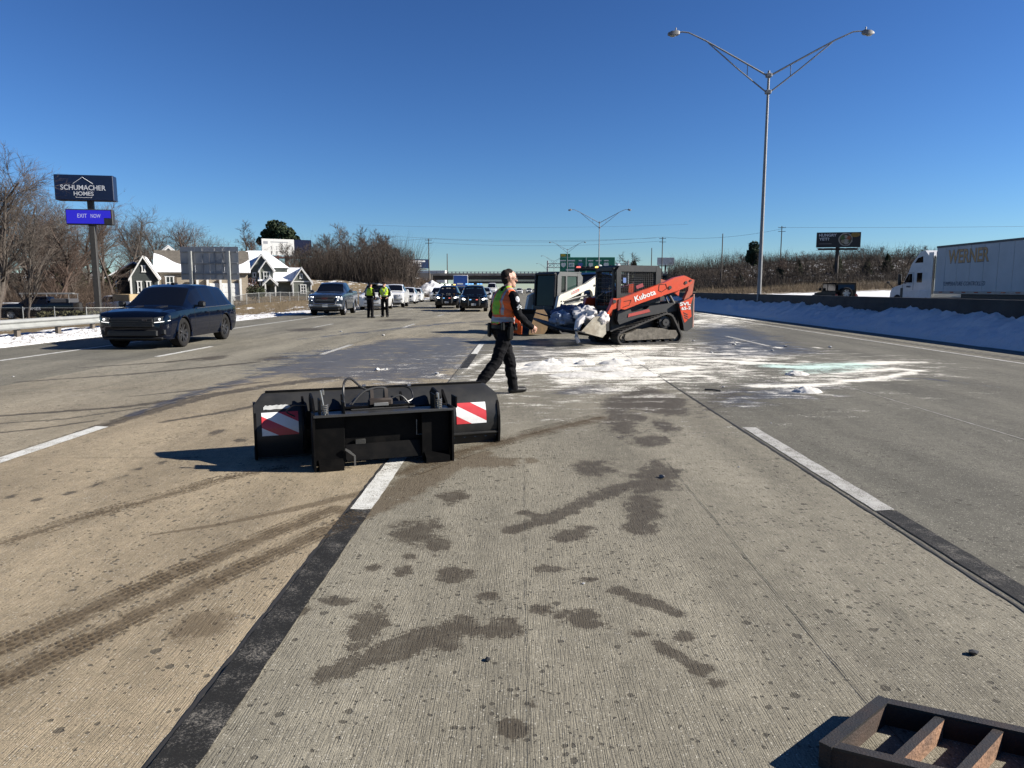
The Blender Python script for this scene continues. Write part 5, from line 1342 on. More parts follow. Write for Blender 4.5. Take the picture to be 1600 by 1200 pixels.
def catmull(st, y):
    ys = [s[0] for s in st]
    return [float(np.interp(y, ys, [s[k] for s in st])) for k in range(1, 6)]
def car(name, label, cat, loc, rotz, sp, body, rimm=None, group=None):
    """lofted vehicle, front at local y = -L/2 (facing -Y). sp: stations (y, bottom, shoulder, top, half width, half top width)"""
    rimm = rimm or M_RIM
    t = thing(name, label, cat, loc, rotz, group)
    st, L = sp['st'], sp['L']; wr, wy = sp['wheel_r'], sp['wheels']
    res = sp.get('res', .07)
    marks = sorted(set([round(s[0], 4) for s in st] + [round(v, 4) for w in sp['wins'] for v in w] + list(sp['ws']) + list(sp.get('rw', ()))))
    ys = []
    for a, c in zip(marks[:-1], marks[1:]):
        n = max(1, int(round((c - a) / res))); ys += [a + (c - a) * k / n for k in range(n)]
    ys.append(marks[-1])
    def sec(y):
        zb, zs, zt, w, wt = catmull(st, y)
        zt = max(zt, zs + .02); k = min(1.0, (zt - zs) / .3)
        P = [(0, zb), (w - .14, zb)]
        for i in range(10):
            u = i / 9; bulge = 1 - .075 * abs((u - .6) / .6) ** 2.4
            P.append((w * bulge, zb + (zs - zb) * u))
        x0 = P[-1][0]
        P.append((x0 - .012, zs + .004))
        for i in range(5):
            u = i / 4
            P.append((x0 - .03 + (wt - x0 + .03) * u, zs + .014 * k + (zt - .09 * k - zs - .014 * k) * u))
        P += [(wt - .035, zt - .035 * k), (wt - .11, zt - .008), (wt * .6, zt + .008), (wt * .3, zt + .018), (0, zt + .022)]
        return P
    S = [sec(y) for y in ys]; K = len(S[0]); GH = (13, 17); TOP = 18   # greenhouse faces j 13..16, top faces j>=18
    parts = {}
    def face(key, q): parts.setdefault(key, MB()).add(q[0], [(0, 1, 2, 3)] if q[1] else [(3, 2, 1, 0)])
    wcs = [(y, wr) for y in wy]; Ra = wr + sp.get('arch', .07)
    def vert(i, j):
        x, z = S[i][j]; y = ys[i]
        if 1 <= j <= 11:
            for cy, cz in wcs:
                d = math.hypot(y - cy, z - cz)
                if Ra - res * .75 < d < Ra + res * .55: y, z = cy + (y - cy) * Ra / d, cz + (z - cz) * Ra / d
        return (x, y - L / 2, z)
    for i in range(len(ys) - 1):
        ym = (ys[i] + ys[i + 1]) / 2
        for j in range(K - 1):
            q = [vert(i, j), vert(i, j + 1), vert(i + 1, j + 1), vert(i + 1, j)]
            c = [sum(p[k] for p in q) / 4 for k in range(3)]
            if 1 <= j <= 11 and any(math.hypot(c[1] + L / 2 - cy, c[2] - cz) < Ra * .985 for cy, cz in wcs): continue
            key = 'body'
            if j >= TOP and sp['ws'][0] < ym < sp['ws'][1]: key = 'windshield'
            elif j >= TOP and 'rw' in sp and sp['rw'][0] < ym < sp['rw'][1]: key = 'rear_window'
            elif j >= TOP - 1 and 'bed' in sp and sp['bed'][0] < ym < sp['bed'][1]: key = 'bed'
            wk = None
            if GH[0] <= j < GH[1] - (0 if S[i][GH[1]][1] - S[i][GH[0]][1] > .12 else 9):
                for n_, (a, c2) in enumerate(sp['wins']):
                    if a < ym < c2: wk = n_
            if wk is not None:
                face('win%d_r' % wk, (q, True)); face('win%d_l' % wk, ([(-p[0], p[1], p[2]) for p in q], False))
            else:
                face(key, (q, True)); face(key, ([(-p[0], p[1], p[2]) for p in q], False))
    for i, rev in ((0, True), (len(ys) - 1, False)):
        ring = [vert(i, j) for j in range(K)] + [(-x, y, z) for x, y, z in [vert(i, j) for j in range(K - 2, 0, -1)]]
        parts['body'].add(ring, [tuple(range(len(ring)))[::-1] if rev else tuple(range(len(ring)))])
    for k, m in parts.items():
        if k == 'body': bo = m.build('body', body, t, smooth=40)
        elif k == 'bed': m.build('truck_bed', M_BLK, t, smooth=30)
        else: m.build({'w': 'windshield', 'r': 'rear_window'}[k[0]] if not k.startswith('win') or k == 'windshield' else 'side_window', M_GLASS, t, smooth=40)
    # floor, wheel wells, arch trim, wheels
    MB().box((0, 0, wr * .9), (1.1, L * .94, wr * .7)).build('underbody', M_WELL, t, smooth=0)
    W = max(s[4] for s in st)
    wc = catmull(st, wy[0])[3]
    am = body if sp.get('archbody', True) else M_BLK
    for cy in wy:
        wloc = catmull(st, cy)[3]
        for s in (-1, 1):
            arc = []
            zlo = catmull(st, cy)[0]
            a0 = math.asin(max(-1, min(1, (zlo - wr) / Ra)))
            for k in range(19):
                a = a0 + (math.pi - 2 * a0) * k / 18
                arc.append((s * wloc * .972, cy - L / 2 + Ra * math.cos(a), wr + Ra * math.sin(a)))
            MB().tube(arc, .032, 6).build('arch_trim', am, t, smooth=50)
            MB().loft([[(s * (wloc - .02 - dx), p[1], p[2]) for p in arc] for dx in (0, .38)], False, False).build('wheel_well', M_WELL, t)
            ty, ri = wheel_meshes(wr, sp.get('tyre_w', .25), sp.get('rim', 'split'))
            o = ty.build('wheel', M_TYRE, t, (s * (wloc - sp.get('tyre_w', .25) * .5 - .03), cy - L / 2, wr), (0, 0, 0 if s > 0 else math.pi))
            ri.build('rim', rimm, o)
    # shut lines, handles, mirrors
    def side_x(y, z):
        Pq = sec(y); zs_ = [p[1] for p in Pq[2:12]]; return float(np.interp(z, zs_, [p[0] for p in Pq[2:12]]))
    for s in (-1, 1):
        for y in sp.get('seams', ()):
            zb, zs = catmull(st, y)[0:2]; vs = []
            for k in range(9):
                z = zb + .1 + (zs - zb - .1) * k / 8
                for dy in (-.006, .006): vs.append((s * (side_x(y, z) + .002), y + dy - L / 2, z))
            MB().add(vs, [(2 * k, 2 * k + 1, 2 * k + 3, 2 * k + 2) for k in range(8)]).build('door_seam', M_WELL, t)
        for y in sp.get('handles', ()):
            z = catmull(st, y)[1] - .13
            MB().box((s * (side_x(y, z) + .018), y - L / 2, z), (.03, .2, .035), .01).build('door_handle', sp.get('handle_m', body), t)
        y = sp['mirror']; z = catmull(st, y)[1] + .12
        MB().box((s * (W + .13), y - L / 2, z), (.2, .12, .17), .04).box((s * (W - .0), y - L / 2, z - .05), (.14, .06, .06)).build('mirror', sp.get('mirror_m', body), t)
        if sp.get('sill'):
            MB().tube([(s * (W - .04), wy[0] + Ra - L / 2, wr * .8), (s * (W - .04), wy[1] - Ra - L / 2, wr * .8)], .035, 6).build('sill', sp['sill'], t)
        if sp.get('belt'):
            pts = [(s * (side_x(y, catmull(st, y)[1]) + .002), y - L / 2, catmull(st, y)[1]) for y in np.linspace(sp['belt'][0], sp['belt'][1], 14)]
            MB().tube(pts, .012, 5).build('belt_moulding', M_CHR, t)
    return t
def front_box(t, name, L, x, z, d, m, y=0.0, b=.02, rz=0.0):
    return MB().box((x, -L / 2 + y, z), d, b, rz=rz).build(name, m, t)

SUV = dict(L=5.1, wheel_r=.39, wheels=(.93, 3.97), ws=(1.32, 2.12), rw=(4.62, 4.98), wins=((1.72, 2.58), (2.66, 3.52), (3.6, 4.42)), seams=(1.62, 2.62, 3.56), handles=(2.45, 3.4), mirror=1.78, rim='split', tyre_w=.27, arch=.06,
  st=[(0, .36, .80, .82, .72, .58), (.05, .28, .92, .95, .84, .68), (.16, .25, 1.00, 1.03, .91, .75), (.6, .25, 1.05, 1.10, .955, .79), (1.28, .25, 1.08, 1.16, .97, .80), (1.34, .25, 1.08, 1.20, .97, .795), (2.1, .25, 1.10, 1.71, .975, .67), (2.5, .25, 1.11, 1.79, .975, .67), (3.4, .25, 1.12, 1.80, .975, .67), (4.4, .26, 1.14, 1.74, .965, .65), (4.66, .27, 1.14, 1.66, .955, .64), (4.96, .30, 1.10, 1.20, .93, .70), (5.06, .34, .98, 1.0, .90, .72), (5.1, .40, .9, .92, .84, .66)])
def scaled(sp, L=None, w=1.0, h=1.0, **kw):
    f = (L or sp['L']) / sp['L']; d = dict(sp); d['L'] = sp['L'] * f
    d['st'] = [(a * f, b_, c * h, e * h, g * w, k * w) for a, b_, c, e, g, k in sp['st']]
    for k in ('wheels', 'ws', 'rw', 'seams', 'handles', 'bed', 'belt'):
        if k in sp: d[k] = tuple(v * f for v in sp[k])
    d['wins'] = tuple((a * f, c * f) for a, c in sp['wins']); d['mirror'] = sp['mirror'] * f
    d.update(kw); return d
PICK = dict(L=5.85, wheel_r=.41, wheels=(1.0, 4.62), ws=(1.55, 2.25), rw=(3.72, 3.86), bed=(3.98, 5.7), wins=((1.98, 2.82), (2.92, 3.66)), seams=(1.85, 2.87, 3.75), handles=(2.7, 3.55), mirror=2.0, rim='truck', tyre_w=.28, arch=.09,
  st=[(0, .46, 1.0, 1.02, .84, .70), (.05, .38, 1.08, 1.12, .95, .80), (.2, .36, 1.16, 1.20, .99, .84), (.7, .36, 1.22, 1.28, 1.01, .86), (1.5, .36, 1.26, 1.34, 1.01, .85), (1.56, .36, 1.26, 1.38, 1.01, .84), (2.24, .36, 1.28, 1.84, 1.01, .72), (2.6, .36, 1.28, 1.91, 1.01, .72), (3.4, .36, 1.28, 1.92, 1.01, .72), (3.7, .36, 1.28, 1.88, 1.01, .71), (3.88, .36, 1.28, 1.42, 1.01, .74), (3.92, .36, 1.36, 1.40, 1.0, .90), (5.75, .40, 1.36, 1.40, .99, .90), (5.85, .5, 1.32, 1.35, .96, .86)])

# dark navy SUV, left foreground
M_DIM = mat('lamp_dim_lit', (.5, .5, .5), .3, var=0, emit=(1, .98, .92), estr=.8)
P_NAVY = mat('paint_navy', (.002, .004, .011), .07, 0, var=.0, coat=.0, spec=.42)
t = car('dark_suv', 'dark navy suv with lit headlights driving past on the left', 'suv', (-10.0, 20.8, 0), R_(2), scaled(SUV, 4.95, .99, .925, belt=(1.75, 4.3), handle_m=P_NAVY, mirror_m=M_BLK), P_NAVY, M_RIMD)
L = 4.95
front_box(t, 'grille', L, 0, .69, (1.12, .10, .27), M_BLK, .02, .04)
for k in range(4): front_box(t, 'grille_bar', L, 0, .60 + .06 * k, (1.06, .03, .015), M_DARKM, -.035, .004)
front_box(t, 'lower_intake', L, 0, .42, (1.3, .12, .22), M_BLK, .03, .05); front_box(t, 'bumper_lip', L, 0, .29, (1.5, .2, .06), M_BLK, .08, .02)
for s in (-1, 1):
    h = MB().loft([[(s * .56, -L / 2 - .02, .69), (s * .56, -L / 2 - .02, .815), (s * .56, -L / 2 + .15, .815), (s * .56, -L / 2 + .15, .69)], [(s * .76, -L / 2 + .02, .705), (s * .76, -L / 2 + .02, .845), (s * .76, -L / 2 + .2, .845), (s * .76, -L / 2 + .2, .705)], [(s * .90, -L / 2 + .16, .735), (s * .90, -L / 2 + .16, .865), (s * .88, -L / 2 + .3, .865), (s * .88, -L / 2 + .3, .735)]]).build('headlight', mat('lamp_smoked', (.06, .065, .07), .08, spec=.6), t)
    MB().ball((s * .70, -L / 2 - .01, .775), .030, 10, 6).build('beam_lens', M_DIM, h); MB().tube([(s * .57, -L / 2 - .03, .695), (s * .76, -L / 2 + .01, .712), (s * .905, -L / 2 + .15, .742)], .009, 5).build('running_light', M_DIM, h)
    front_box(t, 'side_intake', L, s * .72, .45, (.2, .1, .16), M_BLK, .06, .03)
for s in (-1, 1): MB().loft([[(s * .22, -1.65, 1.045), (s * .36, -1.65, 1.045), (s * .36, -1.65, 1.06), (s * .22, -1.65, 1.06)], [(s * .24, -1.3, 1.075), (s * .40, -1.3, 1.075), (s * .40, -1.3, 1.10), (s * .24, -1.3, 1.10)]]).build('hood_vent', M_BLK, t)
MB().box((0, .1, 1.70), (.12, .25, .05), .02).build('roof_fin', M_BLK, t)
text_mesh('badge', 'R/T', mat('badge_red', (.12, .10, .10), .4), t, SFRONT(.28, -L / 2 - .055, .73), width=.13, height=.05)

# dark blue-grey pickup
P_SLATE = paint('paint_slate', (.014, .022, .036), .25, damt=.1)
t = car('slate_pickup', 'dark slate blue pickup with chrome grille leading the stopped queue', 'pickup truck', (-11.5, 44.6, 0), R_(4), dict(PICK, belt=(2.0, 3.7)), P_SLATE, M_RIM)
L = 5.85
front_box(t, 'grille', L, 0, .90, (1.15, .1, .40), M_DARKM, .0, .04)
MB().tube([(-.72, -2.95, 1.12), (-.6, -3.0, .68), (.6, -3.0, .68), (.72, -2.95, 1.12)], .035, 6).build('grille_surround', M_CHR, t)
for k in range(3): front_box(t, 'grille_bar', L, 0, .80 + .1 * k, (1.0, .04, .03), M_CHR if k == 1 else M_BLK, -.05, .01)
text_mesh('badge', 'GMC', mat('badge_dark_red', (.2, .03, .03), .4), t, SFRONT(-.17, -3.0, .94), width=.34, height=.1)
front_box(t, 'bumper', L, 0, .58, (1.9, .2, .20), mat('bumper_silver', (.28, .29, .30), .35, .6), .04, .06); front_box(t, 'lower_valance', L, 0, .40, (1.6, .16, .16), M_BLK, .06, .04)
for s in (-1, 1):
    h = front_box(t, 'headlight', L, s * .80, .98, (.34, .2, .22), M_LENS, .1, .05, rz=s * .3)
    MB().tube([(s * .64, -2.93, 1.07), (s * .94, -2.82, 1.08), (s * .95, -2.82, .90), (s * .72, -2.92, .88)], .022, 5).build('running_light', M_LIT, h)
    front_box(t, 'fog_lamp', L, s * .78, .6, (.22, .06, .12), M_LENS, -.06, .02)
front_box(t, 'number_plate', L, 0, .58, (.3, .02, .15), M_PLATE, -.08, 0)

def plain_front(t, L, zg, w, lit=False, grille=M_BLK, bumper=None):
    front_box(t, 'grille', L, 0, zg, (w * 1.15, .1, .24), grille, .02, .05); front_box(t, 'lower_intake', L, 0, zg - .32, (w * 1.2, .1, .16), M_BLK, .05, .04)
    for s in (-1, 1):
        h = front_box(t, 'headlight', L, s * w * .80, zg + .08, (.34, .2, .15), M_LENS, .13, .04, rz=s * .45)
        if lit: MB().ball((s * w * .74, -L / 2 + .02, zg + .08), .06, 8, 5).build('beam_lens', M_LIT, h)
    if bumper: front_box(t, 'bumper', L, 0, zg - .22, (w * 1.85, .16, .14), bumper, .05, .04)
P_WHITE = paint('paint_white', (.72, .72, .70), .3, damt=.15); P_SILV = paint('paint_silver', (.42, .43, .44), .3); P_PEARL = paint('paint_pearl', (.66, .66, .65), .3)
QG = 'white vehicles queued behind the slate pickup'
t = car('white_suv', 'large white suv directly behind the slate pickup', 'suv', (-11.0, 55.2, 0), R_(3), scaled(SUV, 5.3, 1.03, 1.05, archbody=False), P_WHITE, None, QG); plain_front(t, 5.3, .82, .95, grille=M_CHR)
MB().box((-.2, -.2, 1.93), (.9, 1.2, .05), .02).build('roof_rack', M_CHR, t)
t = car('white_pickup', 'white pickup just right of the officer in the yellow vest', 'pickup truck', (-10.9, 62.6, 0), R_(4), dict(PICK), P_WHITE, M_RIMD, QG); plain_front(t, 5.85, .92, .98, grille=M_CHR, bumper=M_CHR)
t = car('white_crossover', 'white crossover right behind the white pickup', 'suv', (-11.9, 76.5, 0), R_(4), scaled(SUV, 4.6, .95, .94), P_PEARL, M_RIMD, QG); plain_front(t, 4.6, .76, .9)
t = car('white_car', 'white hatchback fourth in the white queue', 'car', (-12.3, 84.5, 0), R_(5), scaled(SUV, 4.4, .93, .9), P_WHITE, M_RIMD, QG); plain_front(t, 4.4, .72, .88)
t = car('silver_crossover', 'silver white crossover with dark grille near the snow mound', 'suv', (-10.0, 88, 0), R_(1), scaled(SUV, 4.6, .97, .94), P_SILV, M_RIM, QG); plain_front(t, 4.6, .74, .92)

# police vehicles
P_BLACK = mat('paint_black', (.0025, .003, .005), .08, 0, var=.0, coat=.0, spec=.4)
def police(label, loc, rz, bar):
    t = car('police_suv', label, 'police car', loc, rz, scaled(SUV, 5.05, 1.0, .985, rim='truck'), P_BLACK, M_RIMD, 'police suvs blocking the lanes')
    L = 5.05
    plain_front(t, L, .78, .95, True)
    front_box(t, 'push_bumper', L, 0, .68, (.9, .06, .44), M_BLK, -.1, .02)
    for s in (-1, 1):
        front_box(t, 'push_bar', L, s * .36, .70, (.07, .1, .62), M_BLK, -.15, .02); front_box(t, 'grille_strobe', L, s * .22, .82, (.14, .03, .05), M_LITR if s > 0 else M_LITB, -.145, .01)
        MB().ball((s * .62, -L / 2 - .01, .84), .055, 8, 5).build('headlight_lens', M_LIT, t)
    b = MB().box((0, -.35, 1.86), (1.2, .3, .09), .03).build('light_bar', M_BLK, t)
    for k, m in enumerate(bar): MB().box((-.5 + .2 * k, -.50, 1.87), (.17, .03, .075), .01).build('light_module', m, b)
    front_box(t, 'number_plate', L, 0, .5, (.32, .02, .15), M_PLATE, -.16, 0)
    return t
police('black police suv with lit headlights directly behind the walking officer', (-3.35, 51.3, 0), R_(3), [M_LITB, M_LITB, M_LITB, M_BLK, M_LITB, M_LITB])
police('black police suv with white and amber roof lights farther left', (-5.95, 59.5, 0), R_(2), [M_LIT, M_BLK, M_LIT, M_LIT, M_BLK, M_AMB])

# box truck under the overpass
bt = thing('box_truck', 'blue and white box truck stopped just before the overpass', 'truck', (-10.2, 122, 0), R_(4))
MB().box((0, 3.2, 2.35), (2.45, 6.2, 2.9), .04).build('cargo_box', P_WHITE, bt); MB().box((0, .095, 2.38), (2.3, .02, 2.7)).build('front_panel', mat('truck_blue', (.02, .07, .28), .4), bt, smooth=0)
MB().box((-.1, .08, 2.35), (1.0, .012, .22)).build('front_print', M_SWHITE, bt, smooth=0); MB().prism([(1.234, 2.2), (1.234, 2.9), (1.245, 2.9), (1.245, 2.2)], 1.0, 1.5, 'xz').build('side_print', M_PD, bt, smooth=0)
cabp = [(-1.9, .45), (-1.9, 1.1), (-1.2, 1.3), (-.75, 1.95), (.05, 2.0), (.05, .45)]
MB().prism(cabp, -1.05, 1.05, 'yz').build('cab', P_WHITE, bt, smooth=20); MB().prism([(-1.22, 1.32), (-.78, 1.92), (-.80, 1.94), (-1.25, 1.32)], -.9, .9, 'yz').build('windshield', M_GLASS, bt, smooth=0)
MB().box((0, -1.92, .8), (1.5, .06, .4), .02).build('grille', M_BLK, bt)
for s in (-1, 1):
    MB().box((s * .85, -1.93, .85), (.3, .06, .2), .02).build('headlight', M_LENS, bt)
    for y in (-.9, 4.8):
        w_ = wheel_meshes(.42, .28, 'truck'); o = w_[0].build('wheel', M_TYRE, bt, (s * .95, y, .42), (0, 0, 0 if s > 0 else math.pi)); w_[1].build('rim', M_RIM, o)

# far traffic
FG = 'small distant cars near the overpass'
def far_car(nm, label, cat_, x, y, col, lit=True, sp=None, rz=0.0):
    t = car(nm, label, cat_, (x, y, 0), rz, scaled(sp or SUV, 4.7, .97, .95, res=.25, seams=(), handles=()), col, None, FG)
    plain_front(t, 4.7, .76, .92, lit)
far_car('white_suv', 'tiny white suv facing us under the overpass beside the officer\'s face', 'suv', -.6, 205, P_WHITE, False)
far_car('silver_car', 'tiny silver car just right of the distant white suv', 'car', 2.5, 240, P_SILV)
far_car('pale_car', 'pale car half hidden behind the walking officer', 'car', -5.0, 100, P_SILV)
far_car('dark_car', 'dark car between the silver crossover and the police suv', 'car', -8.6, 104, P_BLACK, False)
far_car('white_car', 'white car beyond the nearer police suv', 'car', -6.4, 118, P_WHITE)
vn = car('white_van', 'white high-roofed van above the nearer police suv', 'van', (-5.6, 138, 0), 0, dict(scaled(SUV, 5.6, 1.0, 1.45, res=.25, seams=(), handles=())), P_WHITE, None, FG); plain_front(vn, 5.6, .9, .95)
far_car('blue_car', 'light blue car beyond the overpass beside the van', 'car', -9.4, 150, paint('paint_sky', (.12, .3, .5), .3))

# tow truck behind the loaders
tw = car('tow_truck', 'black tow truck with amber roof light bar behind the white loader', 'tow truck', (3.15, 31.6, 0), R_(-4), scaled(PICK, 6.2, 1.02, 1.16), P_BLACK, M_RIM); plain_front(tw, 6.2, 1.05, 1.0, True, M_CHR)
b = MB().box((0, -.55, 2.36), (1.75, .38, .12), .04).build('light_bar', M_BLK, tw)
for k, m in enumerate([M_LITR, M_BLK, M_BLK, M_BLK, M_AMB, M_AMB, M_AMB, M_LIT]): MB().box((-.7 + .2 * k, -.55, 2.44), (.18, .3, .09), .02).build('light_module', m, b)
MB().box((-.75, 1.4, 2.35), (.25, .25, .5), .03).box((.75, 1.4, 2.2), (.15, .2, .8), .03).box((0, 1.5, 2.1), (1.8, .2, .2), .03).build('boom_frame', M_BLK, tw)

# black contractor pickup parked on the left lot
t = car('black_pickup', 'black lettered pickup with a ladder rack parked left of the pylon sign', 'pickup truck', (-41.0, 61.5, -1.02), R_(-80), dict(PICK), P_BLACK, M_RIM); plain_front(t, 5.85, .92, .98)
rk = MB()
for s in (-1, 1):
    rk.tube([(s * .88, -1.2, 2.12), (s * .88, 2.7, 2.12)], .03, 6)
    for y in (-1.0, .9, 2.6): rk.tube([(s * .88, y, 1.35 if y > .95 else 1.9), (s * .88, y, 2.12)], .025, 6)
for y in (-1.2, 0, 1.3, 2.6): rk.tube([(-.88, y, 2.12), (.88, y, 2.12)], .025, 6)
rk.build('ladder_rack', M_ALU, t)
MB().box((.35, .7, 2.18), (.45, 4.2, .08), .02).build('ladder', M_ALU, t)
MB().box((0, 1.9, 1.55), (1.7, 1.6, .35), .05).build('bed_load', mat('load_dark', (.05, .05, .055), .7), t)
text_mesh('door_lettering', 'HOMES', mw, t, Matrix.Translation((1.02, -.9, .78)) @ Matrix.Rotation(R_(90), 4, 'Z') @ Matrix.Rotation(R_(90), 4, 'X'), width=1.3, height=.24)
MB().box((0, -1.9, 1.36), (1.5, 1.6, .05), .02).build('hood_snow', M_ROOFSNOW, t)
t = car('white_utility_truck', 'pale work truck parked behind the pylon sign pole', 'pickup truck', (-39.6, 70.5, -1.02), R_(-110), dict(PICK, res=.2), P_WHITE, M_RIM); plain_front(t, 5.85, .92, .98)
MB().box((0, 1.8, 1.7), (1.9, 2.2, .7), .05).build('tool_box', mat('tool_box_tan', (.35, .26, .14), .6), t)

# jeep on the far carriageway
jp = thing('black_off_roader', 'black boxy off-roader with a rear spare wheel beyond the barrier', 'suv', (25.7, 60.2, 0.0), R_(180)); jp.scale = (1.07,) * 3
P_JEEP = mat('paint_jeep', (.004, .0045, .005), .45, var=.1, spec=.15)
MB().prism([(-1.95, .55), (-1.95, 1.12), (-.62, 1.2), (-.62, 1.25), (1.95, 1.25), (2.0, .55)], -.76, .76, 'yz').build('body', P_JEEP, jp, smooth=20)
MB().prism([(-.62, 1.25), (-.42, 1.86), (1.9, 1.88), (2.0, 1.25)], -.74, .74, 'yz').build('hard_top', mat('hard_top_black', (.004, .004, .004), .8, spec=.1), jp, smooth=20)
for s in (-1, 1):
    MB().prism([(-.48, 1.3), (-.3, 1.78), (.42, 1.78), (.42, 1.3)], s * .742, s * .752, 'yz').build('side_window', M_GLASS, jp, smooth=0); MB().prism([(.56, 1.3), (.56, 1.78), (1.8, 1.78), (1.86, 1.3)], s * .742, s * .752, 'yz').build('side_window', M_GLASS, jp, smooth=0)
    for y in (-1.35, 1.3):
        w_ = wheel_meshes(.42, .28, 'truck'); o = w_[0].build('wheel', M_TYRE, jp, (s * .82, y, .42), (0, 0, 0 if s > 0 else math.pi)); w_[1].build('rim', M_RIMD, o)
        MB().prism([(y - .62, .62), (y - .45, .98), (y + .45, .98), (y + .6, .7), (y + .55, .7), (y + .4, .92), (y - .4, .92), (y - .56, .62)], s * .76, s * .98, 'yz').build('fender', M_BLK, jp, smooth=0)
    MB().box((s * .72, 2.03, .95), (.16, .06, .22), .01).build('tail_lamp', M_REDL, jp); MB().box((s * .92, -.5, 1.4), (.2, .1, .2), .03).build('mirror', M_BLK, jp)
w_ = wheel_meshes(.42, .26, 'truck'); o = w_[0].build('spare_wheel', M_TYRE, jp, (.1, 2.2, 1.12), (0, 0, math.pi / 2)); w_[1].build('rim', M_RIM, o)
MB().box((0, 2.03, .5), (1.7, .18, .2), .04).build('bumper', M_BLK, jp); MB().box((0, -2.0, .5), (1.6, .2, .2), .04).build('bumper', M_BLK, jp); MB().prism([(1.965, 1.35), (1.93, 1.75), (1.955, 1.75), (1.995, 1.35)], -.6, .6, 'yz').build('rear_window', M_GLASS, jp, smooth=0)

# white semi on the far carriageway (drives away from us)
sm = thing('semi_truck', 'white sleeper semi with a long white refrigerated trailer beyond the barrier', 'truck', (26.7, 45.3, 0))
P_TR = mat('trailer_white', (.54, .545, .55), .5, var=.05, scale=.7, dirt=(.35, .34, .32), dscale=.5, damt=.3)
tr = MB().box((0, -8.1, 2.68), (2.6, 16.1, 2.86), .03).build('trailer', P_TR, sm)
rib = MB().box((-1.307, 0, 2.68), (.012, .03, 2.7)).mesh('panel_seam', mat('trailer_seam', (.57, .57, .565), .5), 0)
for k in range(13): obj('panel_seam', rib, tr, (0, -1.0 - 1.22 * k, 0))
MB().box((-1.312, -8.1, 1.32), (.03, 16.1, .16)).build('base_rail', mat('rail_grey', (.3, .3, .3), .4, .5), tr, smooth=0)
for k in range(14): MB().box((-1.33, -.8 - 1.15 * k, 1.34), (.012, .35, .06)).build('reflector', M_REDL, tr, smooth=0)
MB().box((-1.312, -8.1, 4.06), (.03, 16.1, .12)).build('top_rail', mat('rail_dark', (.06, .06, .06), .5), tr, smooth=0)
SIDE = lambda x, y, z: Matrix.Translation((x, y, z)) @ Matrix.Rotation(R_(-90), 4, 'Z') @ Matrix.Rotation(R_(90), 4, 'X')   # reads towards -X
M_GOLD = mat('lettering_gold', (.62, .34, .12), .5, var=.15, scale=6); M_BLUEL = mat('lettering_blue', (.03, .05, .10), .5)
text_mesh('lettering_outline', 'WERNER', M_BLUEL, sm, SIDE(-1.303, -1.28, 3.0), width=3.84, height=.82, bold=.035)
text_mesh('lettering', 'WERNER', M_GOLD, sm, SIDE(-1.309, -1.3, 3.03), width=3.8, height=.78, bold=.02)
text_mesh('lettering', 'TEMPERATURE CONTROLLED', M_BLUEL, sm, SIDE(-1.306, -.95, 1.72), width=4.0, height=.24, shear=.2)
MB().box((0, .3, 3.0), (2.0, .6, 1.8), .1).build('refrigeration_unit', mat('reefer_unit', (.10, .09, .08), .6), sm)
P_CAB = paint('paint_cab_white', (.70, .71, .72), .3)
cab = [(.95, .95), (.95, 3.55), (1.5, 3.95), (2.0, 3.9), (3.0, 3.15), (3.35, 2.55), (3.95, 1.85), (5.3, 1.62), (5.55, 1.3), (5.6, .7), (4.9, .6), (4.9, .95)]
MB().prism(cab, -1.16, 1.16, 'yz').build('cab', P_CAB, sm, smooth=25)
MB().box((-1.17, .75, 2.3), (.04, .5, 3.0), .01).build('side_fairing', P_CAB, sm)
for s in (-1, 1):
    MB().prism([(2.8, 1.95), (2.85, 2.52), (3.3, 2.5), (3.8, 1.95)], s * 1.162, s * 1.172, 'yz').build('side_window', M_GLASS, sm, smooth=0)
    MB().box((s * 1.165, 1.95, 2.25), (.02, .6, .62), .008).build('sleeper_window', M_GLASS, sm); MB().prism([(1.65, 3.2), (2.6, 3.2), (2.3, 3.5), (1.7, 3.6)], s * 1.162, s * 1.172, 'yz').build('roof_window', M_GLASS, sm, smooth=0)
    MB().tube([(s * 1.16, 3.6, 1.9), (s * 1.5, 3.7, 2.0)], .03, 5).box((s * 1.52, 3.7, 2.15), (.2, .16, .75), .04).build('mirror', M_BLK, sm)
    MB().tube([(s * 1.1, 5.1, 1.5), (s * 1.35, 5.45, 1.9)], .025, 5).box((s * 1.38, 5.5, 1.98), (.2, .1, .14), .03).build('hood_mirror', M_BLK, sm)
    MB().box((s * 1.17, 1.9, 1.2), (.06, 2.2, .5), .02).build('side_skirt', P_CAB, sm)
    for y in (4.55, 1.0, -.3, -13.4, -14.7):
        w_ = wheel_meshes(.5, .3, 'truck'); o = w_[0].build('wheel', M_TYRE, sm, (s * 1.08, y, .5), (0, 0, 0 if s > 0 else math.pi)); w_[1].build('rim', M_RIM, o)
    MB().box((s * .5, -4.0, .75), (.12, .12, 1.3)).build('landing_leg', M_BLK, sm, smooth=0)
MB().prism([(3.0, 3.12), (3.33, 2.56), (3.92, 1.9), (3.98, 1.92), (3.4, 2.6), (3.06, 3.16)], -1.0, 1.0, 'yz').build('windshield', M_GLASS, sm, smooth=0)
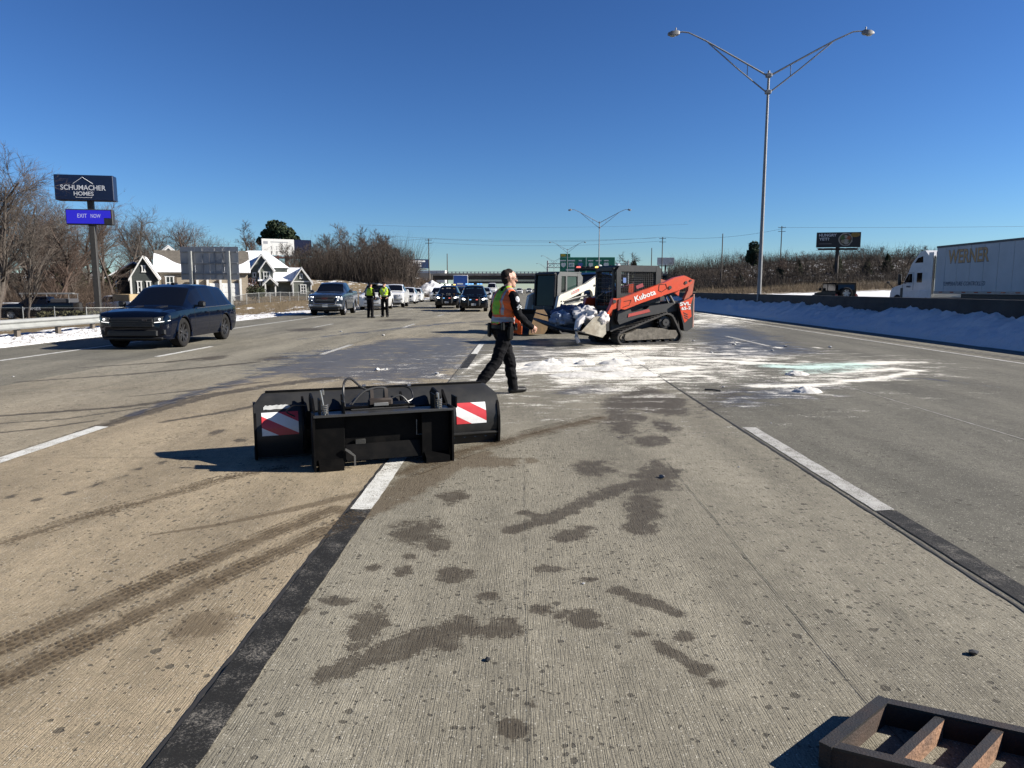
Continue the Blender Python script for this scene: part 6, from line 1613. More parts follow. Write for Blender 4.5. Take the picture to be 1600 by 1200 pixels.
for s in (-1, 1):
    MB().tube([(s * 1.163, 2.65, 1.0), (s * 1.163, 2.65, 2.6), (s * 1.163, 3.3, 2.6)], .012, 4).tube([(s * 1.163, 4.0, 1.0), (s * 1.163, 4.0, 1.8)], .012, 4).build('door_seam', M_BLK, sm)
    MB().box((s * 1.17, 4.05, 1.25), (.03, .3, .7), .01).box((s * 1.17, 2.75, 1.05), (.03, .5, .12), .01).build('cab_vent', M_BLK, sm)
    MB().cyl((s * 1.14, 4.55, .5), (s * 1.175, 4.55, .5), .66, n=24).build('wheel_arch', M_WELL, sm)
    MB().cyl((s * 1.0, 1.3, .75), (s * 1.0, 2.9, .75), .3, n=16).build('fuel_tank', M_CHR, sm)
MB().cyl((-.9, .85, 1.2), (-.9, .85, 3.6), .09, n=10).build('exhaust_stack', M_CHR, sm)
text_mesh('door_number', 'WERNER', M_BLUEL, sm, SIDE(-1.175, 3.5, 1.62), width=.55, height=.12)
MB().box((-1.2, -7.0, .85), (.05, 8.6, .8)).box((1.2, -7.0, .85), (.05, 8.6, .8)).build('trailer_skirt', M_BLK, sm, smooth=0)
MB().box((0, -1.0, .85), (2.2, 4.2, .3)).box((0, -14, .85), (2.2, 3.2, .3)).build('chassis', M_BLK, sm, smooth=0)
# ------------------------------------------------------------------ tracked loaders
def hull(pts):
    pts = sorted(set(pts))
    def half(it):
        o = []
        for p in it:
            while len(o) > 1 and (o[-1][0] - o[-2][0]) * (p[1] - o[-2][1]) - (o[-1][1] - o[-2][1]) * (p[0] - o[-2][0]) <= 0: o.pop()
            o.append(p)
        return o[:-1]
    return half(pts) + half(pts[::-1])
def circ(c, r, n=28): return [(round(c[0] + r * math.cos(2 * math.pi * k / n), 5), round(c[1] + r * math.sin(2 * math.pi * k / n), 5)) for k in range(n)]
def resample(poly, n):
    P = [Vector(p) for p in poly] + [Vector(poly[0])]; L = [0]
    for a, c in zip(P[:-1], P[1:]): L.append(L[-1] + (c - a).length)
    out = []
    for k in range(n):
        s = L[-1] * k / n; i = max(j for j in range(len(L)) if L[j] <= s + 1e-9); i = min(i, len(P) - 2)
        out.append(P[i].lerp(P[i + 1], (s - L[i]) / max(1e-9, L[i + 1] - L[i])))
    return out, L[-1] / n
M_RUB = mat('track_rubber', (.02, .02, .02), .85, var=.3, scale=10, dirt=(.10, .085, .07), dscale=4, damt=.45)
M_UNDER = mat('muddy_undercarriage', (.10, .088, .07), .85, var=.35, scale=9, dirt=(.22, .20, .165), dscale=5, damt=.8, bump=.5, bscale=30)
M_CHAR = mat('loader_charcoal', (.011, .0115, .0125), .5, var=.15, dirt=(.05, .046, .04), dscale=3, damt=.4); M_MBLK = mat('machine_black', (.005, .005, .0055), .55, var=.2, dirt=(.03, .027, .022), dscale=4, damt=.4)
M_ORANGE = mat('loader_orange', (.62, .058, .010), .38, var=.08, coat=.3, dirt=(.30, .08, .04), dscale=3, damt=.4); M_BOBW = mat('loader_white', (.66, .63, .53), .4, var=.06, coat=.3, dirt=(.38, .34, .27), dscale=3, damt=.35)
M_STEELW = mat('worn_bucket_steel', (.40, .37, .30), .55, .25, var=.25, scale=7, dirt=(.2, .15, .09), dscale=4, damt=.6); M_BRONZE = mat('bucket_rust', (.10, .058, .018), .5, .4, var=.25, scale=5, dirt=(.07, .04, .02), dscale=3, damt=.5)
M_DECAL = mat('decal_white', (.72, .72, .70), .5, var=.03); M_MESHW = mat('screen_wire', (.02, .02, .02), .5); M_CABG = mat('cab_glass', (.03, .055, .05), .05, spec=.6, var=.2, scale=2)

def track(t, y0, y1):
    cs = [((.80, .20), .20), ((-.50, .60), .27), ((-.80, .20), .20)]
    out = hull([p for c, r in cs for p in circ(c, r)]); inn = hull([p for c, r in cs for p in circ(c, r - .045)])
    O, step = resample(out, 96); I, _ = resample(inn, 96)
    mb = MB(); n = 96
    for k in range(n):
        j = (k + 1) % n
        a, b_, c, d = O[k], O[j], I[j], I[k]
        mb.add([(a.x, y0, a.y), (b_.x, y0, b_.y), (b_.x, y1, b_.y), (a.x, y1, a.y)], [(0, 1, 2, 3)]); mb.add([(d.x, y0, d.y), (c.x, y0, c.y), (c.x, y1, c.y), (d.x, y1, d.y)], [(3, 2, 1, 0)])
        for y in (y0, y1): mb.add([(a.x, y, a.y), (b_.x, y, b_.y), (c.x, y, c.y), (d.x, y, d.y)], [(0, 1, 2, 3)] if y == y1 else [(3, 2, 1, 0)])
        if k % 2 == 0:
            m = (a + b_) / 2; tn = (b_ - a).normalized(); nn = Vector((tn.y, -tn.x))
            if nn.dot(m - Vector((0, .3))) < 0: nn = -nn
            q = [a + tn * .004, b_ - tn * .004]
            lug = [(q[0].x, y0 + .02, q[0].y), (q[1].x, y0 + .02, q[1].y), (q[1].x, y1 - .02, q[1].y), (q[0].x, y1 - .02, q[0].y)]
            top = [(x + nn.x * .02, y, z + nn.y * .02) for x, y, z in lug]
            mb.add(lug + top, [(4, 5, 6, 7), (0, 1, 5, 4), (1, 2, 6, 5), (2, 3, 7, 6), (3, 0, 4, 7)])
    tr = mb.build('track', M_RUB, t, smooth=30)
    s = 1 if y1 > 0 else -1; yo = max(y0, y1) if s > 0 else min(y0, y1); ym = (y0 + y1) / 2
    MB().prism([(-.80, .14), (.74, .12), (.78, .18), (.74, .30), (.55, .36), (.38, .44), (.10, .41), (-.12, .46), (-.40, .43), (-.60, .38), (-.82, .37), (-.88, .25)], ym - .1, yo - s * .03, 'xz').build('roller_frame', M_UNDER, tr, smooth=0)
    for c, r in (((.80, .20), .15), ((-.80, .20), .15)):
        MB().lathe([(.02, .1), (r * .5, .11), (r * .55, .06), (r * .9, .08), (r, .05), (r, -.08), (.02, -.08)], (c[0], ym, c[1]), 'y', 20).build('idler', M_UNDER, tr)
    sp = MB().lathe([(.02, .13), (.10, .13), (.11, .08), (.18, .07), (.185, -.06), (.02, -.06)], (-.50, ym, .60), 'y', 24)
    for k in range(12):
        a = 2 * math.pi * k / 12; sp.box((-.50 + .205 * math.cos(a), ym, .60 + .205 * math.sin(a)), (.05, .1, .05), .01, ry=-a)
    sp.build('sprocket', M_CHAR, tr)
    for k in range(5): MB().cyl((-.55 + .28 * k, ym - .1, .13), (-.55 + .28 * k, ym + .1, .13), .085, n=14).build('roller', M_MBLK, tr)

def bucket(t, w, prof, m_plate, m_shell, edge=M_MBLK, th=.025):
    """prof: back-top, back-bottom, heel, lip (x,z)"""
    bt_, bb, he, lp = prof[:4]; top = prof[4]
    shell = [bt_, bb, he, lp]; inn = [(lp[0], lp[1] + .02), (he[0] + .03, he[1] + .03), (bb[0] + .03, bb[1] + .02), (bt_[0] + .03, bt_[1])]
    b = MB().prism(shell + inn, -w / 2 + th, w / 2 - th, 'xz').build('bucket', m_shell, t, smooth=20)
    for s in (-1, 1):
        MB().prism([bt_, bb, he, lp, top], s * (w / 2 - th), s * w / 2, 'xz').build('side_plate', m_plate, b, smooth=0)
    d = Vector((lp[0] - he[0], lp[1] - he[1])).normalized()
    MB().prism([(lp[0] - .12 * d.x, lp[1] - .12 * d.y - .012), (lp[0] + .1 * d.x, lp[1] + .1 * d.y - .006), (lp[0] + .1 * d.x, lp[1] + .1 * d.y + .012), (lp[0] - .12 * d.x, lp[1] - .12 * d.y + .03)], -w / 2 - .004, w / 2 + .004, 'xz').build('cutting_edge', edge, b, smooth=0)
    return b

# --- orange loader
kb = thing('orange_track_loader', 'orange and black compact track loader carrying debris in its bucket', 'track loader', (3.30, 21.15, 0), R_(204)); kb.scale = (1.08, 1.0, 1.0)
for s in (-1, 1): track(kb, s * .46, s * .82)
MB().prism([(1.02, .35), (1.02, .95), (.2, 1.12), (-.75, 1.2), (-1.2, 1.2), (-1.28, .42), (-.6, .3)], -.47, .47, 'xz').build('chassis', M_MBLK, kb, smooth=15)
for s in (1, -1):
    MB().prism([(.92, .66), (.90, .92), (.55, 1.0), (.50, .90), (.05, .98), (-.05, 1.06), (-.85, 1.16), (-.95, .92), (-.45, .86), (.30, .74), (.86, .56)], s * .50, s * .66, 'xz').build('side_fender', M_CHAR, kb, smooth=0)
    MB().prism([(.62, .76), (.60, .85), (-.02, .98), (-.06, .90)], s * .66, s * .675, 'xz').build('step_strip', mat('red_strip', (.35, .04, .03), .5), kb, smooth=0)
    # lift arm: boom, hump, front drop link
    arm = [(.94, 1.00), (.94, 1.28), (.40, 1.46), (-.38, 1.72), (-.70, 1.86), (-1.00, 1.92), (-1.16, 1.86), (-1.27, 1.80), (-1.26, 1.70), (-1.10, 1.60), (-.80, 1.49), (-.58, 1.43), (.30, 1.16), (.80, .98)]
    a = MB().prism(arm, s * .70, s * .83, 'xz').build('lift_arm', M_ORANGE, kb, smooth=20)
    MB().prism([(1.20, .80), (1.30, .76), (1.16, .98), (.96, 1.05), (.92, 1.28), (1.14, 1.29), (1.20, 1.10), (1.32, .86)][::-1], s * .68, s * .82, 'xz').build('drop_link', M_ORANGE, a, smooth=15)
    MB().prism([(.95, .98), (1.02, .95), (1.0, 1.26), (.93, 1.27)], s * .825, s * .845, 'xz').build('arm_gusset', mat('loader_red_dark', (.16, .02, .012), .5), a, smooth=0)  # dark red plate at the front end of the arm
    for (x, z, r) in ((1.12, 1.2, .05), (-.55, 1.58, .05), (-1.05, 1.72, .045), (-1.2, 1.78, .03)): MB().cyl((x, s * .81, z), (x, s * .85, z), r, n=12).build('pin', M_MBLK, a)
    MB().tube([(-.22, s * .835, 1.66), (-.42, s * .835, 1.68), (-.46, s * .835, 1.56), (-.30, s * .835, 1.46), (-.2, s * .835, 1.5), (-.22, s * .835, 1.66)], .008, 4).build('panel_outline', M_MBLK, a); MB().tube([(.84, s * .835, 1.2), (.62, s * .835, 1.24), (.68, s * .835, 1.1), (.86, s * .835, 1.04)], .008, 4).build('panel_outline', M_MBLK, a)
    MB().prism([(-1.22, 1.84), (-1.38, 1.80), (-1.30, 1.28), (-1.10, 1.18), (-1.06, 1.24), (-1.18, 1.5)], s * .66, s * .76, 'xz').build('tower', mat('loader_orange_worn', (.36, .07, .03), .5, var=.2), kb, smooth=0)
    MB().prism([(-.7, 1.5), (-.98, 1.62), (-.94, 1.34)], s * .6, s * .68, 'xz').build('rear_link', M_ORANGE, kb, smooth=0)
    MB().cyl((-.62, s * .62, 1.44), (-.86, s * .62, 1.08), .045, n=10).cyl((-.5, s * .62, 1.42), (-.7, s * .62, 1.05), .025, n=8).build('lift_cylinder', M_MBLK, kb)
    # rear guard
    g = MB().prism([(-.86, 1.14), (-1.32, 1.34), (-1.34, .44), (-1.16, .33), (-1.06, .36), (-1.04, .5)], s * .60, s * .80, 'xz').build('rear_guard', M_CHAR, kb, smooth=0)
    MB().prism([(-.87, 1.13), (-1.32, 1.32), (-1.24, 1.06), (-1.29, .76), (-1.07, .58), (-.95, .86)], s * .80, s * .806, 'xz').build('guard_decal', M_ORANGE, g, smooth=0)
    for k in range(3): MB().box((-1.13 + .02 * k, s * .808, .70 + .07 * k), (.15, .01, .022), .002, ry=R_(-25)).build('vent_slot', M_MBLK, g)
    MB().box((-1.35, s * .79, .92), (.03, .03, .95)).build('guard_edge', mat('guard_light', (.40, .22, .17), .5), g, smooth=0)
LOADSIDE = lambda x, z, y: Matrix.Translation((x, y, z)) @ Matrix.Rotation(R_(180), 4, 'Z') @ Matrix.Rotation(R_(90), 4, 'X')   # reads on the left flank (+y)
text_mesh('lettering', 'Kubota', M_DECAL, kb, LOADSIDE(.50, 1.19, .834) @ Matrix.Rotation(R_(18), 4, 'Z'), width=.66, height=.15, bold=.025)
text_mesh('lettering', 'SVL', M_DECAL, kb, LOADSIDE(-.90, 1.06, .812) @ Matrix.Rotation(R_(4), 4, 'Z'), width=.34, height=.10, bold=.03)
text_mesh('lettering', '65-2', M_DECAL, kb, LOADSIDE(-.95, .94, .812) @ Matrix.Rotation(R_(4), 4, 'Z'), width=.30, height=.09, bold=.03)
# cab with side screens
cb = MB()
for s in (-1, 1):
    # perforated side frame: outer outline with a window opening
    cb.prism([(.90, 1.15), (.92, 2.05), (.84, 2.17), (.78, 2.17), (.78, 1.15)], s * .50, s * .57, 'xz').prism([(-.42, 1.15), (-.44, 2.1), (-.36, 2.18), (-.28, 2.17), (-.28, 1.15)], s * .50, s * .57, 'xz')
    cb.prism([(.779, 1.15), (.779, 1.42), (-.279, 1.42), (-.279, 1.15)], s * .505, s * .565, 'xz').prism([(.779, 2.02), (.80, 2.17), (-.30, 2.19), (-.279, 2.02)], s * .505, s * .565, 'xz')
cb.box((.25, 0, 2.17), (1.26, 1.06, .05), .02).box((.86, 0, 2.13), (.1, 1.0, .09), .02).box((-.4, 0, 1.7), (.05, 1.0, .9), .01)
cb.build('cab', M_CHAR, kb, smooth=25)
for s in (-1, 1):
    mb = MB()
    for k in range(18): mb.box((-.25 + .06 * k, s * .535, 1.72), (.008, .008, .62))
    for k in range(10): mb.box((.25, s * .535, 1.45 + .06 * k), (1.06, .008, .008))
    mb.build('side_screen', M_MESHW, kb, smooth=0)
MB().box((-.375, .1, 1.75), (.02, .55, .55), .02).build('rear_window', mat('screen_grey', (.2, .21, .21), .3), kb)
MB().prism([(-.1, .9), (-.1, 1.95), (-.24, 2.0), (-.28, .9)], -.24, .24, 'xz').prism([(.45, .95), (.45, 1.12), (-.1, 1.1), (-.1, .95)], -.24, .24, 'xz').build('seat', M_MBLK, kb, smooth=0)
MB().box((.2, .54, 1.62), (.22, .004, .1), ry=R_(20)).build('caution_decal', mat('decal_red', (.3, .03, .04), .5), kb, smooth=0); MB().box((.68, .571, 1.78), (.09, .004, .14)).build('blue_decal', mat('decal_blue', (.12, .2, .45), .5), kb, smooth=0)
d = MB()
for y in (-.46, .46): d.box((.95, y, 1.55), (.05, .07, 1.15))
d.box((.95, 0, 2.08), (.05, .98, .08)).box((.95, 0, 1.02), (.05, .98, .1)); d.build('front_frame', M_MBLK, kb, smooth=0)
mb = MB()
for k in range(7): mb.box((.96, -.4 + .133 * k, 1.55), (.008, .008, .95))
for k in range(8): mb.box((.96, 0, 1.12 + .12 * k), (.008, .9, .008))
mb.build('front_screen', M_MESHW, kb, smooth=0)
MB().box((.84, .5, 2.2), (.1, .08, .07), .02).box((.84, -.5, 2.2), (.1, .08, .07), .02).build('work_light', M_LENS, kb)
MB().box((1.18, 0, .62), (.12, 1.2, .5), .02).build('quick_attach', M_MBLK, kb)
kbk = bucket(kb, 1.78, [(1.40, .82), (1.38, .34), (1.48, .23), (2.10, .40), (1.72, .80)], M_STEELW, M_MBLK)

# --- white loader
wb = thing('white_track_loader', 'white and charcoal compact track loader behind the orange one', 'track loader', (1.5, 26.1, 0), R_(221))
for s in (-1, 1): track(wb, s * .46, s * .82)
MB().prism([(1.0, .35), (1.0, .95), (.2, 1.05), (-1.1, 1.35), (-1.3, 1.3), (-1.32, .42), (-.6, .3)], -.47, .47, 'xz').build('chassis', M_CHAR, wb, smooth=15)
for s in (1, -1):
    MB().prism([(.95, .55), (.92, .98), (.2, 1.02), (-1.15, 1.25), (-1.2, .95), (-.4, .9), (.5, .7)], s * .50, s * .68, 'xz').build('side_fender', M_BOBW, wb, smooth=0)
    arm = [(1.22, .50), (1.02, 1.28), (.94, 1.34), (-.30, 1.72), (-.98, 2.06), (-1.06, 1.86), (-.86, 1.66), (-.76, 1.60), (-.74, 1.28), (-.68, 1.26), (-.62, 1.44), (-.50, 1.52), (-.34, 1.50), (.72, 1.14), (.78, 1.06), (1.05, .50)]
    a = MB().prism(arm, s * .70, s * .82, 'xz').build('lift_arm', M_BOBW, wb, smooth=20)
    for (x, z, r) in ((-.86, 1.86, .06), (-.72, 1.66, .04), (.90, 1.12, .028), (.78, 1.12, .024), (.90, 1.02, .028), (-.71, 1.29, .025)): MB().cyl((x, s * .80, z), (x, s * .835, z), r, n=12).build('pin', M_CHAR, a)
    MB().prism([(.42, 1.34), (.04, 1.46), (.03, 1.56), (.39, 1.44)], s * .82, s * .826, 'xz').build('arm_decal', mat('logo_red', (.42, .05, .03), .5), a, smooth=0)
    MB().cyl((.60, s * .66, 1.12), (-.45, s * .66, 1.32), .055, n=12).cyl((-.45, s * .66, 1.32), (-.75, s * .66, 1.38), .03, n=8).build('lift_cylinder', M_CHAR, wb)
    MB().prism([(-1.0, 1.0), (-1.0, 1.95), (-1.12, 1.98), (-1.25, 1.2), (-1.25, .9)], s * .56, s * .68, 'xz').build('tower', M_CHAR, wb, smooth=0)
    MB().prism([(-.28, 1.2), (-.34, 1.5), (-.26, 1.5), (-.14, 1.2)], s * .6, s * .7, 'xz').build('control_link', M_BOBW, wb, smooth=0)
text_mesh('lettering', 'Bobcat', M_DECAL, wb, LOADSIDE(.38, 1.375, .829) @ Matrix.Rotation(R_(17), 4, 'Z'), width=.32, height=.065)
cb = MB()
M_CABF = mat('cab_frame_grey', (.075, .08, .078), .5, var=.1)
for s in (-1, 1):
    cb.prism([(.88, .95), (.84, 2.0), (.76, 2.1), (.66, 2.1), (.70, .95)], s * .50, s * .58, 'xz').prism([(-.30, 1.1), (-.38, 1.95), (-.26, 2.08), (-.12, 2.08), (-.14, 1.1)], s * .50, s * .58, 'xz')
    cb.prism([(.699, .95), (.69, 1.42), (-.139, 1.42), (-.14, .95)], s * .505, s * .575, 'xz').prism([(.67, 1.98), (.665, 2.1), (-.13, 2.08), (-.13, 1.98)], s * .505, s * .575, 'xz').box((.42, s * .54, 1.7), (.07, .07, .56))
cb.box((.2, 0, 2.1), (1.1, 1.12, .06), .02).box((-.32, 0, 1.5), (.06, 1.0, 1.1), .01)
cb.build('cab', M_CABF, wb, smooth=25)
for s in (-1, 1):
    MB().box((.14, s * .54, 1.7), (.5, .012, .55), .004).build('side_window', M_CABG, wb); MB().box((.56, s * .54, 1.7), (.2, .012, .55), .004).build('side_window', mat('cab_glass_dark', (.01, .014, .014), .06, spec=.6, var=.1), wb)
MB().prism([(.93, .80), (.86, 2.02), (.84, 2.02), (.91, .80)], -.46, .46, 'xz').build('front_door_glass', mat('cab_glass_front', (.008, .014, .012), .12, spec=.12, var=.2, scale=2), wb, smooth=0)
for y in (-.5, .5): MB().tube([(.95, y, .78), (.88, y, 2.05)], .045, 8).build('door_post', M_MBLK, wb)
MB().tube([(.95, -.5, .80), (.95, .5, .80)], .05, 8).tube([(.88, -.5, 2.05), (.88, .5, 2.05)], .05, 8).build('door_frame', M_MBLK, wb)
MB().box((1.0, 0, .68), (.1, .95, .3), .02).build('front_panel', M_CHAR, wb); MB().box((1.42, 0, .45), (.4, 1.15, .35), .02).build('quick_attach', M_MBLK, wb)
MB().tube([(1.1, .2, .5), (1.2, .25, .95)], .02, 5).build('lever', M_ALU, wb)
pr = [(1.80, .86), (1.66, .70), (1.60, .45), (1.66, .18), (1.78, .05)]
b = MB().prism(pr + [(2.5, .05), (2.5, .07), (1.80, .08), (1.69, .20), (1.63, .45), (1.69, .68), (1.82, .84)], -.9, .9, 'xz').build('bucket', M_MBLK, wb, smooth=20)
for s in (-1, 1): MB().prism(pr + [(2.47, .05), (2.47, .14), (2.15, .86)], s * .90, s * .93, 'xz').build('side_plate', M_BRONZE, b, smooth=0)

# ------------------------------------------------------------------ debris load in the orange loader's bucket
def crumple(name, label, cat_, loc, size, m, seed, rz=0.0, group=None, amp=.35, n=30):
    r = random.Random(seed); mb = MB(); off = [r.uniform(0, 40) for _ in range(3)]
    from mathutils import noise as nz
    vs = []; fs = []; k2 = n * 2 // 3
    for k in range(k2 + 1):
        tt = math.pi * k / k2
        for i in range(n):
            a = 2 * math.pi * i / n
            v = Vector((math.sin(tt) * math.cos(a), math.sin(tt) * math.sin(a), -math.cos(tt)))
            q = 1 + amp * (nz.noise(v * 1.7 + Vector(off)) + .6 * nz.noise(v * 4.1 + Vector(off)) + .35 * abs(nz.noise(v * 9 + Vector(off))))
            vs.append((v.x * size[0] * q, v.y * size[1] * q, v.z * size[2] * q))
    for k in range(k2):
        for i in range(n):
            j = (i + 1) % n; fs.append((k * n + i, k * n + j, k * n + n + j, k * n + n + i))
    o = mb.add(vs, fs).build(name, m, None, loc, (0, 0, rz), smooth=50)
    return tag(o, label, cat_, group)
M_CLN = mat('cloth_navy', (.045, .06, .12), .9, var=.3, scale=6); M_CLD = mat('cloth_denim', (.22, .27, .36), .9, var=.4, scale=7); M_CLR = mat('cloth_red', (.30, .02, .05), .8, var=.3)
M_PLAS = mat('plastic_sheet', (.62, .60, .59), .3, var=.15, scale=8, spec=.6); M_CLK = mat('tarp_black', (.012, .012, .013), .45, var=.3)
def KW(x, y, z):
    v = kb.matrix_world if False else Matrix.Translation((3.30, 21.15, 0)) @ Matrix.Rotation(R_(204), 4, 'Z') @ Matrix.Diagonal((1.08, 1, 1, 1))
    return tuple(v @ Vector((x, y, z)))
crumple('cloth_heap', 'navy cloth heaped at the far end of the loader bucket', 'cloth', KW(1.78, -.60, .78), (.42, .42, .30), M_CLN, 1)
crumple('cloth_heap', 'denim blue cloth lying over the bucket lip', 'cloth', KW(1.98, -.30, .70), (.36, .40, .24), M_CLD, 2)
crumple('cloth_heap', 'dark navy jacket piled in the middle of the bucket', 'cloth', KW(1.70, -.10, .86), (.34, .38, .26), M_CLN, 3)
crumple('cloth_heap', 'crimson rag on top of the debris pile', 'cloth', KW(1.60, .28, .98), (.13, .14, .10), M_CLR, 4)
crumple('plastic_heap', 'crumpled clear plastic sheet on the debris in the bucket', 'plastic sheet', KW(1.68, .36, .80), (.32, .34, .24), M_PLAS, 5, amp=.45)
crumple('plastic_heap', 'white plastic bag bulging beside the orange arm link', 'plastic bag', KW(1.44, .78, .74), (.17, .16, .20), mat('plastic_white', (.66, .62, .60), .4, var=.1), 6)
o = MB().tube([KW(1.86, .60, .78), KW(2.02, .62, .66), KW(2.10, .66, .46), KW(2.12, .68, .26), KW(2.06, .68, .10)], [.10, .11, .085, .06, .05], 9).build('plastic_strip', M_PLAS); tag(o, 'torn plastic strip hanging over the bucket lip to the road', 'plastic sheet')
v0, v1 = KW(2.02, .35, .42), KW(2.30, -.95, .58)
o = MB().tube([v0, KW(2.14, .0, .44), KW(2.22, -.45, .50), v1, KW(2.34, -1.5, .66)], [.07, .085, .08, .07, .04], 8).build('rolled_tarp', M_CLK); tag(o, 'black rolled tarp sticking out left of the bucket', 'tarp')
o = MB().tube([KW(1.9, -.7, .80), KW(2.1, -1.2, .76), KW(2.22, -1.75, .84)], [.025, .025, .02], 6).build('broken_rail', M_CHAR); tag(o, 'thin dark rail poking from the bucket beside the black tarp', 'rail')

# ------------------------------------------------------------------ snow blade attachment on the pavement
M_PLW = mat('plow_black', (.024, .0245, .025), .4, var=.3, scale=3, dirt=(.042, .040, .036), dscale=5, damt=.6, spec=.3, bump=.08, bscale=18); M_PLI = mat('plow_frame_black', (.0022, .0022, .0024), .55, var=.3, scale=6, spec=.1, dirt=(.014, .012, .010), dscale=6, damt=.4)
pl = thing('snow_plow_attachment', 'black snow blade attachment with red and white hazard stickers lying on the road', 'snow plow', (-1.75, 5.98, 0), R_(21.0))
bprof = [(.665, .015), (.625, .10), (.605, .20), (.61, .30), (.64, .40), (.70, .49), (.79, .56), (.86, .585)]
M_ZINC_D = mat('bolt_steel', (.10, .095, .085), .4, .6, var=.2)
def bl_at(z):
    return float(np.interp(z, [p[1] for p in bprof], [p[0] for p in bprof]))
xs = np.linspace(-.47, 1.87, 60); rings = []
for x in xs:
    e = min(x + .47, 1.87 - x); lim = 1.0 if e > .09 else .84 + .16 * e / .09
    zs = [p[1] if p[1] < .585 * lim else .585 * lim for p in bprof]
    fr = [(x, bl_at(z), z) for z in zs]; bk = [(x, bl_at(z) + .014, z + .004) for z in zs][::-1]
    rings.append(fr + bk)
MB().loft(rings).build('moldboard', M_PLW, pl, smooth=40)
MB().box((.70, .865, .592), (2.12, .03, .022), .004).build('top_lip', M_PLI, pl)
ce = MB().box((.70, .70, .055), (2.36, .022, .11), .003, rx=R_(-14)).build('cutting_edge', mat('edge_steel', (.055, .053, .05), .5, .4, var=.3), pl)
MB().box((1.55, .63, .115), (.62, .07, .02), .004).build('edge_ledge', M_PLW, pl)
for x in (-.462, 1.862): MB().prism([(.60, .01), (.72, .005), (.80, .10), (.90, .50), (.80, .50), (.70, .47), (.63, .40), (.59, .28), (.585, .15)], x - .012, x + .012, 'yz').build('end_plate', M_PLI, pl, smooth=0)
for x in (-.04, .32, .88, 1.30):
    MB().prism([(.63, .04), (.46, .10), (.44, .34), (.54, .46), (.70, .56), (.66, .44), (.62, .32), (.61, .2)], x - .011, x + .011, 'yz').build('rib', M_PLI, pl, smooth=0)
for x0, x1 in ((-.03, .31), (.89, 1.29)): MB().box(((x0 + x1) / 2, .50, .37), (x1 - x0, .02, .16), .004).build('rib_web', M_PLI, pl)
def sticker(x0, x1, z0, z1, ph):
    m = bpy.data.materials.new('hazard_tape'); m.use_nodes = True; nt = m.node_tree; b = nt.nodes['Principled BSDF']
    sep = node(nt, 'ShaderNodeSeparateXYZ'); tc = node(nt, 'ShaderNodeTexCoord'); nt.links.new(tc.outputs['Object'], sep.inputs[0])
    s = math_(nt, 'ADD', math_(nt, 'MULTIPLY', math_(nt, 'SUBTRACT', sep.outputs[0], x0), 1 / (x1 - x0)), math_(nt, 'MULTIPLY', math_(nt, 'SUBTRACT', sep.outputs[2], z0), 1.25 / (z1 - z0)))
    f = math_(nt, 'GREATER_THAN', math_(nt, 'FRACT', math_(nt, 'ADD', math_(nt, 'MULTIPLY', s, 1 / 1.25), ph)), .5)
    nn = noise_(nt, tc.outputs['Object'], 30, 4)
    nt.links.new(mix_(nt, f, mix_(nt, nn, (.42, .03, .035), (.5, .045, .05)), mix_(nt, nn, (.55, .56, .55), (.68, .68, .67))), b.inputs['Base Color']); b.inputs['Roughness'].default_value = .35
    vs = []; n = 8
    for k in range(n + 1):
        z = z0 + (z1 - z0) * k / n
        for x in (x0, x1): vs.append((x, bl_at(z) - .004, z))
    MB().add(vs, [(2 * k, 2 * k + 1, 2 * k + 3, 2 * k + 2) for k in range(n)]).build('hazard_sticker', m, pl, smooth=50)
sticker(-.405, -.085, .225, .43, .64); sticker(1.42, 1.73, .215, .42, .1)
vs = []
for k in range(13):
    x = -.385 + .235 * k / 12
    for z in (.452 + rnd.uniform(0, .006), .487 + rnd.uniform(-.004, .006) - (.012 if k in (0, 12) else 0)): vs.append((x, bl_at(z) - .004, z))
MB().add(vs, [(2 * k, 2 * k + 2, 2 * k + 3, 2 * k + 1) for k in range(12)]).build('paint_patch', mat('patch_grey', (.42, .43, .42), .7, var=.15, scale=30), pl, smooth=0)
MB().prism([(.20, .10), (.60, .05), (.62, .40), (.70, .54), (.60, .60), (.40, .58), (.22, .48)], .018, .036, 'yz').build('added_shade_plate', M_PLI, pl, smooth=0); MB().prism([(.20, .10), (.60, .05), (.62, .40), (.70, .54), (.60, .60), (.40, .58), (.22, .48)], 1.17, 1.188, 'yz').build('added_shade_plate', M_PLI, pl, smooth=0)  # plates added for a dark mass and a shadow on the moldboard
for k in range(9):   # bolts of the cutting edge and weld beads of the ribs
    MB().cyl((1.40 + .055 * k, .648, .075), (1.40 + .055 * k, .636, .078), .012, n=6).build('bolt', M_ZINC_D, pl) if k % 2 == 0 else None
for x in (-.04, 1.30):
    MB().tube([(x + .014, bl_at(z) - .004, z) for z in (.10, .2, .3, .4, .5)], .007, 5).build('weld_bead', M_PLW, pl)
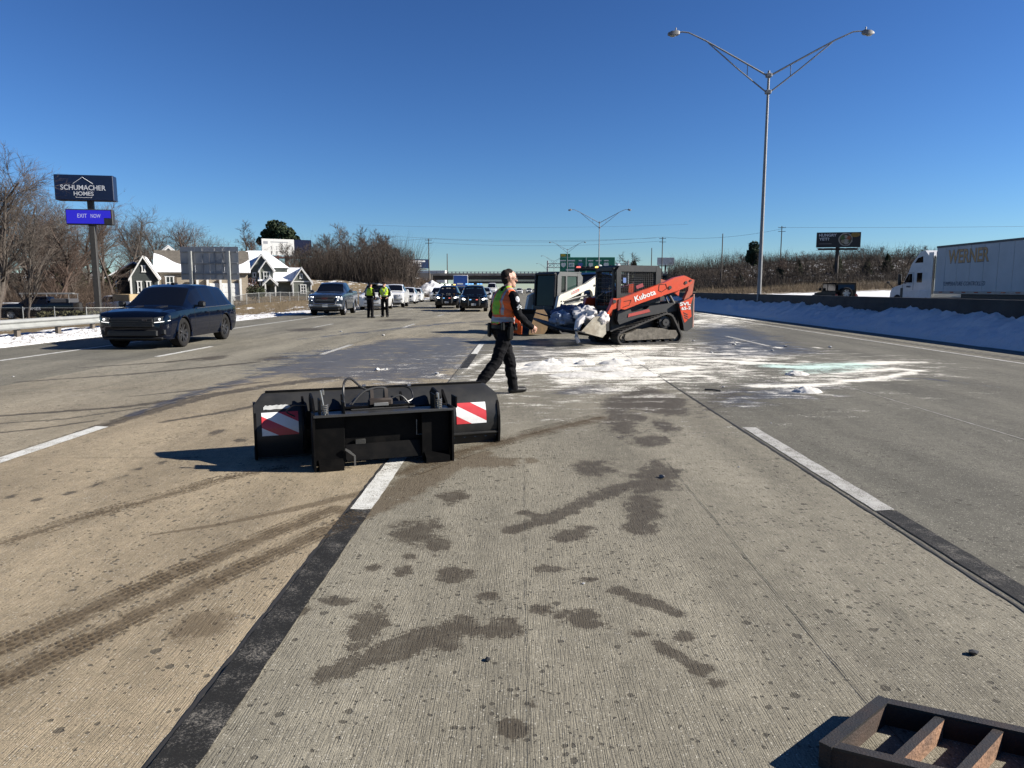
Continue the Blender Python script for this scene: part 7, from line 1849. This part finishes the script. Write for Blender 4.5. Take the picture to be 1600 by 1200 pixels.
# coupler frame
W = 1.21
for x in (0, W):
    MB().prism([(-.01, 0), (.22, 0), (.22, .30), (.16, .50), (-.01, .50)], x - .009, x + .009, 'yz').build('side_plate', M_PLI, pl, smooth=0)
MB().box((W / 2, .095, .475), (W - .02, .22, .014), .003).build('top_flange', M_PLW, pl); MB().box((W / 2, -.012, .478), (W + .01, .012, .022), .002).build('flange_edge', mat('worn_edge', (.055, .055, .055), .4, .4), pl)
MB().box((W / 2, .15, .32), (W - .02, .016, .29), .003).build('back_plate', M_PLI, pl)
MB().box((W / 2 + .02, .10, .125), (.72, .016, .15), .003, rx=R_(-12)).build('bottom_bar', M_PLI, pl)
for x0, x1 in ((.012, .26), (.94, 1.198)):
    MB().box(((x0 + x1) / 2, .07, .25), (x1 - x0, .015, .42), .004).build('foot_plate', M_PLI, pl)
    MB().prism([(-.02, .0), (.12, .0), (.14, .05), (.06, .09), (-.02, .05)], x0 + .02, x1 - .02, 'yz').build('hook_foot', M_PLI, pl, smooth=0)
MB().prism([(.26, .18), (.30, .155), (.345, .11), (.345, .02), (.33, .02), (.33, .105), (.255, .165)], .03, .05, 'xz').build('latch_edge', mat('latch_steel', (.16, .16, .155), .35, .6), pl, smooth=0)
MB().box((.40, .12, .215), (.09, .03, .045), .004).build('data_plate', mat('data_plate_dark', (.03, .03, .028), .4), pl)
MB().tube([(.91, .13, .38), (.91, .13, .24), (.96, .13, .24)], .006, 4).build('latch_rod', M_ALU, pl)
# lock levers with springs
M_ZINC = mat('zinc_pin', (.42, .41, .38), .3, .85, var=.1)
for x, hgt in ((.10, .19), (1.10, .12)):
    MB().box((x - .04, .12, .545), (.012, .16, .13)).build('lever_bracket', M_PLI, pl, smooth=0); MB().box((x + .16, .12, .53), (.012, .16, .10)).build('lever_bracket', M_PLI, pl, smooth=0)
    MB().cyl((x, .06, .48), (x + (-.03 if x < .5 else 0), .08, .50 + hgt), .0085, n=10).box((x - .01, .08, .50 + hgt - .02), (.022, .022, .05), .006).build('lock_pin', M_ZINC, pl)
    sp = [(x + .026 * math.cos(a), .062 + .026 * math.sin(a), .487 + .08 * a / (6.283 * 5)) for a in np.linspace(0, 6.283 * 5, 60)]
    MB().tube(sp, .005, 5).build('spring', M_ZINC, pl)
# pivot, cylinders and hoses between frame and moldboard
MB().box((.60, .34, .50), (.62, .20, .02), .004).box((.60, .30, .40), (.50, .26, .04), .01).build('pivot_deck', M_PLI, pl)
M_RUSTY = mat('pivot_worn', (.035, .026, .02), .6, .2, var=.4, scale=12)
MB().prism([(.30, .50), (.42, .50), (.40, .60), (.37, .645), (.33, .645), (.31, .60)], .53, .56, 'yz').prism([(.30, .50), (.42, .50), (.40, .60), (.37, .645), (.33, .645), (.31, .60)], .66, .69, 'yz').box((.61, .27, .535), (.22, .06, .07), .015).build('pivot_bracket', M_RUSTY, pl)
MB().box((.61, .225, .52), (.13, .012, .03), .003).build('serial_plate', mat('serial_plate_grey', (.25, .25, .24), .4, .4), pl)
MB().cyl((.18, .50, .40), (.55, .38, .46), .032, n=12).cyl((.10, .53, .39), (.18, .50, .40), .018, n=8).build('angle_cylinder', M_PLI, pl); MB().cyl((1.02, .50, .42), (.68, .38, .46), .032, n=12).cyl((1.10, .53, .41), (1.02, .50, .42), .018, n=8).build('angle_cylinder', M_PLI, pl)
MB().box((.60, .20, .487), (.52, .05, .006)).build('slot', M_WELL, pl, smooth=0)
def spline(P, n=8):
    P = [Vector(p) for p in P]; out = []
    for i in range(len(P) - 1):
        p0, p1, p2, p3 = P[max(i - 1, 0)], P[i], P[i + 1], P[min(i + 2, len(P) - 1)]
        for k in range(n):
            s = k / n; out.append(.5 * ((2 * p1) + (p2 - p0) * s + (2 * p0 - 5 * p1 + 4 * p2 - p3) * s * s + (3 * p1 - p0 - 3 * p2 + p3) * s ** 3))
    out.append(P[-1]); return out
M_HOSE = mat('hydraulic_hose', (.012, .012, .013), .4, var=.2); M_HOSEG = mat('hose_worn', (.045, .045, .045), .45, var=.2)
for P, r, m in (([(.30, .30, .46), (.29, .32, .62), (.31, .36, .72), (.37, .40, .74), (.46, .44, .66), (.56, .45, .60)], .0105, M_HOSE), ([(.36, .30, .52), (.46, .32, .62), (.58, .34, .655), (.68, .36, .64), (.70, .42, .56)], .009, M_HOSEG), ([(.34, .36, .50), (.50, .50, .60), (.76, .54, .64), (.92, .50, .62), (.94, .42, .53), (.84, .36, .50)], .008, M_HOSE), ([(.70, .30, .55), (.80, .30, .58), (.88, .28, .50)], .008, M_HOSEG), ([(-.12, .54, .40), (-.19, .53, .45), (-.13, .54, .50), (-.02, .52, .50)], .007, M_HOSE)):
    MB().tube(spline(P), r, 7).build('hydraulic_hose', m, pl)
for x, z in ((.48, .66), (.90, .645)): MB().cyl((x, .45, z), (x + .03, .45, z + .005), .015, n=8).build('hose_coupling', M_ZINC, pl)

# ------------------------------------------------------------------ rusty steel grate in the near corner
M_RUST = mat('rusted_plate', (.26, .145, .085), .8, .1, var=.35, scale=14, dirt=(.09, .055, .04), dscale=9, damt=.7, bump=.5, bscale=70); M_TOPD = mat('worn_dark_steel', (.030, .029, .028), .55, .3, var=.2, scale=8, dirt=(.07, .045, .03), dscale=5, damt=.5, bump=.2, bscale=140)
gt = thing('steel_grate', 'rusty steel grate frame with slats lying in the near right corner', 'steel grate', (1.0, 2.195, 0))
A = Vector((.30, .253, 0)); Bd = Vector((.91, -.415, 0)).normalized(); Ad = A.normalized(); H = .08
M_RAILD = mat('rusted_rail', (.045, .028, .02), .8, .1, var=.4, scale=14, dirt=(.10, .05, .027), dscale=3, damt=.5, bump=.3, bscale=120)
def plate(p, q, th, nm, top=.006, H=H):
    d = (q - p).normalized(); nrm = Vector((-d.y, d.x, 0)) * th / 2
    mb = MB(); c = [p - nrm, q - nrm, q + nrm, p + nrm]
    mb.add([(*v.xy, 0.0) for v in c] + [(*v.xy, H - .004) for v in c], [(0, 3, 2, 1), (4, 5, 6, 7), (0, 1, 5, 4), (1, 2, 6, 5), (2, 3, 7, 6), (3, 0, 4, 7)])
    o = mb.build(nm, M_RUST if nm == 'slat' else M_RAILD, gt, smooth=0)
    n2 = nrm * 1.12; mb = MB(); c = [p - n2, q - n2, q + n2, p + n2]
    mb.add([(*v.xy, H - .0035) for v in c] + [(*v.xy, H + top) for v in c], [(0, 3, 2, 1), (4, 5, 6, 7), (0, 1, 5, 4), (1, 2, 6, 5), (2, 3, 7, 6), (3, 0, 4, 7)]); mb.build('cap', M_TOPD, o, smooth=0)
O = Vector((0, 0, 0)); LEN = .53
plate(O - Ad * .018, A + Ad * .018, .038, 'frame_rail'); plate(A + Bd * .012, A + Bd * LEN, .034, 'frame_rail', .006, H - .0012); plate(O + Bd * .008, O + Bd * LEN, .034, 'frame_rail', .006, H - .0012); plate(O + Bd * (LEN + .02), A + Bd * (LEN + .02), .045, 'frame_rail')
for k, f in enumerate((.19, .36)): plate(O + Bd * f + Ad * .026, A + Bd * f - Ad * .026, .026, 'slat', -.002)
# ------------------------------------------------------------------ people
M_UNI = mat('uniform_black', (.0075, .0075, .009), .85, spec=.08, var=.25, scale=9, bump=.3, bscale=25); M_SKIN = mat('skin', (.42, .23, .16), .55, var=.12, scale=12); M_BOOT = mat('boot_leather', (.006, .006, .006), .5, spec=.25, var=.2); M_HAIR = mat('hair_dark', (.022, .018, .016), .8, spec=.1, var=.4, scale=60, bump=.5, bscale=160); M_LEATH = mat('belt_leather', (.004, .004, .004), .45, spec=.25, var=.2)
M_VO = mat('vest_orange', (.75, .13, .025), .7, var=.1, scale=8); M_VL = mat('vest_lime', (.22, .50, .02), .7, var=.1, scale=8); M_VS = mat('vest_silver', (.34, .33, .34), .45, .2, var=.1); M_VY = mat('vest_yellow', (.52, .75, .03), .7, var=.1, scale=8)
def cap_ring(p, q, r0, r1, n=12):
    p, q = Vector(p), Vector(q); d = q - p; L = max(d.length, 1e-5); ez = d.to_track_quat('Z', 'Y'); rings = []
    for k in range(5):
        a = math.pi / 2 * (1 - k / 4.0) if k < 4 else 0
        rings.append((-r0 * math.sin(a), r0 * math.cos(a) + 1e-4))
    for k in range(5):
        a = math.pi / 2 * k / 4.0; rings.append((L + r1 * math.sin(a), r1 * math.cos(a) + 1e-4))
    return [[p + ez @ Vector((rr * math.cos(2 * math.pi * i / n), rr * math.sin(2 * math.pi * i / n), h)) for i in range(n)] for h, rr in rings]
def remeshed(prims, voxel, parent, folds=.0):
    """prims: (p, q, r0, r1, tag[, (sx, sy, sz) squash about the middle]) -> one continuous surface with a tag per face"""
    mb = MB()
    for pr in prims:
        rings = cap_ring(*pr[:4])
        if len(pr) > 5 and pr[5]:
            c = (Vector(pr[0]) + Vector(pr[1])) / 2; s = pr[5]
            rings = [[Vector((c.x + (v.x - c.x) * s[0], c.y + (v.y - c.y) * s[1], c.z + (v.z - c.z) * s[2])) for v in r] for r in rings]
        mb.loft(rings)
    me = mb.mesh('tmp', M_UNI, 0, False); o = bpy.data.objects.new('tmp', me); COL.objects.link(o)
    md = o.modifiers.new('r', 'REMESH'); md.mode = 'VOXEL'; md.voxel_size = voxel
    sm_ = o.modifiers.new('s', 'SMOOTH'); sm_.factor = .5; sm_.iterations = 5
    bpy.context.view_layer.update()
    out = bpy.data.meshes.new_from_object(o.evaluated_get(bpy.context.evaluated_depsgraph_get()))
    bpy.data.objects.remove(o)
    n = len(out.polygons); c = np.empty(n * 3); out.polygons.foreach_get('center', c); c = c.reshape(-1, 3)
    best = np.full(n, 1e9); lab = np.zeros(n, int); tags = []
    for pr in prims:
        if pr[4] not in tags: tags.append(pr[4])
        s = pr[5] if len(pr) > 5 and pr[5] else (1, 1, 1); p, q = np.array(pr[0]), np.array(pr[1]); m = (p + q) / 2
        x = m + (c - m) / np.array(s)
        d = q - p; t = np.clip(((x - p) @ d) / max(d @ d, 1e-9), 0, 1)
        r = pr[2] + (pr[3] - pr[2]) * t
        dist = (np.linalg.norm(x - p - t[:, None] * d, axis=1) - r) * min(s)
        w = dist < best; best[w] = dist[w]; lab[w] = tags.index(pr[4])
    if folds:
        nv = len(out.vertices); v = np.empty(nv * 3); out.vertices.foreach_get('co', v); v = v.reshape(-1, 3)
        nr = np.empty(nv * 3); out.vertices.foreach_get('normal', nr) if hasattr(out.vertices[0], 'normal') else None
        nr = nr.reshape(-1, 3)
        f = folds * (fbm(v[:, 0] * 9 + v[:, 1] * 7, v[:, 2] * 16 + v[:, 0] * 5, 3, 4) - .5) * np.clip((1.46 - v[:, 2]) * 8, 0, 1) * np.clip((v[:, 2] - .1) * 8, 0, 1)
        out.vertices.foreach_set('co', (v + nr * f[:, None]).ravel())
    out.polygons.foreach_set('use_smooth', [True] * n)
    return out, lab, tags
def person(label, loc, rotz, P, vest, voxel, hat=None, group=None, scale=1.0):
    """P: joints in metres, x forward, y left, z up"""
    t = thing('person', label, 'person', loc, rotz, group); t.scale = (scale,) * 3
    h = Vector(P['head']); ch = Vector(P['chest']); pv = Vector(P['pelvis']); nk = Vector(P['neck']); sp = (ch + pv) / 2
    hd = Matrix.Rotation(P.get('head_turn', 0), 4, 'Z')
    H = lambda x, y, z: tuple(h + hd @ Vector((x, y, z)))
    pr = [(pv + Vector((0, .07, -.02)), pv + Vector((0, -.07, -.02)), .135, .135, 'trouser', (.95, 1, 1)), (pv, sp, .155, .15, 'torso', (.85, 1.12, 1)), (sp, ch, .155, .165, 'torso', (.86, 1.2, 1)),
          (ch + Vector((0, .10, .02)), ch + Vector((0, -.10, .02)), .13, .13, 'torso', (.92, 1, 1.2)), (ch + Vector((0, .14, .10)), nk + Vector((0, .03, -.01)), .075, .06, 'torso'), (ch + Vector((0, -.14, .10)), nk + Vector((0, -.03, -.01)), .075, .06, 'torso'),
          (nk + Vector((-.01, 0, -.07)), nk + Vector((.0, 0, -.005)), .075, .072, 'collar'), (nk, h - Vector((.015, 0, .06)), .056, .055, 'skin'),
          (H(-.022, 0, .035), H(.022, 0, .035), .088, .082, 'skin', (1, .88, 1.12)), (H(.022, 0, -.03), H(.042, 0, -.065), .068, .048, 'skin', (1, .9, 1)), (H(.092, 0, .0), H(.112, 0, -.02), .012, .017, 'skin'), (H(.078, 0, -.055), H(.09, 0, -.057), .018, .014, 'skin'), (H(.06, 0, -.095), H(.078, 0, -.097), .022, .02, 'skin'), (H(.075, .03, .022), H(.075, -.03, .022), .014, .014, 'skin')]
    for s in (1, -1):
        pr.append((H(-.008, s * .076, -.005), H(-.012, s * .082, .02), .013, .018, 'skin', (1, .6, 1.2)))
    pr += [(H(-.036, 0, .060), H(-.006, 0, .082), .0875, .070, 'hair', (1.0, .92, 1.0)), (H(-.045, 0, .0), H(-.04, 0, -.03), .070, .058, 'hair', (1, 1, 1))]
    for s, sd in ((1, 'l'), (-1, 'r')):
        sh, el, wr = (Vector(P[k + sd]) for k in ('sh_', 'el_', 'wr_')); hp, kn, an, to = (Vector(P[k + sd]) for k in ('hp_', 'kn_', 'an_', 'to_'))
        pr += [(sh, el, .068, .056, 'sleeve'), (el, wr, .056, .042, 'sleeve'), (hp, kn, .105, .083, 'trouser'), (kn, an, .083, .072, 'trouser'), (an + Vector((0, 0, .02)), an, .058, .058, 'boot'), (an + Vector((-.03, 0, -.035)), to, .056, .048, 'boot', (1, 1, .9))]
        d = (wr - el).normalized(); up = Vector((0, 0, 1)); sd_ = d.cross(up).normalized() * (1 if s > 0 else -1); nn = sd_.cross(d).normalized()
        palm = wr + d * .065
        pr.append((wr + d * .01, palm, .030, .036, 'skin', None))
        if voxel < .009:
            for k, (o_, ln) in enumerate(((-.030, .062), (-.010, .074), (.011, .07), (.031, .056))):
                b0 = palm + nn * o_ + d * .02; b1 = b0 + d * ln * .5 + sd_ * .008; b2 = b1 + d * ln * .4 + sd_ * .028
                pr += [(b0, b1, .0105, .0095, 'skin'), (b1, b2, .0095, .008, 'skin')]
            b0 = wr + d * .035 + nn * .034; b1 = b0 + d * .035 + nn * .022 + sd_ * .01; b2 = b1 + d * .03 + sd_ * .008
            pr += [(b0, b1, .012, .011, 'skin'), (b1, b2, .011, .009, 'skin')]
        else: pr.append((palm, palm + d * .07 + sd_ * .03, .032, .022, 'skin'))
    me, lab, tags = remeshed([(tuple(a[0]), tuple(a[1])) + tuple(a[2:]) for a in pr], voxel, t, .034)
    mm = {'torso': M_UNI, 'sleeve': M_UNI, 'trouser': M_UNI, 'collar': M_UNI, 'skin': M_SKIN, 'boot': M_BOOT, 'hair': M_HAIR}
    me.materials.clear()
    for k in tags: me.materials.append(mm[k])
    me.polygons.foreach_set('material_index', lab.astype(np.int32)); me.name = 'body'
    obj('body', me, t)
    # vest: the torso surface lifted off the shirt, panelled by colour
    vb = bmesh.new(); vb.from_mesh(me); vb.faces.ensure_lookup_table(); ti = tags.index('torso'); z0, z1 = P['vest']
    ax = lambda z: pv.x + (ch.x - pv.x) * (z - pv.z) / (ch.z - pv.z)
    kill = []
    for f in vb.faces:
        c = f.calc_center_median(); inside = lab[f.index] == ti and z0 < c.z < z1
        if not inside: kill.append(f); continue
        x, y, z = c.x - ax(c.z), c.y, c.z; f.material_index = vest(x, y, z)
    vb.normal_update()
    for v in vb.verts: v.co += v.normal * .016
    bmesh.ops.delete(vb, geom=kill, context='FACES')
    ret = bmesh.ops.extrude_face_region(vb, geom=vb.faces[:])
    for v in [g for g in ret['geom'] if isinstance(g, bmesh.types.BMVert)]: v.co += v.normal * .004
    vm = bpy.data.meshes.new('vest'); vb.to_mesh(vm); vb.free(); vi = np.empty(len(vm.polygons), np.int32); vm.polygons.foreach_get('material_index', vi); vm.materials.clear()
    for m in (M_VO, M_VL, M_VS, M_VY): vm.materials.append(m)
    vm.polygons.foreach_set('material_index', vi); vm.polygons.foreach_set('use_smooth', [True] * len(vm.polygons)); obj('vest', vm, t)
    return t, H
P1 = dict(pelvis=(0, 0, .96), chest=(.05, 0, 1.30), neck=(.075, 0, 1.485), head=(.115, 0, 1.635), head_turn=R_(-12), vest=(.995, 1.60),
    sh_r=(.06, -.215, 1.40), el_r=(.10, -.275, 1.13), wr_r=(.33, -.24, .98), sh_l=(.04, .215, 1.40), el_l=(.0, .27, 1.13), wr_l=(.16, .25, .96),
    hp_r=(.0, -.10, .90), kn_r=(-.16, -.10, .49), an_r=(-.46, -.10, .17), to_r=(-.36, -.10, .05), hp_l=(.02, .10, .90), kn_l=(.17, .09, .50), an_l=(.24, .09, .085), to_l=(.41, .08, .045))
def vest1(x, y, z):
    if 1.045 < z < 1.115: return 2
    if z < 1.02 or 1.115 < z < 1.15: return 0
    back = x < .02
    if back and -.09 < y < .075: return 1
    if back and .105 < abs(y) < .145: return 2
    if z > 1.42 and .02 < x < .07: return 2
    if not back and abs(y) < .05: return 1
    if not back and .09 < abs(y) < .13: return 2
    return 0
of, HH = person('officer in orange and lime safety vest walking right behind the snow blade', (-.28, 10.5, .0), R_(33), P1, vest1, .0065, scale=1.03)
bl = MB()
rg = [(.0 + .150 * math.cos(a), .185 * math.sin(a)) for a in np.linspace(0, 2 * math.pi, 33)[:-1]]
bl.loft([[(x * k, y * k, z) for x, y in rg] for z, k in ((.955, 1.0), (.957, 1.06), (1.003, 1.06), (1.005, 1.0))], True, False).build('duty_belt', M_LEATH, of)
MB().box((.0, -.215, .90), (.09, .06, .20), .02, rx=R_(4)).box((.0, -.225, 1.01), (.05, .05, .09), .012).build('holster', M_LEATH, of); MB().box((.09, -.20, .975), (.06, .05, .09), .012).build('pouch', M_LEATH, of); MB().box((-.10, -.185, .99), (.05, .05, .12), .012).build('radio', M_LEATH, of)
MB().box((-.15, .10, .93), (.05, .06, .20), .015).build('pouch', M_LEATH, of)
def arm_patch(name, pts, m, off=.008):
    MB().add([(x, y - off, z) for x, y, z in pts], [tuple(range(len(pts)))]).build(name, m, of, smooth=0)
sh, el = Vector(P1['sh_r']), Vector(P1['el_r'])
def on_arm(u, w, o=.074):
    p = sh.lerp(el, u); ax_ = (el - sh).normalized(); out = Vector((0, -1, 0)); out = (out - ax_ * out.dot(ax_)).normalized(); fw = out.cross(ax_).normalized()
    a = w / .07
    return p + (out * math.cos(a) + fw * -math.sin(a)) * o
ov = [tuple(on_arm(.20 + .15 * math.sin(a), .028 * math.cos(a), .078)) for a in np.linspace(0, 2 * math.pi, 17)[:-1]]
MB().add(ov + [tuple(on_arm(.20, 0, .082))], [(k, (k + 1) % 16, 16) for k in range(16)]).build('shoulder_patch', mat('patch_white', (.50, .51, .53), .7, var=.35, scale=60), of, smooth=0)
for u in (.50, .60):
    MB().tube([on_arm(u + .10, -.035, .07), on_arm(u, .0, .074), on_arm(u + .10, .035, .07)], .010, 5).build('sleeve_stripe', M_SWHITE, of)
gm = mat('spectacle_frame', (.15, .13, .12), .3, .5)
g = MB()
for s in (1, -1):
    g.tube([HH(.105, s * .034 + .025 * math.cos(a), .012 + .017 * math.sin(a)) for a in np.linspace(0, 6.283, 13)], .0022, 5); g.tube([HH(.10, s * .062, .018), HH(.0, s * .084, .018)], .0022, 5)
g.tube([HH(.108, .01, .014), HH(.108, -.01, .014)], .0022, 5).build('spectacles', gm, of)
for s in (1, -1): MB().ball(HH(.082, s * .031, .012), .0125, 8, 6).build('eye', mat('eye_white', (.45, .42, .4), .2), of)
fl = [[(.14, .10, 1.10), (.20, .02, 1.10), (.22, -.08, 1.09)], [(.20, .10, .98), (.25, .0, .97), (.27, -.10, .97)], [(.24, .08, .88), (.28, .0, .86), (.29, -.06, .86)]]
mbf = MB(); mbf.loft([[Vector(p) for p in r] for r in fl], False, False); vf = mbf.build('vest_flap', M_VO, of, smooth=60)
so = vf.modifiers.new('thickness', 'SOLIDIFY'); so.thickness = .008
MB().loft([[Vector(p) + Vector((.0, -.012, 0)) for p in r] for r in ([(.185, .06, 1.03), (.235, -.03, 1.02), (.252, -.12, 1.02)], [(.198, .06, .99), (.25, -.03, .98), (.262, -.12, .98)])], False, False).build('vest_flap_band', M_VS, of, smooth=60)

ST = dict(pelvis=(0, 0, .95), chest=(.0, 0, 1.30), neck=(.01, 0, 1.475), head=(.03, 0, 1.63), vest=(1.0, 1.6), sh_r=(0, -.215, 1.40), el_r=(.0, -.28, 1.13), wr_r=(.14, -.2, 1.02), sh_l=(0, .215, 1.40), el_l=(.0, .28, 1.13), wr_l=(.15, .2, 1.02),
    hp_r=(0, -.10, .9), kn_r=(.01, -.115, .49), an_r=(-.02, -.125, .085), to_r=(.13, -.14, .045), hp_l=(0, .10, .9), kn_l=(.01, .115, .49), an_l=(-.02, .125, .085), to_l=(.13, .14, .045))
def vest2(x, y, z):
    if 1.07 < z < 1.12: return 2
    if .09 < abs(y) < .12: return 2
    return 3
def vest3(x, y, z): return 2 if (1.07 < z < 1.12 or abs(abs(y) - z * .5 + .58) < .025) else 3
p2, H2 = person('officer in dark uniform with yellow vest turned sideways before the slate pickup', (-8.05, 38.6, 0), R_(60), dict(ST, vest=(1.14, 1.6)), lambda x, y, z: 3 if y < .10 else 2, .014, scale=1.05, group='officers by the stopped queue')
p3, H3 = person('officer with yellow vest and cap facing us beside the white pickup', (-7.45, 39.5, 0), R_(-95), dict(ST, vest=(1.06, 1.6)), vest3, .014, scale=1.07, group='officers by the stopped queue')
for p_, H_ in ((p2, H2), (p3, H3)):
    MB().ball(H_(-.01, 0, .085), (.108, .098, .06), 14, 8).box(H_(.10, 0, .055), (.10, .15, .012), .004).build('cap', M_UNI, p_)
    MB().loft([[(x * k, y * k, z) for x, y in rg] for z, k in ((.94, 1.0), (.942, 1.06), (.995, 1.06), (1.0, 1.0))], True, False).build('duty_belt', M_LEATH, p_)

# ------------------------------------------------------------------ debris on the pavement
M_PWD = mat('powder_white', (.76, .74, .69), .9, var=.12, scale=20, bump=.8, bscale=60, dirt=(.22, .2, .17), dscale=12, damt=.5)
def mound(x, y, r, h, label, seed, group=None, sx=1.0):
    n = 26; X = np.linspace(-r * sx, r * sx, n); Y = np.linspace(-r, r, n)
    def zf(a, b):
        d = np.hypot(a / sx, b) / r; return h * np.clip(1 - d, 0, 1) ** .8 * (.6 + .8 * fbm(a * 14 + seed, b * 14, 3, seed)) + .012 * (fbm(a * 40, b * 40 + seed, 2, seed) - .5) - .016 * sstep(.75, 1.1, d)
    o = obj('powder_mound', grid_mesh('powder_mound', X, Y, zf, M_PWD), None, (x, y, .012)); tag(o, label, 'powder mound', group)
MG = 'small white powder mounds under the loaders'
for k, (x, y, r, h, sx) in enumerate(((.36, 14.6, .22, .10, 1.4), (.62, 15.1, .2, .10, 1.2), (.95, 15.2, .22, .09, 1.6), (1.3, 14.9, .18, .08, 1.3), (1.95, 15.0, .22, .10, 1.6), (2.3, 15.1, .2, .08, 1.5), (.55, 13.9, .3, .09, 2.0), (1.7, 13.9, .25, .07, 2.2), (1.2, 12.9, .3, .06, 2.4), (1.9, 13.0, .3, .06, 2.0))):
    mound(x, y, r, h, 'low white powder mound between the walking officer and orange loader', 50 + k, MG, sx)
mound(4.33, 10.9, .20, .085, 'single white powder cone on the right lane', 71, None, 1.1)
mound(5.0, 13.1, .16, .07, 'small white lump beside the greenish broken glass', 72, None, 1.4)
def chunk(name, x, y, s, m, label, cat_, seed, group=None):
    r = random.Random(seed); bm = bmesh.new(); bmesh.ops.create_icosphere(bm, subdivisions=1, radius=1)
    for v in bm.verts: v.co *= r.uniform(.6, 1.1)
    me = bpy.data.meshes.new(name); bm.to_mesh(me); bm.free(); me.materials.append(m)
    o = obj(name, me, None, (x, y, s * .35), (0, 0, r.uniform(0, 6))); o.scale = (s * r.uniform(.9, 1.6), s, s * .6); tag(o, label, cat_, group)
M_ICE = mat('ice_grey', (.45, .45, .44), .4, var=.2, scale=20); M_STONE = mat('stone_grey', (.17, .165, .16), .7, var=.25, scale=30); M_DEB = mat('debris_dark', (.02, .02, .02), .6)
chunk('stone', 1.165, 5.84, .032, M_STONE, 'lone grey stone on the damp patch of the middle lane', 'stone', 3)
chunk('rubber_scrap', 1.93, 2.94, .026, M_DEB, 'black rubber scrap near the steel grate', 'rubber scrap', 4); chunk('rubber_scrap', -.14, 2.86, .016, M_DEB, 'tiny black scrap on the near middle lane', 'rubber scrap', 6)
o = MB().tube([(2.82, 11.05, .012), (2.92, 10.98, .02), (3.02, 10.9, .012)], .012, 5).build('twig', M_DEB); tag(o, 'short dark stick on the road right of the wet patch', 'stick')
IG = 'small white ice chunks scattered on the wet pavement'
for k, (x, y, s) in enumerate(((-2.75, 13.7, .06), (-2.6, 13.8, .04), (-1.55, 13.1, .05), (5.1, 21.5, .05), (5.9, 20.1, .06), (4.6, 17.5, .05), (7.1, 19.5, .05), (6.3, 18.2, .05), (8.2, 19.3, .05), (4.9, 13.0, .05), (6.2, 21.0, .04), (3.2, 11.4, .025), (2.9, 8.3, .012), (.33, 3.66, .01), (1.9, 6.2, .012), (-.4, 32, .08), (.6, 33, .07), (1.0, 34, .08), (-9.0, 12.6, .02), (-4.6, 24, .06), (-6.5, 26, .05))):
    chunk('ice_chunk', x, y, s, M_ICE, 'small white ice chunk on the pavement', 'ice chunk', 100 + k, IG)
chunk('stone', -7.1, 9.2, .05, M_DEB, 'dark clod on the far left lane before the suv', 'clod', 9)
